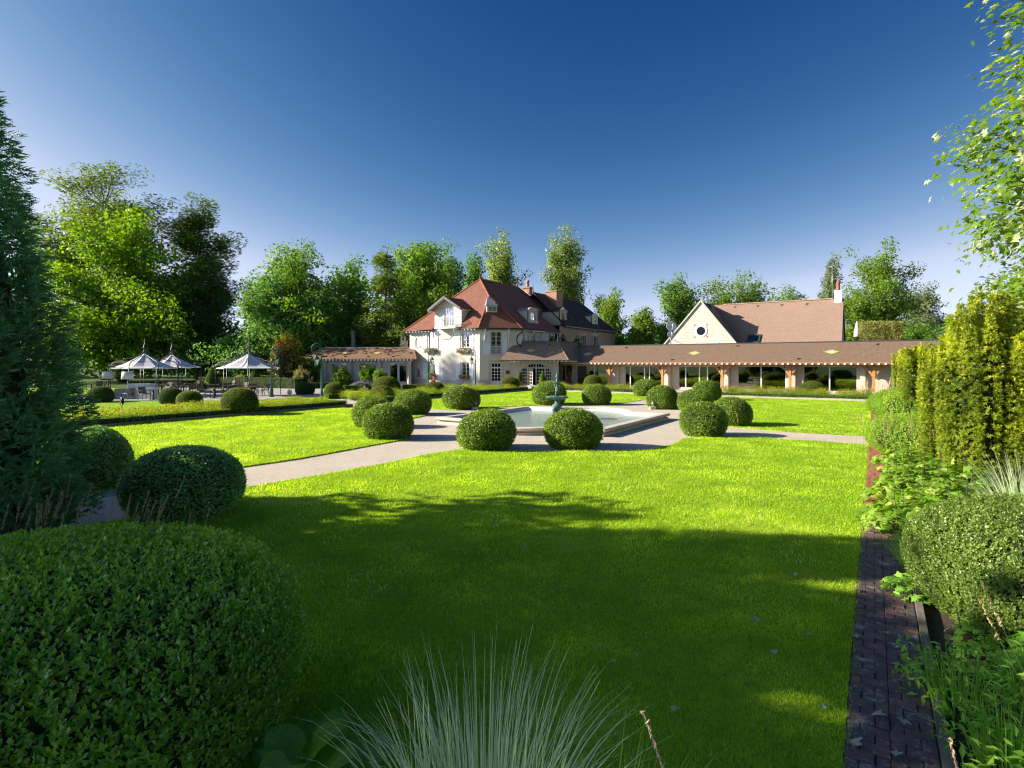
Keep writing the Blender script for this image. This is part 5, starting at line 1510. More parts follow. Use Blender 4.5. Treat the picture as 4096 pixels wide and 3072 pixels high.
mb = MB(FR); mb.cyl((c[0]-.55, c[1]+.2, 9), (c[0]-.55, c[1]+.2, 13.0), .035); mb.cyl((c[0]-.9, c[1]+.2, 12.7), (c[0]+.5, c[1]+.2, 12.85), .02); mb.build('aerial', M['zinc'], B)
u_ = U_at(2836, VG+2.6); mb = MB(FR); mb.box((u_-.3, VG+2.3, 7.0), (u_+.35, VG+2.9, 9.05)); mb.box((u_-.4, VG+2.2, 9.15), (u_+.45, VG+3.0, 9.2)); mb.build('metal_flue', M['dark_zinc'], B)
def on_barn(px, py):
    t = (px-CX)/FPX; k = (bz-ze)/(VRr-ve)
    y = 55.0
    for _ in range(30):
        z = Z_at(py, y); v = ve + (z-ze)/k; y = v/(CU+SU*t)
    return W(U_at(px, v), v, z), k
p00, k = on_barn(2990, 1371); p01, _ = on_barn(3035, 1370); p11, _ = on_barn(3042, 1341); p10, _ = on_barn(2997, 1342)
up = W(0, -k, 1).normalized() * .10
mb = MB()
q = [p00, p01, p11, p10]
for i in range(4): mb.beam(q[i]+up*.6, q[(i+1) % 4]+up*.6, .16, .14)
SK = mb.build('skylight', M['dark_zinc'], B)
mb = MB(); mb.poly([p_+up*.9 for p_ in q]); mb.build('pane', M['glass_wing'], SK)
vents(BRF, [on_barn(x_, y_)[0] for x_, y_ in ((2941, 1229), (3033, 1225), (3128, 1221), (3229, 1217))])
# satellite dishes in front of the gable
DV = 57.6; du = U_at(2683, DV); dy = Y_uv(du, DV)
D = thing('satellite_mast', 'metal mast carrying two pale satellite dishes beside the barn gable', 'satellite dish', W(du, DV, 4.0))
mb = MB(FR); mb.cyl((du, DV, 4.0), (du, DV, Z_at(1318, dy)), .05); mb.cyl((du, DV, 5.2), (du+.9, DV+2.0, 4.6), .025); mb.build('pole', M['zinc'], D)
for py, r_, off in ((1306, .56, 0), (1339, .38, -.06)):
    c = W(du, DV, Z_at(py, dy)) + Vector((off, -.22, 0))
    Md = Matrix.Translation(c) @ Vector((0.1, -1.0, .25)).to_track_quat('Z', 'Y').to_matrix().to_4x4()
    mb = MB(Md); mb.lathe([(.02, -.12), (r_*.5, -.09), (r_*.85, -.02), (r_, .05), (r_*.98, .06), (r_*.8, .0), (r_*.4, -.06), (.02, -.08)], n=20); ds = mb.build('dish', M['dish'], D)
    mb = MB(Md); mb.cyl((0, -r_*.9, .0), (0, -.05, .5), .02); mb.box((-.1, -.12, .45), (.1, .1, .6)); mb.build('feed_arm', M['dish'], ds)
# ------------------------------------------------------------------ fountain statue
def fountain():
    c = W(BC[0], BC[1], 0)
    f = thing('fountain', 'green bronze fountain of a child carrying a bowl, standing in the pool', 'fountain', c)
    z0 = .10
    mb = MB(); mb.lathe([(.34, -.05), (.34, .12), (.27, .16), (.22, .28), (.17, .42), (.16, .62), (.22, .68), (.25, .74), (.20, .78), (.13, .82), (.10, .92), (.16, .98)], c, 16)
    for k in range(4):
        a = PI/4 + k*PI/2; d = Vector((math.cos(a), math.sin(a), 0))
        mb.tube([c+d*.15+Vector((0,0,.62)), c+d*.27+Vector((0,0,.52)), c+d*.24+Vector((0,0,.35)), c+d*.36+Vector((0,0,.18))], [.05, .06, .045, .06], 6)
    mb.build('pedestal', M['bronze'], f)
    mb = MB(); zb = .98
    mb.lathe([(.10, zb), (.22, zb+.02), (.38, zb+.09), (.47, zb+.15), (.50, zb+.165), (.47, zb+.175), (.30, zb+.13), (.06, zb+.11)], c, 24)
    for k in range(16):
        a = 2*PI*k/16; d = Vector((math.cos(a), math.sin(a), 0)); mb.ball(c + d*.46 + Vector((0, 0, zb+.135)), .045, 6, 4)
    mb.build('lower_bowl', M['bronze'], f)
    # the child: one continuous body grown from a skeleton
    J = [((0,0,.40),.078), ((0,-.005,.50),.082), ((0,0,.58),.075), ((0,0,.645),.036), ((0,-.015,.72),.068), ((0,-.01,.765),.055),
         ((-.042,0,.37),.062), ((-.05,-.035,.22),.048), ((-.045,.005,.06),.032), ((-.05,-.05,.03),.03),
         ((.042,0,.37),.062), ((.05,.0,.22),.048), ((.03,.03,.06),.032), ((.045,-.03,.03),.03),
         ((-.085,0,.60),.036), ((-.15,-.01,.68),.029), ((-.085,-.01,.79),.024), ((-.05,-.005,.83),.022),
         ((.085,0,.60),.036), ((.15,-.01,.68),.029), ((.09,-.01,.79),.024), ((.05,-.005,.83),.022)]
    E = [(0,1),(1,2),(2,3),(3,4),(4,5),(0,6),(6,7),(7,8),(8,9),(0,10),(10,11),(11,12),(12,13),(2,14),(14,15),(15,16),(16,17),(2,18),(18,19),(19,20),(20,21)]
    me = bpy.data.meshes.new('body_skeleton')
    me.from_pydata([j[0] for j in J], E, [])
    o = bpy.data.objects.new('body_skeleton', me); COL.objects.link(o)
    sk = o.modifiers.new('skin', 'SKIN')
    for i, sv in enumerate(me.skin_vertices[0].data): sv.radius = (J[i][1], J[i][1]); sv.use_root = (i == 0)
    o.modifiers.new('sub', 'SUBSURF').levels = 1
    dg = bpy.context.evaluated_depsgraph_get()
    bm_ = bpy.data.meshes.new_from_object(o.evaluated_get(dg))
    bpy.data.objects.remove(o)
    bm_.materials.clear(); bm_.materials.append(M['bronze'])
    for p in bm_.polygons: p.use_smooth = True
    zs = zb + .10
    link('child_figure', bm_, f, (0, 0, zs), (0, 0, R(-15)), (.95, .95, .80))
    mb = MB(); mb.lathe([(.085, zs+.27), (.10, zs+.33), (.085, zs+.40), (.07, zs+.36)], c, 10); mb.build('loincloth', M['bronze'], f)
    zu = zs + .655
    mb = MB(); mb.lathe([(.05, zu), (.08, zu+.015), (.20, zu+.05), (.245, zu+.075), (.235, zu+.085), (.05, zu+.06), (.05, zu+.10), (.075, zu+.16), (.04, zu+.20), (.035, zu+.26), (.085, zu+.31), (.09, zu+.35), (.04, zu+.38), (.05, zu+.42), (.02, zu+.47), (.008, zu+.54)], c, 16)
    mb.build('upper_bowl', M['bronze'], f)
    # threads of falling water
    rng = random.Random(4); mb = MB()
    for zt, zl, r_ in ((zb+.14, .10, .49), (zu+.07, zb+.15, .24)):
        for k in range(18):
            a = 2*PI*(k + rng.random()*.6)/18; d = Vector((math.cos(a), math.sin(a), 0))
            zz = zt
            while zz > zl + .1:
                l = rng.uniform(.06, .22); b_ = c + d*(r_ + rng.uniform(-.01, .015))
                mb.tube([b_ + Vector((0, 0, zz)), b_ + Vector((0, 0, max(zl, zz-l)))], .0035, 4, False); zz -= l + rng.uniform(.05, .2)
    mb.build('falling_water', M['lamp_glass'], f)
    return f
fountain()
def spot(px, py, label):
    p = G(px, py)
    t = thing('spotlight', label, 'spotlight', p, 'garden spotlights by the fountain')
    mb = MB(); mb.prism([(p.x-.17, p.y-.13), (p.x+.17, p.y-.13), (p.x+.17, p.y+.13), (p.x-.17, p.y+.13)], 0, .16); mb.build('plinth', M['lime_stone'], t)
    mb = MB(); q = p + Vector((0, 0, .17)); mb.cyl(q, q + Vector((0, 0, .12)), .02); mb.cyl(q + Vector((-.05, .05, .14)), q + Vector((.06, -.06, .24)), .06, .085, 10); mb.build('lamp_head', M['zinc'], t)
spot(1901, 1639, 'small spotlight on stone block in front of a box ball left of the pool')
spot(2611, 1638, 'small spotlight on stone block in front of a box ball right of the pool')
p = G(2560, 1702); mb = MB(); mb.prism([(p.x-.28, p.y-.16), (p.x+.28, p.y-.16), (p.x+.28, p.y+.16), (p.x-.28, p.y+.16)], 0.001, .02)
tag(mb.build('ground_hatch', M['plinth']), 'flat pale cover plate in the gravel beside the pool edge', 'cover plate')

# ------------------------------------------------------------------ street lamps
def street_lamp(p, side, label, h=4.2):
    """crook of green iron, lantern hanging inside the curl; side = which way the curl goes along x"""
    t = thing('street_lamp', label, 'street lamp', p, 'green garden street lamps')
    mb = MB()
    mb.lathe([(.19, 0), (.19, .08), (.13, .14), (.115, .55), (.14, .60), (.085, .68), (.10, .74), (.075, .85), (.065, 1.6), (.052, h*.66), (.075, h*.665), (.075, h*.68), (.05, h*.69), (.042, h*.72)], p, 12)
    mb.build('column', M['green_paint'], t)
    mb = MB(); pts = [Vector((0, 0, h*.70)), Vector((0, 0, h*.86))]
    r0 = .34
    for k in range(1, 33):
        a = PI - (2*PI*1.42)*k/32
        rr = r0*(1 - .50*max(0, (k-14)/18))
        cx = r0 + (0 if k < 14 else (k-14)/18*.10)
        pts.append(Vector((cx*side + rr*math.cos(a)*side, 0, h*.87 + rr*math.sin(a)*1.05)))
    rs = [.035, .032] + [.030 - .012*k/31 for k in range(32)]
    mb.tube([p + q for q in pts], rs, 6); mb.build('crook', M['green_paint'], t)
    lx = side*.36; zt = h*.87 - .40
    c = p + Vector((lx, 0, zt))
    mb = MB(); mb.cyl(c + Vector((0, 0, .02)), c + Vector((0, 0, .18)), .02); mb.lathe([(.03, .0), (.07, -.03), (.05, -.06), (.11, -.12), (.20, -.26), (.215, -.28), (.19, -.30)], c, 4)
    for k in range(4):
        a = PI/2*k; d0, d1 = Vector((math.cos(a)*.19, math.sin(a)*.19, -.29)), Vector((math.cos(a)*.11, math.sin(a)*.11, -.66))
        mb.beam(c+d0, c+d1, .022)
    mb.lathe([(.12, -.655), (.12, -.69), (.05, -.72), (.015, -.78)], c, 4); mb.build('lantern', M['green_paint'], t)
    mb = MB()
    for k in range(4):
        a, b = PI/2*k, PI/2*(k+1)
        mb.poly([c+Vector((math.cos(a)*.185, math.sin(a)*.185, -.30)), c+Vector((math.cos(b)*.185, math.sin(b)*.185, -.30)), c+Vector((math.cos(b)*.105, math.sin(b)*.105, -.655)), c+Vector((math.cos(a)*.105, math.sin(a)*.105, -.655))])
    mb.build('pane', M['lamp_glass'], t)
    mb = MB(); mb.lathe([(.03, -.36), (.06, -.42), (.06, -.5), (.02, -.58)], c, 8); mb.build('bulb', M['white_light'], t)
    return t
street_lamp(G(1087, 1590), 1, 'green street lamp beside the rightmost gazebo, crook curling to the right')
street_lamp(G(1287, 1613), -1, 'large green street lamp at the end of the rose bed before the garden wing', 4.15)
street_lamp(Vector((X_at(1713, 52.8), 52.8, 0)), 1, 'green street lamp before the left shuttered windows of the house')
street_lamp(G(1901, 1561), -1, 'green street lamp before the right shuttered windows of the house')

# ------------------------------------------------------------------ bollard lights and globes
def bollard(p, label, turn, h=.95):
    t = thing('bollard_light', label, 'garden light', p, 'black hooded garden lights in the flower beds', turn)
    L = Matrix.Identity(4)
    mb = MB(Matrix.Translation(p))
    for s in (-1, 1): mb.cyl((s*.18, 0, 0), (s*.18, 0, h-.22), .028)
    mb.tube([(math.cos(a)*.20, 0, h-.22+math.sin(a)*.20) for a in [PI*k/12 for k in range(13)]], .035, 6); mb.build('frame', M['black'], t)
    mb = MB(Matrix.Translation(p + Vector((0, 0, h-.22))) @ Matrix.Rotation(R(90), 4, 'X')); mb.lathe([(.19, -.05), (.19, .05), (.14, .09), (.02, .10)], n=16); mb.build('hood', M['black'], t)
    mb = MB(Matrix.Translation(p + Vector((0, 0, h-.22))) @ Matrix.Rotation(R(90), 4, 'X'))
    mb.poly([(math.cos(a)*.165, math.sin(a)*.165, .102) for a in [PI + PI*k/10 for k in range(11)]]); mb.build('lens', M['white_light'], t)
    return t
bollard(G(348, 1662), 'black round hooded light facing the camera at the left end of the rose bed', 0.15, .98)
bollard(G(486, 1662), 'black round hooded light turned away, right of the other one in the rose bed', 2.3, .95)
bollard(G(1466, 1588), 'black hooded light in the bed before the garden wing', .1, .95)
bollard(G(1607, 1580), 'black hooded light half hidden between box balls left of the house', 2.2, .95)
for px, py, r_, lab in ((318, 1582, .20, 'white round globe lamp on the lawn behind the conifer edge'), (1158, 1582, .20, 'white egg shaped globe lamp on the lawn beside a dark clipped ball')):
    p = G(px, py); t = thing('globe_lamp', lab, 'garden light', p)
    mb = MB(); mb.cyl(p, p + Vector((0, 0, .1)), .06); mb.build('stem', M['black'], t)
    mb = MB(); mb.lathe([(.04, .08), (.15, .13), (.20, .25), (.17, .38), (.09, .46), (.01, .50)], p, 14); mb.build('globe', M['white_light'], t)

# ------------------------------------------------------------------ gazebos
def gazebo(c, r, label, turn, hem=2.2, peak=3.35, top=4.55):
    t = thing('gazebo', label, 'gazebo', c, 'iron gazebos with white canvas tops')
    n = 8
    for k in range(n):
        a = turn + 2*PI*k/n; d = Vector((math.cos(a), math.sin(a), 0))
        P = lambda rr, z: c + d*rr + Vector((0, 0, z))
        mb = MB(); mb.cyl(P(r, 0), P(r, hem), .032, n=6); mb.build('post', M['iron'], t)
        mb = MB(); pts = [P(r, hem)] + [P(r*(1 - .32*(1-math.cos(th))), hem + .62*math.sin(th)) for th in [PI/2*j/6 for j in range(1, 7)]] + [P(r*.45, hem+.80), P(r*.28, hem+.92), P(r*.15, hem+1.12), P(.10, hem+1.38), P(.09, hem+1.48)]
        mb.tube(pts, .030, 5); mb.build('rib', M['iron'], t)
        mb = MB(); mb.tube([P(.09, hem+1.45), P(.24, hem+1.50), P(.27, hem+1.58), P(.20, hem+1.72), P(.09, hem+1.90), P(.03, hem+2.02)], .014, 4); mb.build('crown_scroll', M['iron'], t)
    mb = MB(); mb.cyl(c + Vector((0, 0, hem+1.30)), c + Vector((0, 0, top)), .03, .012); mb.lathe([(.05, hem+1.98), (.06, hem+2.02), (.05, hem+2.06)], c, 8); mb.build('finial', M['iron'], t)
    mb = MB()
    for th, z in ((r*.985, hem+.25), (r*.93, hem+.42), (r*.83, hem+.55)):
        mb.tube([c + Vector((math.cos(turn+2*PI*k/n)*th, math.sin(turn+2*PI*k/n)*th, z)) for k in range(n+1)], .008, 4, False)
    mb.build('ring_wire', M['iron'], t)
    mb = MB(); mb.sm = True
    m = 9
    for k in range(n):
        a0, a1 = turn + 2*PI*k/n, turn + 2*PI*(k+1)/n
        prev = None
        for j in range(m):
            f = j/(m-1); rr = r*.985*(1-f) + .03*f; z = hem + .02 + (peak-hem)*(f**1.35)
            row = [c + Vector((math.cos(a0)*rr, math.sin(a0)*rr, z)), c + Vector((.5*(math.cos(a0)+math.cos(a1))*rr, .5*(math.sin(a0)+math.sin(a1))*rr, z - .05*math.sin(PI*f)*1.2)), c + Vector((math.cos(a1)*rr, math.sin(a1)*rr, z))]
            if prev:
                mb.poly([prev[0], prev[1], row[1], row[0]]); mb.poly([prev[1], prev[2], row[2], row[1]])
            prev = row
        q0, q1 = [c + Vector((math.cos(a)*r*.985, math.sin(a)*r*.985, hem+.02)) for a in (a0, a1)]
        mb.poly([q0 - Vector((0, 0, .06)), q1 - Vector((0, 0, .06)), q1, q0])
    mb.build('canopy', M['canvas'], t)
    return t
gazebo(Vector((X_at(579, 43.5), 43.5, .05)), 2.45, 'leftmost iron gazebo with white canvas top, above the white bar counter', R(10))
gazebo(Vector((X_at(688, 50.0), 50.0, .05)), 2.45, 'middle iron gazebo with white canvas, set behind the leftmost one', R(4))
gazebo(Vector((X_at(995, 44.5), 44.5, .05)), 2.38, 'rightmost iron gazebo with white canvas beside the bronze leaved magnolia', R(24))

# ------------------------------------------------------------------ terrace furniture
def proto_chair():
    t = thing('terrace_chair', 'x', 'chair', (0, 0, 0))
    fr_ = MB()
    mb = MB(); mb.box((-.24, -.22, .42), (.24, .24, .455)); mb.build('seat', M['sling'], t)
    mb = MB(); mb.slab([(-.23, .235, .46), (.23, .235, .46), (.23, .345, .90), (-.23, .345, .90)], .02); mb.build('backrest', M['sling'], t)
    for sx in (-1, 1):
        mb = MB(); mb.beam((sx*.27, -.26, 0), (sx*.265, -.22, .65), .032); mb.build('leg', M['chair_frame'], t)
        mb = MB(); mb.beam((sx*.27, .34, 0), (sx*.265, .22, .45), .032); mb.beam((sx*.255, .225, .44), (sx*.255, .35, .92), .03); mb.build('leg', M['chair_frame'], t)
        mb = MB(); mb.beam((sx*.265, -.24, .655), (sx*.262, .30, .67), .045, .025); mb.build('armrest', M['chair_frame'], t)
    mb = MB(); mb.beam((-.25, .352, .92), (.25, .352, .92), .03); mb.beam((-.25, -.22, .43), (.25, -.22, .43), .025); mb.build('frame', M['chair_frame'], t)
    return t
def proto_table():
    t = thing('terrace_table', 'x', 'table', (0, 0, 0))
    mb = MB(); mb.box((-.42, -.42, .70), (.42, .42, .735)); mb.build('table_top', M['table_top'], t)
    mb = MB(); mb.cyl((0, 0, .02), (0, 0, .70), .055); mb.build('leg', M['chair_frame'], t)
    mb = MB(); mb.box((-.30, -.04, 0), (.30, .04, .03)); mb.box((-.04, -.30, .0), (.04, -.041, .03)); mb.box((-.04, .041, 0), (.04, .30, .03)); mb.build('base', M['chair_frame'], t)
    return t
ch, tb = proto_chair(), proto_table()
used = [True, True]
TZ = .05
def gterr(px, py): q = G(px, py, TZ); return q
spots = [   # table pixel base, what it stands by, chairs as angles
    (613, 1600, 'in front of the white bar counter', (165, 20, 70)),
    (857, 1593, 'between two yew balls before the rightmost gazebo', (170, 15)),
    (1018, 1583, 'under the rightmost gazebo, front', (200, 20, 60, 120)),
    (940, 1573, 'at the left back under the rightmost gazebo', (160, 60)),
    (855, 1573, 'behind the front table left of the rightmost gazebo', (25, 60)),
    (672, 1563, 'under the middle gazebo', (180, 100, -10)),
    (760, 1565, 'right of the middle gazebo posts', (180, 15, 75)),
    (735, 1578, 'behind the left yew balls', (200, -20)),
    (895, 1562, 'far back near the clipped cone', (10, 60)),
    (645, 1572, 'behind the white bar counter', (180, 90)),
    (365, 1566, 'left, behind the wide yew ball', (190, 20, 90)),
]
for i, (px, py, by, ang) in enumerate(spots):
    c = gterr(px, py)
    place(tb, i == 0, c, R(7*i), 'dark square terrace table ' + by, 'dark square tables on the terrace')
    for j, a in enumerate(ang):
        d = Vector((math.cos(R(a)), math.sin(R(a)), 0))
        where = {0: 'right', 1: 'back', 2: 'left', 3: 'front'}[int(((a + 45) % 360) // 90)]
        nm = 'taupe armchair %s of the table %s' % (where, by)
        if sum(1 for k in range(j) if {0: 'right', 1: 'back', 2: 'left', 3: 'front'}[int(((ang[k] + 45) % 360) // 90)] == where): nm = nm.replace('taupe armchair', 'second armchair')
        place(ch, used[0], c + d*.78, R(a) - PI/2 + R((i*37+j*53) % 24 - 12), nm, 'taupe armchairs on the terrace')
        used[0] = False
# two floor lamps, the bar and a small cloth covered table
for px, pyb, lab in ((431, 1590, 'white standing lamp with drum shade left of the leftmost gazebo post'), (510, 1594, 'white standing lamp with drum shade before the bar counter')):
    c = gterr(px, pyb); t = thing('standing_lamp', lab, 'lamp', c, 'white standing lamps on the terrace')
    mb = MB(); mb.lathe([(.22, 0), (.22, .03), (.03, .05), (.03, 1.5)], c, 12); mb.build('stand', M['white'], t)
    mb = MB(); mb.lathe([(.40, 1.42), (.34, 1.98), (.33, 1.98), (.39, 1.42)], c, 20); mb.build('lamp_shade', M['canvas'], t)
def bar(px0, px1, py, y0, hgt, name, label, group=None):
    a, b = X_at(px0, y0), X_at(px1, y0)
    t = thing(name, label, 'bar counter', ((a+b)/2, y0, TZ), group)
    mb = MB(); mb.box((a+.06, y0-.02, TZ), (b-.06, y0+.62, TZ+hgt-.16)); mb.build('cabinet', M['white'], t)
    mb = MB(); mb.box((a, y0-.1, TZ+hgt-.16), (b, y0+.7, TZ+hgt)); mb.build('counter_top', M['white'], t)
    n = 3
    for k in range(n):
        x0 = a+.12+(b-a-.24)*k/n; mb = MB(); mb.box((x0, y0-.035, TZ+.12), (x0+(b-a-.24)/n-.05, y0-.022, TZ+hgt-.22)); mb.build('panel', M['white'], t)
bar(510, 600, 1590, 40.9, 1.08, 'bar_counter', 'tall white bar counter under the leftmost gazebo')
bar(548, 614, 1592, 40.0, .82, 'side_counter', 'lower white counter in front of the tall white bar')
c = gterr(496, 1594); t = thing('cloth_table', 'small table under a drooping grey cloth left of the bar', 'table', c)
mb = MB(); mb.box((c.x-.45, c.y-.35, TZ+.70), (c.x+.55, c.y+.35, TZ+.73)); mb.build('table_top', M['table_top'], t)
for sx in (-.4, .5):
    for sy in (-.3, .3): mb = MB(); mb.cyl((c.x+sx, c.y+sy, TZ), (c.x+sx, c.y+sy, TZ+.7), .02); mb.build('leg', M['chair_frame'], t)
mb = MB(); nn = 28
ring0 = [(-.46, -.36), (.56, -.36), (.56, .36), (-.46, .36)]
def along(f):
    k = int(f*4) % 4; g = f*4 - int(f*4); a, b = ring0[k], ring0[(k+1) % 4]; return (a[0]+(b[0]-a[0])*g, a[1]+(b[1]-a[1])*g)
for k in range(nn):
    f0, f1 = k/nn, (k+1)/nn; a, b = along(f0), along(f1)
    h0, h1 = .42+.12*math.sin(f0*25), .42+.12*math.sin(f1*25); o0, o1 = 1.0+.06*math.sin(f0*60), 1.0+.06*math.sin(f1*60)
    mb.poly([(c.x+a[0]*o0, c.y+a[1]*o0, TZ+.74-h0), (c.x+b[0]*o1, c.y+b[1]*o1, TZ+.74-h1), (c.x+b[0], c.y+b[1], TZ+.74), (c.x+a[0], c.y+a[1], TZ+.74)])
mb.poly([(c.x+p_[0], c.y+p_[1], TZ+.74) for p_ in ring0]); mb.build('tablecloth', M['grey_cloth'], t)
ptz = G(745, 1583, TZ)
# a planter with white flowers on the terrace is planted further down

# ------------------------------------------------------------------ roof terrace behind the wing: closed parasol and planters
yv = Y_uv(-1, 60)
py_ = 58.5
x0 = U_at(3428, 60.4); c = W(x0, 60.4, 0); yy = c.y
t = thing('closed_parasol', 'closed pinkish parasol standing behind the roof ridge', 'parasol', Vector((c.x, c.y, 4.0)))
zt, zbm = Z_at(1287, yy), Z_at(1348, yy)
mb = MB(); mb.lathe([(.02, zt-4.0+.05), (.06, zt-4.0), (.14, zt-4.4), (.22, (zt+zbm)/2-4.0-.1), (.28, zbm-4.0+.05), (.20, zbm-4.0), (.05, zbm-4.0+.1)], (c.x, c.y, 4.0), 12); mb.build('canopy', M['parasol'], t)
mb = MB(); mb.cyl((c.x+1.1, c.y+.3, 4.0), (c.x+1.1, c.y+.3, zt-.6), .05); mb.tube([(c.x, c.y, zt), (c.x+.3, c.y, zt+.12), (c.x+.9, c.y+.3, zt-.1), (c.x+1.1, c.y+.3, zt-.6)], .03, 6); mb.build('pole', M['chair_frame'], t)
PLANTERS = []
for i, (p0, p1) in enumerate(((3446, 3484), (3486, 3528), (3530, 3572), (3574, 3606))):
    v = 60.0; a, b = W(U_at(p0, v), v, 0), W(U_at(p1, v), v, 0)
    t = thing('planter', ['leftmost rusty planter box behind the wing roof', 'rusty planter box, second from the closed parasol', 'rusty planter box, third from the closed parasol', 'rightmost rusty planter box behind the wing roof'][i], 'planter', ((a.x+b.x)/2, (a.y+b.y)/2, 4.0), 'rusty planters behind the wing roof')
    uv0, uv1 = uv_of(a), uv_of(b)
    mb = MB(FR); mb.box((uv0[0]+.03, v-.3, 4.0), (uv1[0]-.03, v+.3, Z_at(1356, a.y))); mb.build('trough', M['rust'], t)
    PLANTERS.append((uv0[0], uv1[0], v, Z_at(1356, a.y)))
# ------------------------------------------------------------------ clipped box and yew balls
BOXES = [ball_mesh('box_ball_%s' % 'abc'[i], 11+i, 12000, .068, [M['box'], M['core']], p=2.1, amp=.05, jit=.85, depth=.13, twigs=1200) for i in range(3)]
BOXD = [ball_mesh('dark_box_ball_%s' % 'ab'[i], 21+i, 17000, .055, [M['box_dark'], M['core']], p=2.2, amp=.05, jit=.8, depth=.10, twigs=1500) for i in range(2)]
YEWS = [ball_mesh('yew_ball_%s' % 'ab'[i], 31+i, 9000, .065, [M['yew_ball'], M['core_yew']], p=2.2, amp=.02, jit=.55, depth=.05, aspect=.4) for i in range(2)]
YEWD = [ball_mesh('dark_yew_ball', 33, 8000, .065, [M['yew_dark'], M['core_yew']], p=2.2, amp=.015, jit=.5, depth=.04, aspect=.4)]
cnt = 0
def ball(x0, x1, yt, yb, meshes, name, label, cat, group, Yc=None, hw=None, seat=0.0):
    """a clipped ball from its outline: pixel columns of its sides, its top and its foot"""
    global cnt
    xm = (x0+x1)/2; t = (xm-CX)/FPX
    if Yc is None:
        Yf = FPX*CH/(yb-HY); Yc = Yf
        for _ in range(6): r = (x1-x0)/2*Yc/FPX/math.sqrt(1+t*t*.75); Yc = Yf + r*.80
    r = (x1-x0)/2*Yc/FPX/math.sqrt(1+t*t*.75)
    h = Z_at(yt, Yc - r*.15)
    me = meshes[cnt % len(meshes)]; cnt += 1
    o = link(name, me, None, (t*Yc, Yc, 0), (0, 0, rnd.uniform(0, 6.28)))
    zr = h/1.70
    o.scale = (r*.99, r*.99, zr); o.location.z = .70*zr + seat
    return tag(o, label, cat, group)
GB, GY = 'clipped box balls round the fountain', 'clipped yew balls in the beds'
for x0, x1, yt, yb, lab in (
    (1411, 1577, 1584, 1716, 'box ball behind the front left pair corner, left of the gravel plaza'),
    (1446, 1660, 1618, 1764, 'box ball at the lawn corner left of the front gravel path'),
    (1573, 1727, 1558, 1663, 'box ball on the gravel left of the pool, behind two others'),
    (1770, 1922, 1542, 1641, 'box ball with a spotlight at its foot left of the pool'),
    (2127, 2268, 1527, 1623, 'box ball directly behind the bronze fountain'),
    (2328, 2446, 1537, 1622, 'box ball on the back lawn edge right of the fountain'),
    (2529, 2635, 1515, 1588, 'box ball farthest back before the oak posts'),
    (2582, 2716, 1545, 1639, 'box ball with a spotlight at its foot right of the pool'),
    (2708, 2853, 1556, 1650, 'middle box ball of the group right of the pool'),
    (2769, 2887, 1520, 1605, 'box ball at the back of the group right of the pool'),
    (2714, 2911, 1611, 1752, 'nearest box ball of the group right of the pool'),
    (2840, 3006, 1588, 1709, 'rightmost box ball, casting its shadow on the right lawn'),
    (1825, 2061, 1637, 1810, 'large box ball before the pool, left of the pair'),
    (2173, 2413, 1641, 1805, 'large box ball before the pool, right of the pair')):
    ball(x0, x1, yt, yb, BOXES, 'box_ball', lab, 'topiary', GB)
ball(488, 990, 1787, 2108, BOXD, 'box_ball', 'wide dark box ball in shade beside the gravel path', 'topiary', GB)
ball(225, 532, 1716, 1972, BOXD, 'box_ball', 'dark box ball in shade against the tall conifer', 'topiary', GB)
for x0, x1, yt, yb, lab, Yc, mm in (
    (2004, 2079, 1507, 1558, 'yew ball in the bed before the glazed garden door', 55.5, YEWS),
    (2335, 2411, 1500, 1547, 'yew ball in the rose bed before the left wing window', 55.5, YEWS),
    (1695, 1778, 1527, 1590, 'yew ball in the bed before the lower left shuttered window', 46.0, YEWS),
    (1489, 1603, 1505, 1580, 'big olive yew ball above the other ones left of the house', 44.0, YEWS),
    (1479, 1577, 1542, 1600, 'yew ball in front of the big olive one left of the house', 39.0, YEWS),
    (1296, 1378, 1531, 1590, 'yew ball right of the large street lamp', 41.5, YEWS),
    (1180, 1259, 1527, 1584, 'smooth dark yew ball between the two left street lamps', 46.0, YEWD),
    (881, 1034, 1551, 1645, 'big yew ball in the rose bed left of the street lamp', 28.3, YEWS),
    (706, 812, 1563, 1625, 'middle yew ball in the rose bed before the terrace', 33.0, YEWS),
    (634, 735, 1550, 1612, 'smooth green yew ball beside the terrace edge', 36.0, YEWD),
    (349, 457, 1545, 1602, 'wide low green yew ball on the left lawn before the bar', 37.5, YEWD),
    (3194, 3302, 1525, 1586, 'yew ball in the bed before the rightmost wide window', 43.2, YEWS),
    (888, 948, 1529, 1552, 'low dark yew ball behind the terrace chairs', 57.0, YEWD),
    (1015, 1070, 1534, 1556, 'low dark yew ball behind the rightmost gazebo', 58.0, YEWD)):
    ball(x0, x1, yt, yb, mm, 'yew_ball', lab, 'topiary', GY, Yc)
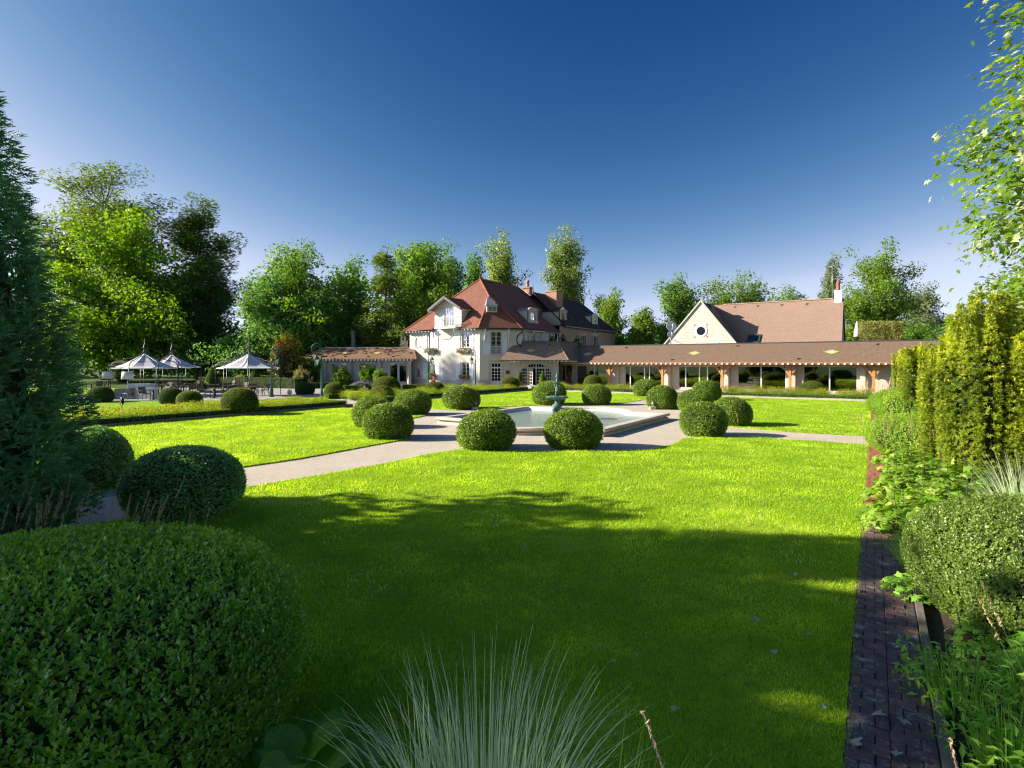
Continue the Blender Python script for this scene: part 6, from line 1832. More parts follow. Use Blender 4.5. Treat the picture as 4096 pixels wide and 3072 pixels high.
def cone_mesh(name, seed, n, leaf, mats):
    rng = np.random.default_rng(seed)
    h = 1 - np.sqrt(rng.random(n)); a = rng.random(n)*2*PI
    prof = lambda z: np.clip((1-z**1.5), 0, 1)**.85
    r = prof(h) * (1 + .03*np.sin(a*3+h*7)) * (1 - .06*rng.random(n)**2)
    P = np.stack([np.cos(a)*r, np.sin(a)*r, h], 1); Nn = np.stack([np.cos(a), np.sin(a), np.full(n, .6)], 1)
    V, F = cards(P, Nn, leaf, .45, .5, rng)
    k = 16; CV, CF = [], []
    for z in (0, .25, .5, .75, .97):
        for i in range(k): rr = float(prof(np.array(z)))*.93; CV.append((math.cos(2*PI*i/k)*rr, math.sin(2*PI*i/k)*rr, z*.98))
    for j in range(4):
        for i in range(k): CF.append((j*k+i, j*k+(i+1) % k, (j+1)*k+(i+1) % k, (j+1)*k+i))
    return _fm(name, [(V, F, 0, rng.random(n)), (np.array(CV), np.array(CF), 1, None)], mats)
CONE_D, CONE_G = cone_mesh('dark_cone', 41, 7000, .07, [M['yew_dark'], M['core_yew']]), cone_mesh('green_cone', 42, 5000, .09, [M['shrub'], M['core']])
for px0, px1, yt, Yc, lab in ((819, 880, 1463, 60.0, 'clipped dark yew cone left of the rightmost gazebo'), (985, 1052, 1474, 60.0, 'clipped dark yew cone seen through the rightmost gazebo')):
    r = (px1-px0)/2*Yc/FPX; o = link('yew_cone', CONE_D, None, (X_at((px0+px1)/2, Yc), Yc, 0), None, (r, r, Z_at(yt, Yc))); tag(o, lab, 'topiary', 'clipped yew cones')
for px, Yc, lab in ((2078, 57.4, 'potted box cone left of the open arch door'), (2170, 57.0, 'potted box cone right of the open arch door')):
    c = Vector((X_at(px, Yc), Yc, FLO-.05)); t = thing('potted_cone', lab, 'potted plant', c, 'potted cones at the entrance arch')
    mb = MB(); mb.lathe([(.28, 0), (.32, .05), (.38, .42), (.44, .44), (.44, .52), (.36, .52)], c, 4); mb.build('pot', M['terracotta'], t)
    link('foliage', CONE_G, t, (0, 0, .5), None, (.36, .36, 1.05))
mb = MB(FR); mb.box((-32.0, 49.8, .0), (-26.5, 53.2, FLO-.05)); tag(mb.build('entrance_step', M['pave']), kind='structure')
c = ww.M @ Vector((ww.a_at(2284), .42, 0)); t = thing('urn_topiary', 'wicker urn on tall stand holding a clipped ball by the wing wall', 'potted plant', c)
mb = MB(); mb.lathe([(.22, 0), (.30, .2), (.33, .5), (.25, .8), (.16, .95), (.2, 1.05), (.3, 1.5), (.38, 1.62), (.3, 1.64)], c, 12); mb.build('urn', M['rust'], t)
link('foliage', YEWD[0], t, (0, 0, 1.98), None, (.36, .36, .40))

# ------------------------------------------------------------------ low hedges and rose beds
HM = [M['hedge'], M['core']]
def uvp(*ps): return [q2(W(*p)) for p in ps]
hedge_obj('low_hedge', uvp((-26.95, 5.6), (-26.95, 22.2)), .38, .40, HM, 1, 420, .055, 'long low box hedge along the stone kerb of the left rose bed', 'hedge')
hedge_obj('low_hedge', uvp((-26.95, 22.25), (-30.6, 22.25)), .36, .38, HM, 2, 380, .06, 'short low box hedge closing the rose bed at the large street lamp', 'hedge')
hedge_obj('low_hedge', uvp((-29.2, 7.0), (-29.2, 21.6)), .34, .34, HM, 3, 320, .06, 'inner low box hedge between the rows of roses', 'hedge')
hedge_obj('low_hedge', uvp((-27.65, 25.2), (-27.65, 44.4)), .40, .40, HM, 4, 260, .08, 'low box hedge along the kerb left of the back lawn', 'hedge')
hedge_obj('low_hedge', [q2(G(1315, 1596)), q2(G(1478, 1585))], .4, .40, HM, 5, 260, .08, 'low box hedge beside the gravel before the garden wing', 'hedge')
hedge_obj('low_hedge', uvp((-27.3, 45.3), (-14.4, 45.3)), .40, .40, HM, 6, 240, .08, 'low box hedge before the roses at the entrance pavilion', 'hedge')
hedge_obj('low_hedge', uvp((-10.5, 45.3), (0.1, 45.3)), .42, .36, [M['hedge'], M['core']], 7, 320, .07, 'low box hedge along the pale kerb of the right lawn', 'hedge')
hedge_obj('clipped_hedge', [q2(G(1180, 1556)), (X_at(820, 61), 61)], .9, 1.1, [M['yew_dark'], M['core']], 8, 150, .10, 'long dark clipped hedge behind the gazebos', 'hedge')
hedge_obj('clipped_hedge', [(X_at(1235, 57), 57), (X_at(1428, 59), 59)], .8, .62, [M['yew_ball'], M['core']], 9, 150, .10, 'sunlit low clipped hedge before the garden wing', 'hedge')
hedge_obj('clipped_hedge', [(X_at(1390, 52), 52), (X_at(1700, 55), 55)], .7, .55, [M['yew_dark'], M['core']], 10, 170, .10, 'dark low hedge between the garden wing and the yew balls', 'hedge')
lo = hedge_obj('mound_hedge', [(X_at(1045, 64), 64), (X_at(1180, 64), 64)], 3.2, 1.2, [M['yew_ball'], M['core']], 12, 90, .12, 'broad sunlit yellow green clipped mound behind the rightmost gazebo', 'hedge', amp=.12)

def bush_mesh(name, seed, n, leaf, mats, sx=1, sy=1, sz=1, gap=.35, jit=.7, aspect=.55, ncl=60, stems=True):
    """loose round bush of unit half width standing on z = 0: leaf clumps with gaps"""
    rng = np.random.default_rng(seed)
    C = sphere_pts(ncl, rng) * (rng.random((ncl, 1))**.4) * [.82*sx, .82*sy, .5*sz] + [0, 0, .5*sz]
    C = C[C[:, 2] > .02]
    k = rng.integers(0, len(C), n)
    P = C[k] + rng.normal(0, gap*.42, (n, 3)) * [sx, sy, .7*sz]
    P[:, 2] = np.abs(P[:, 2])
    V, F = cards(P, (P - [0, 0, .4*sz]) + [0, 0, .35], leaf, aspect, jit, rng)
    parts = [(V, F, 0, np.clip(rng.random(n)*.6 + .4*((P[:, 2]/sz)), 0, 1))]
    if stems:
        m = min(40, len(C))
        A, B_ = np.zeros((m, 3)), C[:m]; A[:, :2] = rng.normal(0, .08, (m, 2))
        w_ = .012
        S = np.stack([A - [w_, 0, 0], A + [w_, 0, 0], B_ + [w_*.4, 0, 0], B_ - [w_*.4, 0, 0]], 1).reshape(-1, 3)
        parts.append((S, np.arange(m*4).reshape(m, 4), 1, None))
    return _fm(name, parts, mats)
ROSE = [bush_mesh('rose_bush_%d' % i, 60+i, 800, .085, [M['rose_leaf'], M['bark']], gap=.45, ncl=26) for i in range(4)]
def blossoms(seed, n, s):
    rng = np.random.default_rng(seed)
    D = sphere_pts(n, rng); D[:, 2] = np.abs(D[:, 2])
    P = D * [.8, .8, .65] + [0, 0, .42] + rng.normal(0, .05, (n, 3))
    parts = []
    for k in range(5):
        V, F = cards(P + rng.normal(0, s*.2, (n, 3)), rng.normal(0, 1, (n, 3)) + [0, 0, .6], s, .9, .6, rng); parts.append((V, F, 0, rng.random(n)))
    return _fm('blossom_%d' % seed, parts, [M['rose_red']])
BLO = [blossoms(70+i, 6 + 3*i, .10) for i in range(3)]
def roses(area, n, seed, label, group, hmin=.5, hmax=.8, r=.5, blo=.75):
    rr = random.Random(seed); placed = []
    tries = 0
    while len(placed) < n and tries < 4000:
        tries += 1
        u, v = rr.uniform(area[0], area[1]), rr.uniform(area[2], area[3])
        if any((u-a)**2 + (v-b)**2 < (r*.62)**2 for a, b in placed): continue
        placed.append((u, v)); p = W(u, v)
        t = tag(link('rose_bush', ROSE[rr.randrange(4)], None, p, (0, 0, rr.uniform(0, 6.28)), (r*rr.uniform(.85, 1.15), r*rr.uniform(.85, 1.15), rr.uniform(hmin, hmax))), label, 'rose bush', group)
        if rr.random() < blo: link('blossom', BLO[rr.randrange(3)], t, None, (0, 0, rr.uniform(0, 6)))
roses((-28.8, -27.4, 6.2, 21.8), 70, 1, 'red flowering rose bush between the two low hedges of the left bed', 'rose bushes between the two low hedges of the left bed', .42, .62, .52)
roses((-31.0, -29.6, 6.0, 21.8), 62, 2, 'red flowering rose bush behind the inner low hedge of the left bed', 'rose bushes behind the inner low hedge of the left bed', .42, .62, .52)
roses((-32.4, -28.1, 26.0, 44.0), 70, 3, 'pale leaved rose bush in the bed left of the back lawn', 'rose bushes in the bed left of the back lawn', .5, .8, .65, .35)
roses((-27.0, -14.6, 45.8, 47.6), 44, 4, 'red rose bush in the bed before the entrance pavilion', 'rose bushes in the bed before the entrance pavilion', .55, .8, .60, .95)
roses((-10.2, -0.2, 46.0, 47.8), 36, 5, 'red rose bush before the wide windows of the dining wing', 'rose bushes before the wide windows of the dining wing', .6, .85, .62, 1.0)

# ------------------------------------------------------------------ loose shrubs
def shrub(px0, px1, yt, Yc, mat, name, label, seed, n=2600, leaf=.14, ry=1.0, mats2='bark', cat='shrub', ncl=70, gap=.3, aspect=.55, group=None, zb=0.0):
    r = (px1-px0)/2*Yc/FPX; h = Z_at(yt, Yc)-zb
    me = bush_mesh(name, seed, n, 1.0, [M[mat], M[mats2]], gap=gap, ncl=ncl, aspect=aspect) if False else None
    rng = np.random.default_rng(seed)
    C = sphere_pts(ncl, rng) * (rng.random((ncl, 1))**.33) * [.84*r, .84*r*ry, .50*h] + [0, 0, .50*h]
    k = rng.integers(0, len(C), n)
    P = C[k] + rng.normal(0, gap*.5, (n, 3)) * [r*.6, r*.6*ry, h*.35]
    P[:, 2] = np.abs(P[:, 2])
    V, F = cards(P, (P - [0, 0, .35*h]) / [r, r*ry, h] + [0, 0, .35], leaf, aspect, .65, rng)
    parts = [(V, F, 0, np.clip(rng.random(n), 0, 1))]
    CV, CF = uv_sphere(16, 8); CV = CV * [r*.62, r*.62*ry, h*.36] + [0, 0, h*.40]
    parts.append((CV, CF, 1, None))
    return tag(link(name, _fm(name, parts, [M[mat], M['core']]), None, (X_at((px0+px1)/2, Yc), Yc, zb)), label, cat, group)
shrub(1072, 1222, 1338, 62, 'magnolia', 'magnolia_shrub', 'tall magnolia with bronze tinged leaves behind the rightmost gazebo', 80, 5200, .26, ncl=110, gap=.28)
shrub(1150, 1300, 1432, 64, 'shrub', 'laurel_shrub', 'bright green dense shrub left of the garden wing', 81, 4600, .20, ncl=90)
shrub(1168, 1246, 1466, 58, 'tan_shrub', 'spirea_shrub', 'tan tinged feathery shrub before the bright green one', 82, 2600, .13, ncl=60)
shrub(1232, 1262, 1505, 57.5, 'tan_shrub', 'small_shrub', 'small pale tan shrub left of the large street lamp', 83, 900, .11, ncl=30)
shrub(1318, 1420, 1471, 59, 'shrub', 'hydrangea_shrub', 'light green shrub before the left sliding window', 84, 3200, .17, ncl=70)
shrub(1430, 1515, 1460, 58.5, 'shrub', 'round_shrub', 'tall rounded bright shrub before the middle sliding window', 85, 4200, .16, ncl=70)
shrub(1488, 1556, 1477, 57.5, 'broad', 'round_shrub', 'darker round shrub right of the tall bright one', 86, 2600, .15, ncl=60)
shrub(1395, 1505, 1522, 55.5, 'lavender', 'lavender_clump', 'greyish lavender clump before the rounded shrubs', 87, 1600, .10, ry=.5, ncl=50)
shrub(925, 990, 1495, 62, 'tan_shrub', 'small_tree', 'small pale spreading bush between the two yew cones', 88, 900, .14, ncl=40)
shrub(772, 840, 1523, 52, 'rose_leaf', 'white_rose_bush', 'leafy bush with white flowers behind the terrace chairs', 89, 1300, .12, ncl=40)
shrub(1716, 1752, 1506, 55.8, 'geranium', 'fuchsia_pot', 'pinkish red flowering pot plant at the foot of the left wall lamp', 90, 700, .11, ncl=30)
shrub(2188, 2222, 1345, 62.0, 'broad', 'pot_olive', 'small shrub on the flat roof before the shuttered side windows', 91, 700, .13, ncl=26, zb=4.4)
shrub(2238, 2268, 1335, 66.0, 'tan_shrub', 'pot_olive', 'taller greyish shrub on the flat roof before the stone house', 92, 800, .14, ncl=26, zb=4.2)
shrub(2290, 2325, 1340, 67.0, 'broad', 'pot_olive', 'dark wall shrub climbing by the stone house window', 93, 900, .14, ncl=26, zb=4.2)
shrub(1624, 1640, 1322, 66.5, 'larch', 'cloud_pine', 'small cloud pruned pine on the flat roof at the house corner', 94, 420, .13, ncl=9, gap=.16, zb=4.4)
mb = MB(); 
for i, px in enumerate((1606, 1612, 1620, 1628)):
    x, y = X_at(px, 66.3), 66.3; mb.box((x-.09, y-.05, 4.4), (x+.09, y+.05, (6.5, 5.4, 5.9, 5.3)[i]))
tag(mb.build('trellis_fence', M['cream']), 'pale board screen on the flat roof left of the house corner', 'fence')
for i, (u0, u1, v, z) in enumerate(PLANTERS):
    n = 1500; rng = np.random.default_rng(300+i)
    P = np.stack([rng.uniform(u0-.15, u1+.15, n), v + rng.normal(0, .35, n), z + 1.55*rng.random(n)**.8], 1)
    Pw = P @ np.array(FR.to_3x3()).T
    c = Pw.mean(0)
    V, F = cards(Pw - c, rng.normal(0, 1, (n, 3)) + [0, -.3, .4], .22, .22, .5, rng, axis=np.tile([0, 0, 1.0], (n, 1)), axjit=.7)
    tag(link('bamboo_clump', fast_mesh('bamboo_clump', V, F, [M['bamboo']], None, rng.random(n)), None, c), ['leftmost bamboo clump beside the closed parasol', 'second bamboo clump from the closed parasol', 'third bamboo clump from the closed parasol', 'rightmost bamboo clump behind the wing roof'][i], 'bamboo', 'bamboo in the planters behind the wing')

# ------------------------------------------------------------------ trees
def tree(name, label, px, Y, top_px, w_px, kind, mat, seed, ncl=70, n=9000, leaf=.32, rc=.9, bottom=.25, bark='bark', shape='round', trunk_r=.3, lean=0.0, ry=None, droop=0.0, off=0.0, group=None, mats=None, h=None, Rr=None, x=None):
    rng = np.random.default_rng(seed)
    x_given = x is not None
    x = X_at(px, Y) if x is None else x
    H_ = Z_at(top_px, Y) if h is None else h
    R_ = (w_px/2*Y/FPX) if Rr is None else Rr
    prof = {'round': lambda t: np.sqrt(np.clip(1 - (2*t-1)**2, 0, 1))**.8, 'egg': lambda t: np.sqrt(np.clip(1-(1-t)**2*1.0, 0, 1))*np.clip(1.25*(1-t), 0, 1)**.6,
            'poplar': lambda t: np.clip(t*5, 0, 1)*np.clip((1-t)*2.1, 0, 1)**.7, 'cone': lambda t: np.clip(t*9, 0, 1)*(1-t)**.9 + .02,
            'dome': lambda t: np.clip(t*6, 0, 1)**.5*np.sqrt(np.clip(1-t**2.2, 0, 1)), 'flat': lambda t: np.clip(t*2.2, 0, 1)**.8*np.clip((1-t)*3.2, 0, 1)**.5}[shape]
    zb = H_*bottom; n = int(n*(1.5 if px else .6)); leaf *= 1.14 if px else 1.7
    # limbs reach from the trunk to the outline; leaf clumps sit along their outer halves, so the outline is lobed and sky shows between
    nl = max(16, int(ncl*.48))
    t = rng.random(nl*8); keep = rng.random(len(t)) < np.clip(prof(t), .06, 1)**1.2; t = t[keep][:nl]
    t[:3] = (.97, .90, .84)
    a = np.arange(len(t))*2.39996 + rng.normal(0, .35, len(t))
    q1, q2_ = rng.uniform(0, 6.28, 2)
    ir = 1 + .16*np.sin(2*a + q1 + 5*t) + rng.normal(0, .15, len(t))
    rr = 1.10*R_*prof(t)*ir*np.where(rng.random(len(t)) < .72, rng.uniform(.80, 1.02, len(t)), rng.uniform(.3, .75, len(t)))
    E_ = np.stack([np.cos(a)*rr + lean*t*H_, np.sin(a)*rr*(ry or 1.0), zb + (H_-zb)*t*.97], 1)
    f0 = np.clip((E_[:, 2]/H_)*(.60 if kind != 'conifer' else .97), .08, .86)
    S_ = np.stack([lean*f0*H_*.8, np.zeros(len(t)), f0*H_], 1)
    C, size = [], []
    for i in range(len(t)):
        L_i = np.linalg.norm(E_[i] - S_[i]); m = max(2, int(L_i/(rc*.55)))
        for j in range(m):
            f = .30 + .72*(j + rng.random())/m
            p_ = S_[i]*(1-f) + E_[i]*f + np.array([0, 0, .10*L_i*math.sin(PI*min(f, 1))*(1 if kind != 'conifer' else -.3)]) + rng.normal(0, .40*rc, 3)*[1, 1, .85]
            C.append(p_); size.append(rc*rng.uniform(.45, 1.25)*(1.15 - .35*f))
    C, size = np.array(C), np.array(size)
    k = rng.choice(len(C), n, p=size**2/np.sum(size**2))
    g = rng.normal(0, 1, (n, 3)); g = g / np.maximum(1, np.linalg.norm(g, axis=1, keepdims=True)/1.55)
    fl = {'conifer': [.74, .74, .46]}.get(kind, [.68, .68, .56])
    P = C[k] + g*size[k][:, None]*fl
    P[:, 2] = np.abs(P[:, 2])
    out = (P - [0, 0, zb + (H_-zb)*.4]); out = unit(out)
    if kind == 'conifer':
        rad = np.stack([P[:, 0], P[:, 1], np.zeros(n)], 1); rad = unit(rad)
        P[:, 2] -= droop*np.linalg.norm(g[:, :2], axis=1)*size[k]
        V, F = cards(P, out*.5 + [0, 0, .7], leaf, .38, .5, rng, axis=rad + [0, 0, -.35 if droop else .1], axjit=.5)
    else:
        V, F = cards(P, out*.6 + [0, 0, .45] + g*.5, leaf*rng.uniform(.55, 1.35, n), .62, .65, rng)
    crown = _fm('crown', [(V, F, 0, rng.random(n))], [M[mat]])
    tr = thing(name, label, 'tree', (x, Y, off), group)
    link('crown', crown, tr)
    tm = MB(); tp = []
    nseg = 7
    for j in range(nseg+1):
        f = j/nseg; tp.append(Vector((lean*f*H_*.8 + .12*math.sin(seed+f*5)*f*R_*.4, .1*math.cos(seed*2+f*4)*f*R_*.4, f*H_*(.86 if shape in ('cone', 'poplar') else .80))))
    tm.tube(tp, [trunk_r*(1.25 if j == 0 else 1)*(1 - .88*j/nseg) for j in range(nseg+1)], 8)
    for i in range(len(t)):
        b0, c = Vector(S_[i]), Vector(E_[i]); L_i = (c-b0).length
        jj = min(f0[i]/(.86 if shape in ('cone', 'poplar') else .80), .98)*nseg; b0 = tp[int(jj)].lerp(tp[int(jj)+1], jj-int(jj))
        md = b0.lerp(c, .5) + Vector((0, 0, .10*L_i*(1 if kind != 'conifer' else -.3)))
        r0 = trunk_r*(1-f0[i])*.45 + .025
        c = b0.lerp(c, .9); tm.tube([b0, b0.lerp(md, .5) + Vector((0, 0, .03*L_i)), md, md.lerp(c, .55), c], [r0, r0*.8, r0*.6, r0*.35, .015], 5, False)
        if kind != 'conifer':
            for q in range(2):
                e = c + Vector((rng.normal(0, .12)*L_i, rng.normal(0, .12)*L_i, -.10*L_i)); tm.tube([md, md.lerp(e, .5) + Vector((0, 0, .05*L_i)), e], [r0*.4, r0*.28, .012], 4, False)
    tm.build('trunk', M[bark]) if False else link('trunk', tm.mesh('trunk', M[bark]), tr)
    return tr
T = [
 ('swamp_cypress', 'tall olive swamp cypress rising behind the bright walnut tree', 425, 86, 640, 430, 'conifer', 'cypress', 101, dict(ncl=110, n=15000, leaf=.48, rc=2.2, bottom=.40, shape='dome', trunk_r=.7)),
 ('walnut_tree', 'huge bright green walnut tree sweeping down behind the gazebos', 490, 76, 815, 680, 'broad', 'walnut', 102, dict(ncl=190, n=27000, leaf=.45, rc=2.1, bottom=.03, shape='dome', trunk_r=.55)),
 ('dark_conifer', 'tall dark conifer with a light green top right of the walnut', 800, 86, 765, 340, 'conifer', 'cypress', 103, dict(ncl=130, n=16000, leaf=.46, rc=1.9, bottom=.25, shape='egg', trunk_r=.6)),
 ('spruce_tree', 'dark spruce whose skirts fill the gap below the tall conifer', 850, 82, 1010, 300, 'conifer', 'fir', 104, dict(ncl=150, n=12000, leaf=.40, rc=1.5, bottom=.02, shape='cone', trunk_r=.4)),
 ('plane_tree', 'large spreading dark tree above the magnolia', 1190, 74, 940, 430, 'broad', 'broad', 105, dict(ncl=90, n=15000, leaf=.34, rc=1.7, bottom=.22, shape='dome', trunk_r=.5)),
 ('dark_linden', 'dense dark linden left of the garden wing', 1060, 69, 1105, 300, 'broad', 'broad_dark', 106, dict(ncl=110, n=13000, leaf=.34, rc=1.5, bottom=.03, shape='dome', trunk_r=.4)),
 ('dark_linden', 'dense dark linden directly behind the garden wing roof', 1270, 71, 1130, 310, 'broad', 'broad_dark', 107, dict(ncl=110, n=13000, leaf=.34, rc=1.5, bottom=.03, shape='dome', trunk_r=.4)),
 ('dark_linden', 'dark linden between the garden wing and the feathery conifer', 1400, 76, 1010, 250, 'broad', 'broad_dark', 108, dict(ncl=100, n=12000, leaf=.34, rc=1.5, bottom=.05, shape='dome', trunk_r=.4)),
 ('feathery_conifer', 'feathery yellow green conifer left of the red roofed house', 1545, 70, 965, 215, 'conifer', 'larch', 109, dict(ncl=130, n=14000, leaf=.36, rc=1.15, bottom=.06, shape='cone', trunk_r=.32, droop=.35, Rr=4.3)),
 ('oak_tree', 'broad dense green tree behind the balcony gable', 1680, 80, 940, 350, 'broad', 'broad', 110, dict(ncl=120, n=17000, leaf=.36, rc=1.6, bottom=.10, shape='dome', trunk_r=.5)),
 ('oak_tree', 'rounded green tree just left of the house ridge', 1780, 86, 985, 200, 'broad', 'broad', 111, dict(ncl=80, n=9000, leaf=.36, rc=1.6, bottom=.10, shape='dome', trunk_r=.5)),
 ('dark_pine', 'small dark pine crown left of the poplar over the roof ridge', 1895, 96, 995, 90, 'broad', 'broad_dark', 112, dict(ncl=36, n=3600, leaf=.36, rc=1.2, bottom=.45, shape='egg', trunk_r=.3)),
 ('poplar_tree', 'light poplar standing right behind the ridge of the red roof', 2000, 92, 903, 185, 'broad', 'poplar', 113, dict(ncl=95, n=10500, leaf=.34, rc=1.25, bottom=.25, shape='poplar', trunk_r=.4, bark='pale_bark')),
 ('poplar_tree', 'airy light poplar with a forked trunk above the stone house chimney', 2262, 96, 888, 250, 'broad', 'poplar', 114, dict(ncl=95, n=10500, leaf=.34, rc=1.3, bottom=.35, shape='egg', trunk_r=.4, bark='pale_bark')),
 ('maple_tree', 'medium green tree right of the stone house roof', 2440, 88, 1150, 190, 'broad', 'broad_light', 115, dict(ncl=80, n=9500, leaf=.32, rc=1.2, bottom=.08, shape='dome', trunk_r=.3)),
 ('hornbeam_tree', 'pale pointed tree left of the satellite dishes', 2575, 80, 1222, 150, 'broad', 'broad_light', 116, dict(ncl=80, n=9000, leaf=.28, rc=.95, bottom=.05, shape='egg', trunk_r=.25)),
 ('ash_tree', 'airy ash with bare stems above the white gable', 2700, 90, 1103, 215, 'broad', 'broad', 117, dict(ncl=64, n=8000, leaf=.32, rc=1.25, bottom=.25, shape='dome', trunk_r=.28, bark='pale_bark')),
 ('lime_tree', 'rounded light tree behind the left part of the barn roof', 2950, 88, 1068, 290, 'broad', 'broad_light', 118, dict(ncl=100, n=11500, leaf=.32, rc=1.4, bottom=.12, shape='dome', trunk_r=.35)),
 ('lime_tree', 'lower green tree behind the middle of the barn roof', 3140, 92, 1128, 210, 'broad', 'broad', 119, dict(ncl=70, n=8000, leaf=.32, rc=1.3, bottom=.12, shape='dome', trunk_r=.3)),
 ('lombardy_poplar', 'slim pale poplar left of the white chimney aerial', 3325, 98, 1000, 92, 'broad', 'willow', 120, dict(ncl=60, n=6500, leaf=.32, rc=.95, bottom=.08, shape='poplar', trunk_r=.3)),
 ('acacia_tree', 'large airy acacia above the bamboo planters', 3525, 84, 948, 330, 'broad', 'broad_light', 121, dict(ncl=110, n=14000, leaf=.32, rc=1.35, bottom=.06, shape='dome', trunk_r=.4, bark='pale_bark')),
 ('willow_tree', 'grey green willow right of the large acacia', 3690, 92, 1120, 190, 'broad', 'willow', 122, dict(ncl=70, n=8000, leaf=.32, rc=1.2, bottom=.05, shape='dome', trunk_r=.3)),
 ('acacia_tree', 'lower leafy tree behind the closed parasol', 3420, 78, 1150, 150, 'broad', 'broad_light', 123, dict(ncl=60, n=7000, leaf=.30, rc=1.1, bottom=.05, shape='dome', trunk_r=.25)),
 ('laurel_tree', 'dense bush tree filling the gap right of the bamboo', 3680, 74, 1285, 150, 'broad', 'broad', 124, dict(ncl=60, n=6500, leaf=.28, rc=1.0, bottom=.03, shape='dome', trunk_r=.25)),
]
for nm, lab, px, Y, tp_, wp_, kd, mt, sd_, kw in T: tree(nm, lab, px, Y, tp_, wp_, kd, mt, sd_, **kw)
# bare lopped trunk above the garden wing roof
mb = MB(); x = X_at(1417, 68); mb.tube([(x, 68, 0), (x-.05, 68, 3), (x-.12, 68, Z_at(1322, 68))], [.34, .30, .24], 9); tag(mb.build('bare_trunk', M['pale_bark']), 'bare lopped grey trunk standing above the garden wing roof', 'tree')
# far wood behind everything
rng = np.random.default_rng(9); parts = []
for (x0, x1, Yw, hmin, hmax, n) in ((-110, -8, 98, 9, 19, 12000), (-8, 40, 118, 8, 13, 5000), (30, 125, 112, 7, 12, 7000)):
    xs = rng.uniform(x0, x1, n); hh = hmin + (hmax-hmin)*(.5+.25*np.sin(xs*.16)+.25*np.sin(xs*.43+1)); z = hh*rng.random(n)**.8
    P = np.stack([xs, Yw + rng.normal(0, 2.2, n) + 2*np.sin(xs*.5), z], 1)
    V, F = cards(P, np.tile([-.3, -.6, .5], (n, 1)), 1.0, .7, .6, rng); parts.append((V, F, 0, rng.random(n)))
tag(link('far_wood', _fm('far_wood', parts, [M['broad_dark']])), 'dark far wood closing the garden behind the trees and roofs', 'wood', kind='stuff')
# trees out of the picture on the left, whose shade lies over the front lawn
tree('shade_spruce', 'dark spruce at the left edge of the front lawn, out of the picture', 0, 9.6, 0, 0, 'conifer', 'fir', 141, 90, 9000, .30, .8, bottom=.02, shape='cone', trunk_r=.25, h=7.1, Rr=2.3, x=-14.6)
tree('shade_linden', 'big linden left of the terrace steps, out of the picture', 0, 5.2, 0, 0, 'broad', 'broad_dark', 142, 130, 15000, .34, 1.2, bottom=.06, shape='dome', trunk_r=.4, h=9.05, Rr=2.8, x=-15.5)
tree('shade_linden', 'big linden beside the viewpoint on the left, out of the picture', 0, 0.8, 0, 0, 'broad', 'broad_dark', 143, 150, 15000, .34, 1.2, bottom=.04, shape='dome', trunk_r=.4, h=8.5, Rr=3.4, x=-15.5)
tree('shade_walnut', 'walnut left of the terrace, out of the picture', 0, 42, 0, 0, 'broad', 'walnut', 145, 100, 12000, .4, 1.6, bottom=.05, shape='dome', trunk_r=.5, h=8.7, Rr=5, x=-46)

tree('shade_pine', 'unseen slender pine added far left to shade the house front', 0, 60.2, 0, 0, 'broad', 'broad_dark', 146, 40, 2600, .4, 1.0, bottom=.87, shape='dome', trunk_r=.3, h=28.2, Rr=2.2, x=-62)  # added unseen; crown set high so its shade falls on the house front
# ------------------------------------------------------------------ tall conifer on the left edge
def spray_cone(name, label, loc, h, r, mat, seed, n, size, cat='conifer'):
    rng = np.random.default_rng(seed)
    t = 1 - np.sqrt(rng.random(n)); a = rng.random(n)*2*PI
    prof = np.clip(t*7+.55, 0, 1)*np.clip((1-t)*1.25, 0, 1)**.62
    lum = 1 + .10*np.sin(a*4 + t*14) + .09*np.sin(a*7 - t*23 + 1) + .07*np.sin(a*11+t*44) + .05*np.sin(a*19-t*71)
    rr = r*prof*lum*(1 - .22*rng.random(n)**2)
    C = np.stack([np.cos(a)*rr, np.sin(a)*rr, t*h], 1)
    rad = np.stack([np.cos(a), np.sin(a), np.zeros(n)], 1)
    parts = []
    ax = unit(rad*.75 + [0, 0, .35] + rng.normal(0, .36, (n, 3)))
    side = unit(np.cross(ax, rng.normal(0, 1, (n, 3))))
    sc = rng.uniform(.7, 1.3, n)[:, None]*size
    for k, (f, s) in enumerate(((.15, 1), (.15, -1), (.4, 1), (.4, -1), (.62, 1), (.62, -1), (.85, 0))):
        b = C + ax*f*sc
        d = unit(ax*.75 + side*s*.65 + rng.normal(0, .18, (n, 3)))
        w_ = np.cross(d, rad); w_ = unit(w_)*sc*.085
        tip = b + d*sc*.45
        V = np.stack([b - w_, b + w_, tip + w_*.25, tip - w_*.25], 1).reshape(-1, 3)
        parts.append((V, np.arange(n*4).reshape(n, 4), 0, rng.random(n)*.8 + .2*(k == 6)))
    CV, CF = [], []
    kk = 20; lv = np.linspace(0, 1, 12)
    for z in lv:
        pr = min(z*7+.55, 1)*min((1-z)*1.25, 1)**.62
        for i in range(kk): CV.append((math.cos(2*PI*i/kk)*r*pr*.70, math.sin(2*PI*i/kk)*r*pr*.70, z*h*.99))
    for j in range(len(lv)-1):
        for i in range(kk): CF.append((j*kk+i, j*kk+(i+1) % kk, (j+1)*kk+(i+1) % kk, (j+1)*kk+i))
    parts.append((np.array(CV), np.array(CF), 1, None))
    t_ = thing(name, label, cat, loc)
    link('crown', _fm('crown', parts, [M[mat], M['core']]), t_)
    mb = MB(); mb.tube([(0, 0, -.05), (0, 0, h*.5), (0, 0, h*.95)], [.16, .10, .02], 8); link('trunk', mb.mesh('trunk', M['bark']), t_)
    return t_
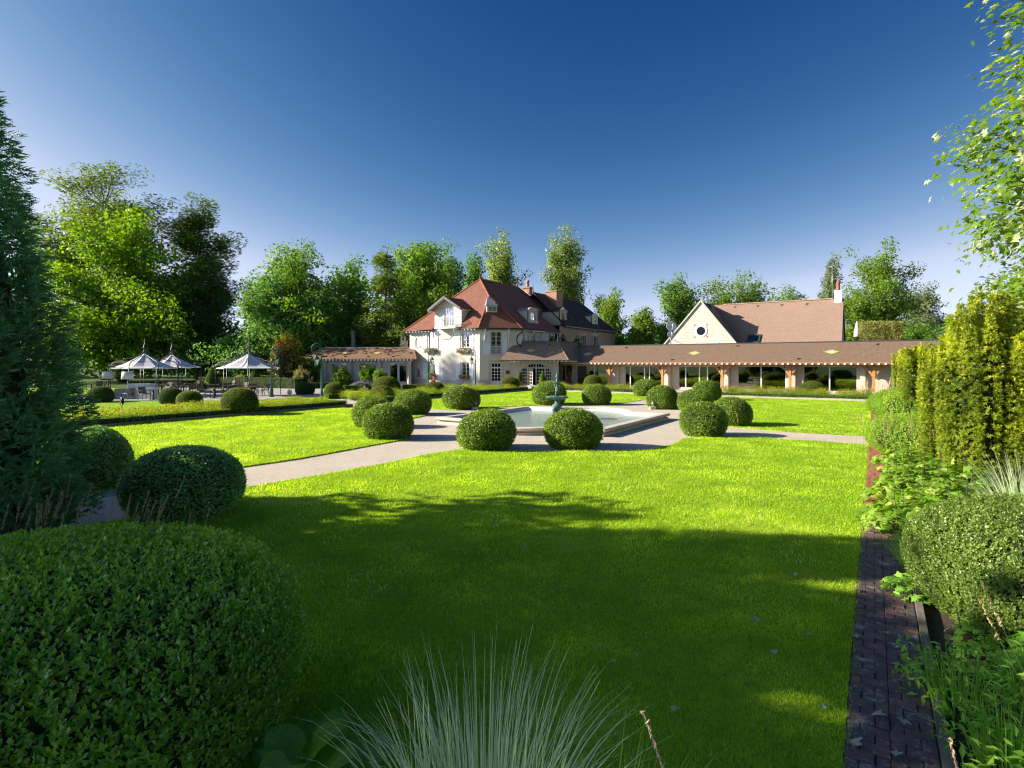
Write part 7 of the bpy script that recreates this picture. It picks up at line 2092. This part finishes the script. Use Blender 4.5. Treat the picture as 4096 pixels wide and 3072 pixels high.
sc_ = spray_cone('columnar_conifer', 'tall dark blue green conifer cut by the left picture edge', (-7.98, 7.6, 0), 7.5, 1.52, 'thuja', 201, 17000, .16)
# loose shoots standing off its right flank
rng = np.random.default_rng(210); P, D = [], []
for (z, a0, L) in ((5.7, .1, .5), (5.4, -.3, .4), (5.0, .0, .45), (4.6, .3, .55), (4.2, -.1, .45), (3.8, .2, .3), (6.0, -.2, .45), (6.3, .1, .4), (3.0, 0, .25), (1.9, -.3, .25)):
    r_ = 1.62*min((1-z/7.5)*1.25, 1)**.62
    b = np.array([math.cos(a0)*r_*.9, math.sin(a0)*r_*.9 - .2, z])
    d = unit(np.array([math.cos(a0)*.8, math.sin(a0)*.4, .75]))
    for k in range(34):
        f = k/33; P.append(b + d*L*f); s = (-1)**k
        D.append(unit(d*.8 + np.array([.1*s, .75*s, .25*rng.normal()]))*(.16*(1-.6*f)))
P, D = np.array(P), np.array(D); w_ = unit(np.cross(D, [0.3, -1, .2]))*.009
V = np.stack([P - w_, P + w_, P + D + w_*.3, P + D - w_*.3], 1).reshape(-1, 3)
link('loose_shoots', fast_mesh('loose_shoots', V, np.arange(len(P)*4).reshape(-1, 4), [M['thuja']], None, np.random.default_rng(1).random(len(P))), sc_)

# ------------------------------------------------------------------ the near clipped bushes: sprigs of small oval leaves
def sprig_bush(name, label, loc, rx, ry, hgt, mats, seed, nsprig, leaf, p=2.6, amp=.03, cut=-.7, npair=4, rot=0.0, filler=9000, cat='topiary', span=.075, ymax=None):
    rng = np.random.default_rng(seed)
    def surf(n):
        D = sphere_pts(int(n*1.6), rng); S = super_dir(D, p); k = S[:, 2] > cut
        return D[k][:n], S[k][:n]
    zr = hgt/(1+abs(cut)); sc = np.array([rx, ry, zr])
    rs = lambda D: lump(D, np.random.default_rng(seed+7), 9, amp)
    D, S = surf(nsprig)
    B = S*rs(D)[:, None]*(1 - .07*rng.random((len(D), 1))**1.6)*sc
    nrm = unit(D/sc)
    n = len(B)
    ax = unit(nrm*.55 + [0, 0, .95] + rng.normal(0, .26, (n, 3)))
    L = span*rng.uniform(.6, 1.4, n)[:, None]
    B = B - ax*L*.6
    s1 = unit(np.cross(ax, rng.normal(0, 1, (n, 3)))); s2 = np.cross(ax, s1)
    parts = []
    tone = rng.random(n)
    for k in range(npair):
        f = (k+.6)/npair
        sd = s1 if k % 2 == 0 else s2
        for sg in (1, -1):
            at = B + ax*L*f
            d = unit(sd*sg*(1.05 - .45*f) + ax*(.45 + .65*f) + rng.normal(0, .15, (n, 3)))
            l = leaf*rng.uniform(.75, 1.2, n)[:, None]*(1.05 - .25*f)
            up = unit(ax - d*(ax*d).sum(1, keepdims=True)); wv = np.cross(d, up)
            V = np.stack([at, at + d*l*.45 + wv*l*.27 + up*l*.07, at + d*l, at + d*l*.45 - wv*l*.27 + up*l*.07], 1).reshape(-1, 3)
            parts.append((V, np.arange(n*4).reshape(n, 4), 0, np.clip(tone*.6 + .4*f*rng.random(n) + .05, 0, 1)))
    D2, S2 = surf(filler)
    P2 = S2*rs(D2)[:, None]*(1 - .03 - .09*rng.random((len(D2), 1)))*sc
    V, F = cards(P2, D2 + [0, 0, .3], leaf*1.1, .6, .7, rng); parts.append((V, F, 0, rng.random(len(F))*.5))
    CV, CF = uv_sphere(32, 16)
    C = super_dir(CV, p)*(rs(CV)*.90)[:, None]; C[:, 2] = np.maximum(C[:, 2], cut); C = C*sc
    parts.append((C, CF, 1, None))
    o = link(name, _fm(name, parts, mats), None, (loc[0], loc[1], loc[2] + abs(cut)*zr), (0, 0, rot))
    return tag(o, label, cat)
sprig_bush('box_mound', 'huge glossy box mound filling the lower left corner', (-3.15, 3.75, 0), 1.50, 1.30, 1.46, [M['box_near'], M['core']], 220, 12500, .043, p=2.6, amp=.06, filler=13000, span=.11, rot=.1, npair=3)
sprig_bush('box_mound', 'pale sunlit box mound at the lower right edge', (5.60, 5.65, 0), 1.30, 1.25, 1.22, [M['box_pale'], M['core']], 221, 10000, .040, p=2.4, amp=.045, filler=10000, span=.085, npair=3)
sprig_bush('spirea_mound', 'broad light green shrub mound below the golden yews', (12.45, 16.2, 0), 1.7, 2.6, 1.15, [M['spirea'], M['core']], 222, 5200, .065, p=2.3, amp=.09, filler=5000, span=.14, npair=3, cat='shrub', rot=-TH)
sprig_bush('spirea_mound', 'farthest round green shrub in the right border near the wing', (20.5, 28.2, 0), 1.8, 2.3, 1.35, [M['spirea'], M['core']], 223, 3000, .095, p=2.2, amp=.09, filler=3000, span=.2, npair=3, cat='shrub')
sprig_bush('spirea_mound', 'bushy green shrub between the far golden yew and the lawn', (16.6, 23.0, 0), 1.35, 1.5, 1.25, [M['spirea'], M['core']], 224, 2500, .085, p=2.2, amp=.10, filler=2500, span=.18, npair=3, cat='shrub')
sprig_bush('santolina', 'silvery grey santolina cushion at the border edge', (14.75, 20.3, 0), .85, .75, .62, [M['silver'], M['core']], 225, 2200, .05, p=2.1, amp=.10, filler=1600, span=.12, npair=3, cat='shrub')
sprig_bush('santolina', 'second smaller silvery cushion nearer the brick path', (13.5, 19.3, 0), .55, .55, .5, [M['silver'], M['core']], 226, 1500, .05, p=2.1, amp=.10, filler=1200, span=.12, npair=3, cat='shrub')

# ------------------------------------------------------------------ golden irish yews
def irish_yew(name, label, loc, h, r, seed, ncol, per, size, group):
    """a bundle of upright plumes set with needle rosettes"""
    rng = np.random.default_rng(seed)
    B, A, T_ = [], [], []
    for c in range(ncol):
        a = 2*PI*c*.618*1.0 + rng.uniform(-.2, .2); q = math.sqrt((c+.5)/ncol)
        cx, cy = math.cos(a)*r*q*.80, math.sin(a)*r*q*.80
        hh = h*(1 - .30*q**2*rng.uniform(.2, 1.5)); pr = r*rng.uniform(.13, .19)
        m = per
        t = rng.random(m)**.85; b = rng.random(m)*2*PI
        w_ = pr*np.clip(t*6+.5, 0, 1)*np.clip((1-t)*2.6, .10, 1)**.55*(1 - .35*rng.random(m)**2)
        lx, ly = math.cos(a)*.10*r, math.sin(a)*.10*r
        P = np.stack([cx + lx*t + np.cos(b)*w_, cy + ly*t + np.sin(b)*w_, hh*t], 1)
        out = unit(np.stack([np.cos(b)*.7 + math.cos(a)*.5, np.sin(b)*.7 + math.sin(a)*.5, np.full(m, .55)], 1) + rng.normal(0, .22, (m, 3)))
        k = (np.hypot(P[:, 0], P[:, 1]) > r*.38) | (t > .8)
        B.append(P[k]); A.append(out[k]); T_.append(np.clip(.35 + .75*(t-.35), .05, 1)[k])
    B, A, T_ = np.concatenate(B), np.concatenate(A), np.concatenate(T_)
    n = len(B); parts = []
    s1 = unit(np.cross(A, rng.normal(0, 1, (n, 3)))); s2 = np.cross(A, s1)
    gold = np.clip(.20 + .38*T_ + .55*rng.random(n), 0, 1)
    sc = size*rng.uniform(.75, 1.3, n)[:, None]
    for k in (0, 1, 3, 4, 5, 7, 8):
        th = 2*PI*k/8
        d = A if k == 8 else unit(A*(.45 if k % 2 else .75) + (s1*math.cos(th) + s2*math.sin(th))*.9)
        b = B + A*sc*.15*(k % 3)
        w_ = unit(np.cross(d, A + .01))*sc*.16 if k != 8 else s1*sc*.15
        tip = b + d*sc*.62
        V = np.stack([b - w_*.6, b + w_*.6, tip + w_*.35, tip - w_*.35], 1).reshape(-1, 3)
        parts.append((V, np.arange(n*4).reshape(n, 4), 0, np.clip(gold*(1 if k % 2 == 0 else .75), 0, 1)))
    CV, CF = uv_sphere(20, 12); CV = CV*[r*.55, r*.55, h*.42] + [0, 0, h*.44]; parts.append((CV, CF, 1, None))
    t = thing(name, label, 'yew', loc, group)
    link('foliage', _fm('foliage', parts, [M['yew_gold'], M['core_yew']]), t)
    mb = MB()
    for c in range(6):
        a = c*1.05; mb.tube([(math.cos(a)*.08*r, math.sin(a)*.08*r, 0), (math.cos(a)*.3*r, math.sin(a)*.3*r, h*.5), (math.cos(a)*.45*r, math.sin(a)*.45*r, h*.8)], [.05, .035, .015], 5)
    link('stem', mb.mesh('stem', M['bark']), t)
    return t
GYW = 'golden irish yews in the right border'
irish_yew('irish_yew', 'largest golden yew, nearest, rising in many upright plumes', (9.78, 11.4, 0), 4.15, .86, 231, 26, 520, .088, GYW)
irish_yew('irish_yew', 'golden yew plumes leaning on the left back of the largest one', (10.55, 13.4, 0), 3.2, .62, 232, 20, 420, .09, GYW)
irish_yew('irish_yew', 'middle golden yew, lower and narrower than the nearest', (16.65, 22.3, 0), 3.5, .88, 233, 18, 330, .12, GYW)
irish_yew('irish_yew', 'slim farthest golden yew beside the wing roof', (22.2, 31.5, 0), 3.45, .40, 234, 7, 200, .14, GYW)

# ------------------------------------------------------------------ leafy perennials of the right border
LOBE = [(0, 0), (.28, .16), (.50, .10), (.42, .30), (.55, .55), (.30, .50), (.18, .72), (.0, 1.0)]
def lobed(n_rng, P, Nn, size, rng, jit=.5):
    """lobed maple like leaves: a fan of quads"""
    n = len(P)
    nn = unit(Nn + rng.normal(0, jit, (n, 3)))
    ax = rng.normal(0, 1, (n, 3)); a = unit(ax - nn*(ax*nn).sum(1, keepdims=True)); b = np.cross(nn, a)
    s = (size*rng.uniform(.7, 1.3, n))[:, None]
    def pt(x, y, z=0): return P + b*s*x + a*s*(y-.4) + nn*s*z
    V = []; 
    for sg in (1, -1):
        o0, r1, r2, r3, t_ = pt(0, .0), pt(.50*sg, .02, -.08), pt(.22*sg, .34, .02), pt(.52*sg, .52, -.08), pt(0, .5, .03)
        r4, tip = pt(.20*sg, .62, .0), pt(0, 1.0, -.10)
        V += [o0, r1, r2, t_, r2, r3, r4, t_]
        V += [t_, r4, tip, tip*.5 + t_*.5]
    V = np.stack(V, 1).reshape(-1, 3)
    F = np.arange(n*24).reshape(n*6, 4)
    return V, F
def perennial(name, label, loc, r, h, mat, seed, n, leaf, cat='perennial', stems=12):
    rng = np.random.default_rng(seed)
    a = rng.random(n)*2*PI; q = np.sqrt(rng.random(n))
    P = np.stack([np.cos(a)*q*r, np.sin(a)*q*r, h*(.30 + .70*rng.random(n)**.7)*(1 - .55*q**3)], 1)
    V, F = lobed(None, P, np.stack([np.cos(a)*.35*q, np.sin(a)*.35*q, np.ones(n)], 1), leaf, rng, .40)
    t = thing(name, label, cat, loc)
    link('foliage', _fm('foliage', [(V, F, 0, np.repeat(rng.random(n), 6))], [M[mat]]), t)
    mb = MB()
    for k in range(stems):
        i = rng.integers(0, n); p = Vector(P[i]); mb.tube([(p.x*.4, p.y*.4, 0), (p.x*.8, p.y*.8, p.z*.6), p], [.006, .005, .003], 4, False)
    for k in range(max(3, stems//3)):
        x, y = rng.normal(0, r*.35, 2); hh = h*rng.uniform(1.1, 1.5); mb.tube([(x*.8, y*.8, 0), (x, y, hh*.6), (x*1.1, y*1.1, hh)], [.006, .005, .004], 4)
    link('stem', mb.mesh('stem', M['bark']), t)
    return t
for i, (px, py, r, h, n, lab) in enumerate(((3660, 2140, .75, .55, 420, 'lobed leaved perennial spilling over the brick path at the shade edge'), (3780, 2100, .75, .70, 420, 'tall lobed leaved perennial behind the pale box mound'),
        (3690, 2010, .80, .75, 420, 'lobed leaved perennial left of the white striped grass'), (3800, 2010, .80, .80, 420, 'lobed perennial with dark stems below the largest golden yew'), (3600, 2030, .55, .50, 260, 'lower lobed perennial leaning over the brick path beyond the shade'),
        (3880, 2080, .7, .65, 320, 'lobed perennial before the white striped grass'), (3640, 1900, .8, .6, 320, 'perennial clump between the light green shrub and the path'))):
    perennial('anemone_plant', lab, G(px, py), r, h, 'anemone', 240+i, n, .15)

# ------------------------------------------------------------------ ornamental grasses
def blade_clump(name, label, loc, n, L, wd, seed, mats, spread=.55, base=.14, stripe=True, droop=1.0, cat='ornamental grass', seg=7, lean=(0, 0)):
    """arching blades: green margins and a cream middle, each strip its own faces"""
    rng = np.random.default_rng(seed)
    a = rng.random(n)*2*PI; tilt = np.abs(rng.normal(0, spread, n)).clip(0, 1.35)
    ln = L*rng.uniform(.55, 1.12, n)
    d = np.stack([np.cos(a), np.sin(a), np.zeros(n)], 1)
    b0 = d*(base*np.sqrt(rng.random(n)))[:, None]
    p = b0.copy(); pts = [p.copy()]
    ang = tilt*.45; dr = droop*tilt*rng.uniform(.7, 1.4, n)
    for k in range(seg):
        p = p + (d*np.sin(ang)[:, None] + np.array([lean[0], lean[1], 0])*.3*(k/seg) + np.array([0, 0, 1.0])*np.cos(ang)[:, None])*(ln/seg)[:, None]
        pts.append(p.copy()); ang = np.minimum(ang + dr/seg*1.7*((k+1)/seg), 2.3)
    side = np.stack([-np.sin(a), np.cos(a), np.zeros(n)], 1); tw = rng.normal(0, .5, n)
    side = unit(side*np.cos(tw)[:, None] + d*np.sin(tw)[:, None])
    W_ = [wd*(1 - (k/seg)**2.2)*(.7 + .3*min(1, k/2)) + .0006 for k in range(seg+1)]
    parts = []
    tone = rng.random(n)
    ws = wd*rng.uniform(.7, 1.25, n)/wd
    for lo, hi, mi in (((-.5, -.30, 0), (-.30, .30, 1), (.30, .5, 0)) if stripe else ((-.5, 0, 0), (0, .5, 0))):
        for k in range(seg):
            V = np.stack([pts[k] + side*(lo*W_[k]*ws)[:, None], pts[k] + side*(hi*W_[k]*ws)[:, None], pts[k+1] + side*(hi*W_[k+1]*ws)[:, None], pts[k+1] + side*(lo*W_[k+1]*ws)[:, None]], 1).reshape(-1, 3)
            parts.append((V, np.arange(n*4).reshape(n, 4), mi, tone))
    return tag(link(name, _fm(name, parts, mats), None, loc), label, cat)
blade_clump('striped_grass', 'cream striped ornamental grass fountain at the bottom edge, in shade', (-.14, 2.60, 0), 800, 1.16, .0105, 250, [M['blade_green'], M['blade_white']], spread=.80, base=.32, droop=1.9)
blade_clump('green_grass', 'plain green broad bladed grass right of the striped clump', (.40, 2.42, 0), 150, .92, .014, 251, [M['blade_green'], M['blade_green']], spread=.8, base=.14, stripe=False, droop=1.3)
blade_clump('striped_grass', 'white striped grass clump in sun below the largest golden yew', (7.55, 8.05, 0), 420, 1.35, .013, 252, [M['blade_green'], M['blade_white']], spread=.75, base=.22, lean=(-.3, 0))
blade_clump('striped_grass', 'small white striped tuft behind the light green shrub mound', (12.6, 13.8, 0), 130, 1.15, .016, 253, [M['blade_green'], M['blade_white']], spread=.7, base=.14)
blade_clump('green_grass', 'soft green grass tuft between the perennials and the pale box mound', (5.35, 7.15, 0), 420, .62, .007, 254, [M['blade_green'], M['blade_green']], spread=.9, base=.25, stripe=False, droop=1.5)
def plume_stand(name, label, loc, n, L, rad, seed, mat, lean=(.25, 0), blade=True, plume=.28, thick=.016):
    rng = np.random.default_rng(seed); parts = []
    for k in range(n):
        x, y = rng.normal(0, rad[0]), rng.normal(0, rad[1]); l = L*rng.uniform(.75, 1.1)
        d = unit(np.array([lean[0] + rng.normal(0, .10), lean[1] + rng.normal(0, .10), 1.0]))
        b = np.array([x, y, 0.0]); s = unit(np.cross(d, [0, 1, 0]))*.0025
        e = b + d*l
        parts.append((np.array([b-s, b+s, e+s*.5, e-s*.5]), np.array([[0, 1, 2, 3]]), 0, np.array([.3])))
        m = 46; f = rng.random(m); P = e - d*(plume*l*f)[:, None] + rng.normal(0, thick*.25, (m, 3))
        V, F = cards(P, rng.normal(0, 1, (m, 3)), thick*2.2, .30, .3, rng, axis=np.tile(d, (m, 1)), axjit=.22); parts.append((V, F, 0, rng.random(m)))
    return tag(link(name, _fm(name, parts, [M[mat]]), None, loc), label, 'ornamental grass')
plume_stand('reed_grass', 'tan feather reed plumes before the dark conifer on the left', (-6.1, 6.9, 0), 48, 1.12, (.75, .35), 260, 'reed', lean=(.22, 0))
plume_stand('reed_grass', 'sparser tan plumes before the gravel, right of the thick stand', (-4.75, 6.9, 0), 16, .95, (.35, .2), 261, 'reed', lean=(.25, 0))
plume_stand('reed_plume', 'single pinkish plume leaning in at the bottom edge', (.98, 2.35, 0), 1, 1.12, (.02, .02), 262, 'pale_reed', lean=(-.28, .12), plume=.26, thick=.013)
plume_stand('reed_plume', 'pinkish plumes leaning over the lower end of the brick path', (2.72, 2.75, 0), 3, .92, (.22, .05), 263, 'pale_reed', lean=(-.22, .08), plume=.26, thick=.013)
plume_stand('reed_plume', 'long pinkish plumes before the pale box mound', (3.95, 3.95, 0), 4, 1.25, (.28, .1), 264, 'reed', lean=(-.35, .1), plume=.30, thick=.015)
plume_stand('pink_plume', 'pale pinkish plumes behind the farthest shrub near the wing', (20.2, 30.2, 0), 40, 1.75, (.8, .5), 265, 'pale_reed', lean=(.15, 0), thick=.03)
plume_stand('pink_plume', 'brown flower spikes standing in the light green shrub mound', (10.7, 15.0, 0), 26, 1.35, (.9, .9), 266, 'reed', lean=(-.15, 0), thick=.018)

# ------------------------------------------------------------------ lily bed at the lower right and bergenia at the bottom
def lily(name, label, loc, seed, n=120, L=.75, flowers=2):
    t = thing(name, label, 'lily', loc)
    o = blade_clump('foliage', None, (0, 0, 0), n, L, .012, seed, [M['lily'], M['lily']], spread=.65, base=.20, stripe=False, cat=None)
    o.parent = t
    rng = np.random.default_rng(seed)
    m = 260; a = rng.random(m)*2*PI; q = np.sqrt(rng.random(m))*.42
    P = np.stack([np.cos(a)*q, np.sin(a)*q, .12 + .30*rng.random(m)], 1); V, F = cards(P, np.tile([0, 0, 1.0], (m, 1)), .075, .35, .6, rng)
    link('leaf_mass', fast_mesh('leaf_mass', V, F, [M['lily']], None, rng.random(m)), t)
    for k in range(flowers):
        x, y = rng.normal(0, .16, 2); z = L*rng.uniform(.80, 1.0)
        mb = MB(); mb.tube([(x*.4, y*.4, 0), (x*.8, y*.8, z*.6), (x, y, z)], .004, 4); st = link('stem', mb.mesh('stem', M['lily']), t)
        pts = np.tile([[x, y, z]], (6, 1)) + 0.0
        aa = np.arange(6)*PI/3; d = np.stack([np.cos(aa)*.8, np.sin(aa)*.8, np.full(6, .6)], 1); d = unit(d)
        V, F = cards(pts + d*.045, np.stack([-np.cos(aa)*.5, -np.sin(aa)*.5, np.ones(6)], 1), .10, .45, .05, rng, axis=d, axjit=.02)
        link('flower', fast_mesh('flower', V, F, [M['yellow_petal']], None, rng.random(6)), t)
for i, (x, y, fl, lab) in enumerate(((3.45, 4.25, 0, 'fine leaved lily clump touching the brick path edge below the box mound'), (3.22, 3.55, 1, 'lily clump with a yellow flower beside the lower brick path'), (3.62, 3.45, 2, 'lily clump with yellow flowers at the lower right corner'),
        (4.0, 4.2, 0, 'leafy lily clump under the pale box mound'), (4.3, 3.75, 1, 'lily clump at the far lower right with one yellow flower'), (2.98, 3.0, 2, 'lily clump with yellow flowers at the bottom edge'))):
    lily('day_lily', lab, (x, y, 0), 270+i, 110, .46 if i != 2 else .54, fl)
for i, (x, y, lab) in enumerate(((4.15, 4.75, 'low leafy ground plant at the stone edging below the pale box mound'), (4.55, 5.25, 'low leafy ground plant against the left foot of the pale box mound'), (4.6, 6.3, 'low leafy ground plant at the edging behind the pale box mound'))):
    perennial('ground_plant', lab, (x, y, 0), .32, .22, 'lily', 290+i, 110, .09, stems=4)
perennial('peony_plant', 'broad green leaved plant at the right edge under the box mound', (4.55, 4.35, 0), .5, .55, 'lily', 280, 200, .16)
def bergenia(loc, seed, nleaf=26):
    t = thing('bergenia', 'big round leathery leaves of a bergenia between the box mound and the striped grass', 'perennial', loc)
    rr = random.Random(seed)
    me_ = MB(); 
    n, m = 8, 10
    for j in range(m):
        for i in range(n):
            def pt(i, j):
                f = j/m; w_ = .5*math.sin(PI*min(1, f*1.02+.03))**.6*(1.15-.35*f); x = (i/n*2-1)*w_
                return (x*.9, f, .10*math.sin(f*2.6) - .25*f*f + .12*x*x + .015*math.sin(i*2.4+j*1.7))
            me_.sm = True; me_.poly([pt(i, j), pt(i+1, j), pt(i+1, j+1), pt(i, j+1)])
    base = me_.mesh('bergenia_leaf', M['bergenia'])
    at = base.attributes.new('rnd', 'FLOAT', 'FACE'); at.data.foreach_set('value', np.full(len(base.polygons), .5, dtype=np.float32))
    for k in range(nleaf):
        a = rr.uniform(0, 6.28); ln = rr.uniform(.17, .27); r0 = rr.uniform(.04, .34); z = .20 + .26*(1 - r0/.4)*rr.uniform(.7, 1.2)
        link('leaf', base, t, (math.cos(a)*r0, math.sin(a)*r0, z), (rr.uniform(.1, .9), rr.uniform(-.3, .3), a - PI/2), (ln, ln, ln))
    mb = MB()
    for k in range(12):
        a = rr.uniform(0, 6.28); mb.tube([(0, 0, 0), (math.cos(a)*.12, math.sin(a)*.12, .2), (math.cos(a)*.25, math.sin(a)*.25, .33)], .008, 5)
    link('stem', mb.mesh('stem', M['lily']), t)
bergenia((-1.22, 3.12, 0), 5)

# ------------------------------------------------------------------ near sycamore on the right edge
def sycamore():
    rng = np.random.default_rng(301)
    base = Vector((19.5, 16.0, 0)); t = thing('sycamore_tree', 'near sycamore with large lobed leaves hanging in along the right picture edge', 'tree', base)
    ncl = 270
    C = sphere_pts(ncl, rng)*(rng.random((ncl, 1))**.33)*[4.9, 4.9, 8.2] + [0, 0, 9.3]
    extra = np.array([[-6.3, -2.6, 7.2], [-5.6, -2.6, 7.6], [-5.0, -2.5, 8.0], [-5.7, -2.5, 6.7], [-5.0, -2.4, 6.0], [-4.4, -2.4, 7.0], [-4.6, -2.0, 5.4], [-4.2, -1.5, 9.8], [-3.6, -2.0, 10.6], [-4.0, -2.2, 11.3]])
    extra = extra - [1.0, 0, 0]
    C = np.concatenate([C, extra]); n = 18500
    k = rng.integers(0, len(C), n)
    P = C[k] + rng.normal(0, .44, (n, 3))*[1.2, 1, .5]
    out = unit(P - [0, 0, 8.0])
    V, F = lobed(None, P, out*.5 + [-.25, -.1, .8], .215, rng, .45)
    link('crown', _fm('crown', [(V, F, 0, np.repeat(rng.random(n), 6))], [M['sycamore']]), t)
    V1, F1 = lobed(None, np.zeros((1, 3)), np.array([[0, 0, 1.0]]), .23, np.random.default_rng(2), .0)
    lm = fast_mesh('sycamore_leaf', V1, F1, [M['sycamore']], None, np.full(len(F1), .95))
    rr = random.Random(7)
    for q in range(180):
        c = extra[rr.randrange(len(extra))]
        link('leaf', lm, t, tuple(c + np.array([rr.gauss(0, .38), rr.gauss(0, .38), rr.gauss(0, .26)])), (rr.gauss(.5, .4), rr.gauss(-.25, .4), rr.uniform(0, 6.28)), (rr.uniform(.75, 1.25),)*3)
    mb = MB(); mb.tube([(0, 0, 0), (.1, 0, 3), (0, .1, 7), (-.1, 0, 12), (0, 0, 15)], [.38, .32, .24, .12, .03], 9)
    for i in list(range(0, ncl, 2)) + list(range(ncl, len(C))):
        c = Vector(C[i]); f = max(2.0, c.z*.72); b0 = Vector((0, 0, f)); md = b0.lerp(c, .55) + Vector((0, 0, .35)); mb.tube([b0, md, c], [.10, .05, .012], 5, False)
    link('trunk', mb.mesh('trunk', M['bark']), t)
sycamore()
tree('garden_maple', 'lighter maple behind the golden yews at the right edge', 3980, 30, 1020, 0, 'broad', 'broad_light', 311, 90, 9000, .24, .95, bottom=.05, shape='dome', trunk_r=.25, Rr=3.6, x=28.6)
tree('garden_maple', 'maple further right behind the sycamore', 4200, 26, 900, 0, 'broad', 'broad_light', 312, 90, 9000, .24, .95, bottom=.05, shape='dome', trunk_r=.25, Rr=3.4, x=26.5)
shrub(3960, 4200, 1560, 13.5, 'broad', 'border_shrub', 'shaded green shrub behind the largest golden yew at the right edge', 313, 3600, .10, ncl=80)
shrub(3780, 3900, 1500, 24, 'broad_light', 'border_shrub', 'leafy shrub glimpsed between the middle and nearest golden yews', 314, 2200, .12, ncl=60)

# ------------------------------------------------------------------ fallen leaves
V1, F1 = lobed(None, np.zeros((1, 3)), np.array([[0, 0, 1.0]]), .12, np.random.default_rng(3), .0)
V1 = V1 + np.stack([np.zeros(len(V1)), np.zeros(len(V1)), .55*np.abs(V1[:, 0]) + 1.5*V1[:, 1]**2 + .01], 1)
FALL = [fast_mesh('fallen_leaf_pale', V1, F1, [M['fallen']], None, np.full(len(F1), .5)), fast_mesh('fallen_leaf_brown', V1*.6, F1, [M['fallen_brown']], None, np.full(len(F1), .5))]
rr = random.Random(77)
spots_ = [(1175, 1982), (1092, 2182), (1620, 2215), (2012, 2470), (2262, 2348), (2212, 2370), (2545, 2620), (2460, 2648), (2430, 2100), (2660, 2098), (2745, 2170), (3028, 2460), (3020, 2480), (2830, 2400), (2395, 2585), (2710, 2180), (2995, 2090), (2725, 1880), (2665, 1950), (3120, 1890),
          (2200, 2050), (2560, 2010), (2840, 1980), (2950, 1900), (3200, 2010), (3300, 2130), (2330, 1960), (2100, 2180), (1800, 2290), (1500, 2120), (3180, 2300), (3240, 2540), (3100, 2610), (2900, 2700), (3290, 2830), (2700, 2840), (3050, 2020), (2480, 1890), (2900, 2060), (2250, 2190), (1930, 2060), (1400, 2240)]
for i, (px, py) in enumerate(spots_):
    kd = 1 if i % 5 == 3 else 0
    s = rr.uniform(.35, .65)
    o = link('fallen_leaf', FALL[kd], None, G(px, py, .07) + Vector((0, 0, .0)), (rr.uniform(-.4, .4), rr.uniform(-.4, .4), rr.uniform(0, 6.28)), (s, s, s))
    tag(o, 'pale curled fallen leaf lying on the front lawn' if kd == 0 else 'small brown fallen leaf lying on the front lawn', 'fallen leaf', 'pale leaves fallen on the front lawn' if kd == 0 else 'brown leaves fallen on the front lawn')
for i, (px, py, s, lab) in enumerate(((3432, 2364, 1.2, 'pale fallen leaf at the lawn edge of the bricks, farthest one'), (3536, 2538, 1.1, 'pale fallen leaf in the middle of the brick path by the box mound'), (3420, 2548, .9, 'pale fallen leaf on the left bricks beside the grass'), (3583, 2662, .8, 'folded pale leaf on the bricks near the mound edging'), (3668, 2658, .9, 'yellowish leaf on the right bricks by the stone edging'),
        (3522, 2868, 1.1, 'broad pale leaf on the bricks below the lichen free row'), (3612, 2890, 1.0, 'pale leaf at the right brick edge by the lilies'), (3425, 2982, 1.15, 'largest green maple leaf on the lowest bricks'), (3594, 3022, .9, 'pale leaf on the bricks above the yellow lilies'))):
    o = link('fallen_leaf', FALL[0], None, G(px, py, .05), (rr.uniform(-.3, .3), rr.uniform(-.3, .3), rr.uniform(0, 6.28)), (s*.75, s*.75, s*.75)); tag(o, lab, 'fallen leaf', 'fallen leaves on the brick path')

# ------------------------------------------------------------------ joined leaf and twig masses are stuff within their plant
MASS = ('crown', 'foliage', 'leaf_mass', 'blossom', 'falling_water', 'loose_shoots', 'stem')
for o in scene.objects:
    if o.parent is not None and o.name.split('.')[0] in MASS: o['kind'] = 'stuff'
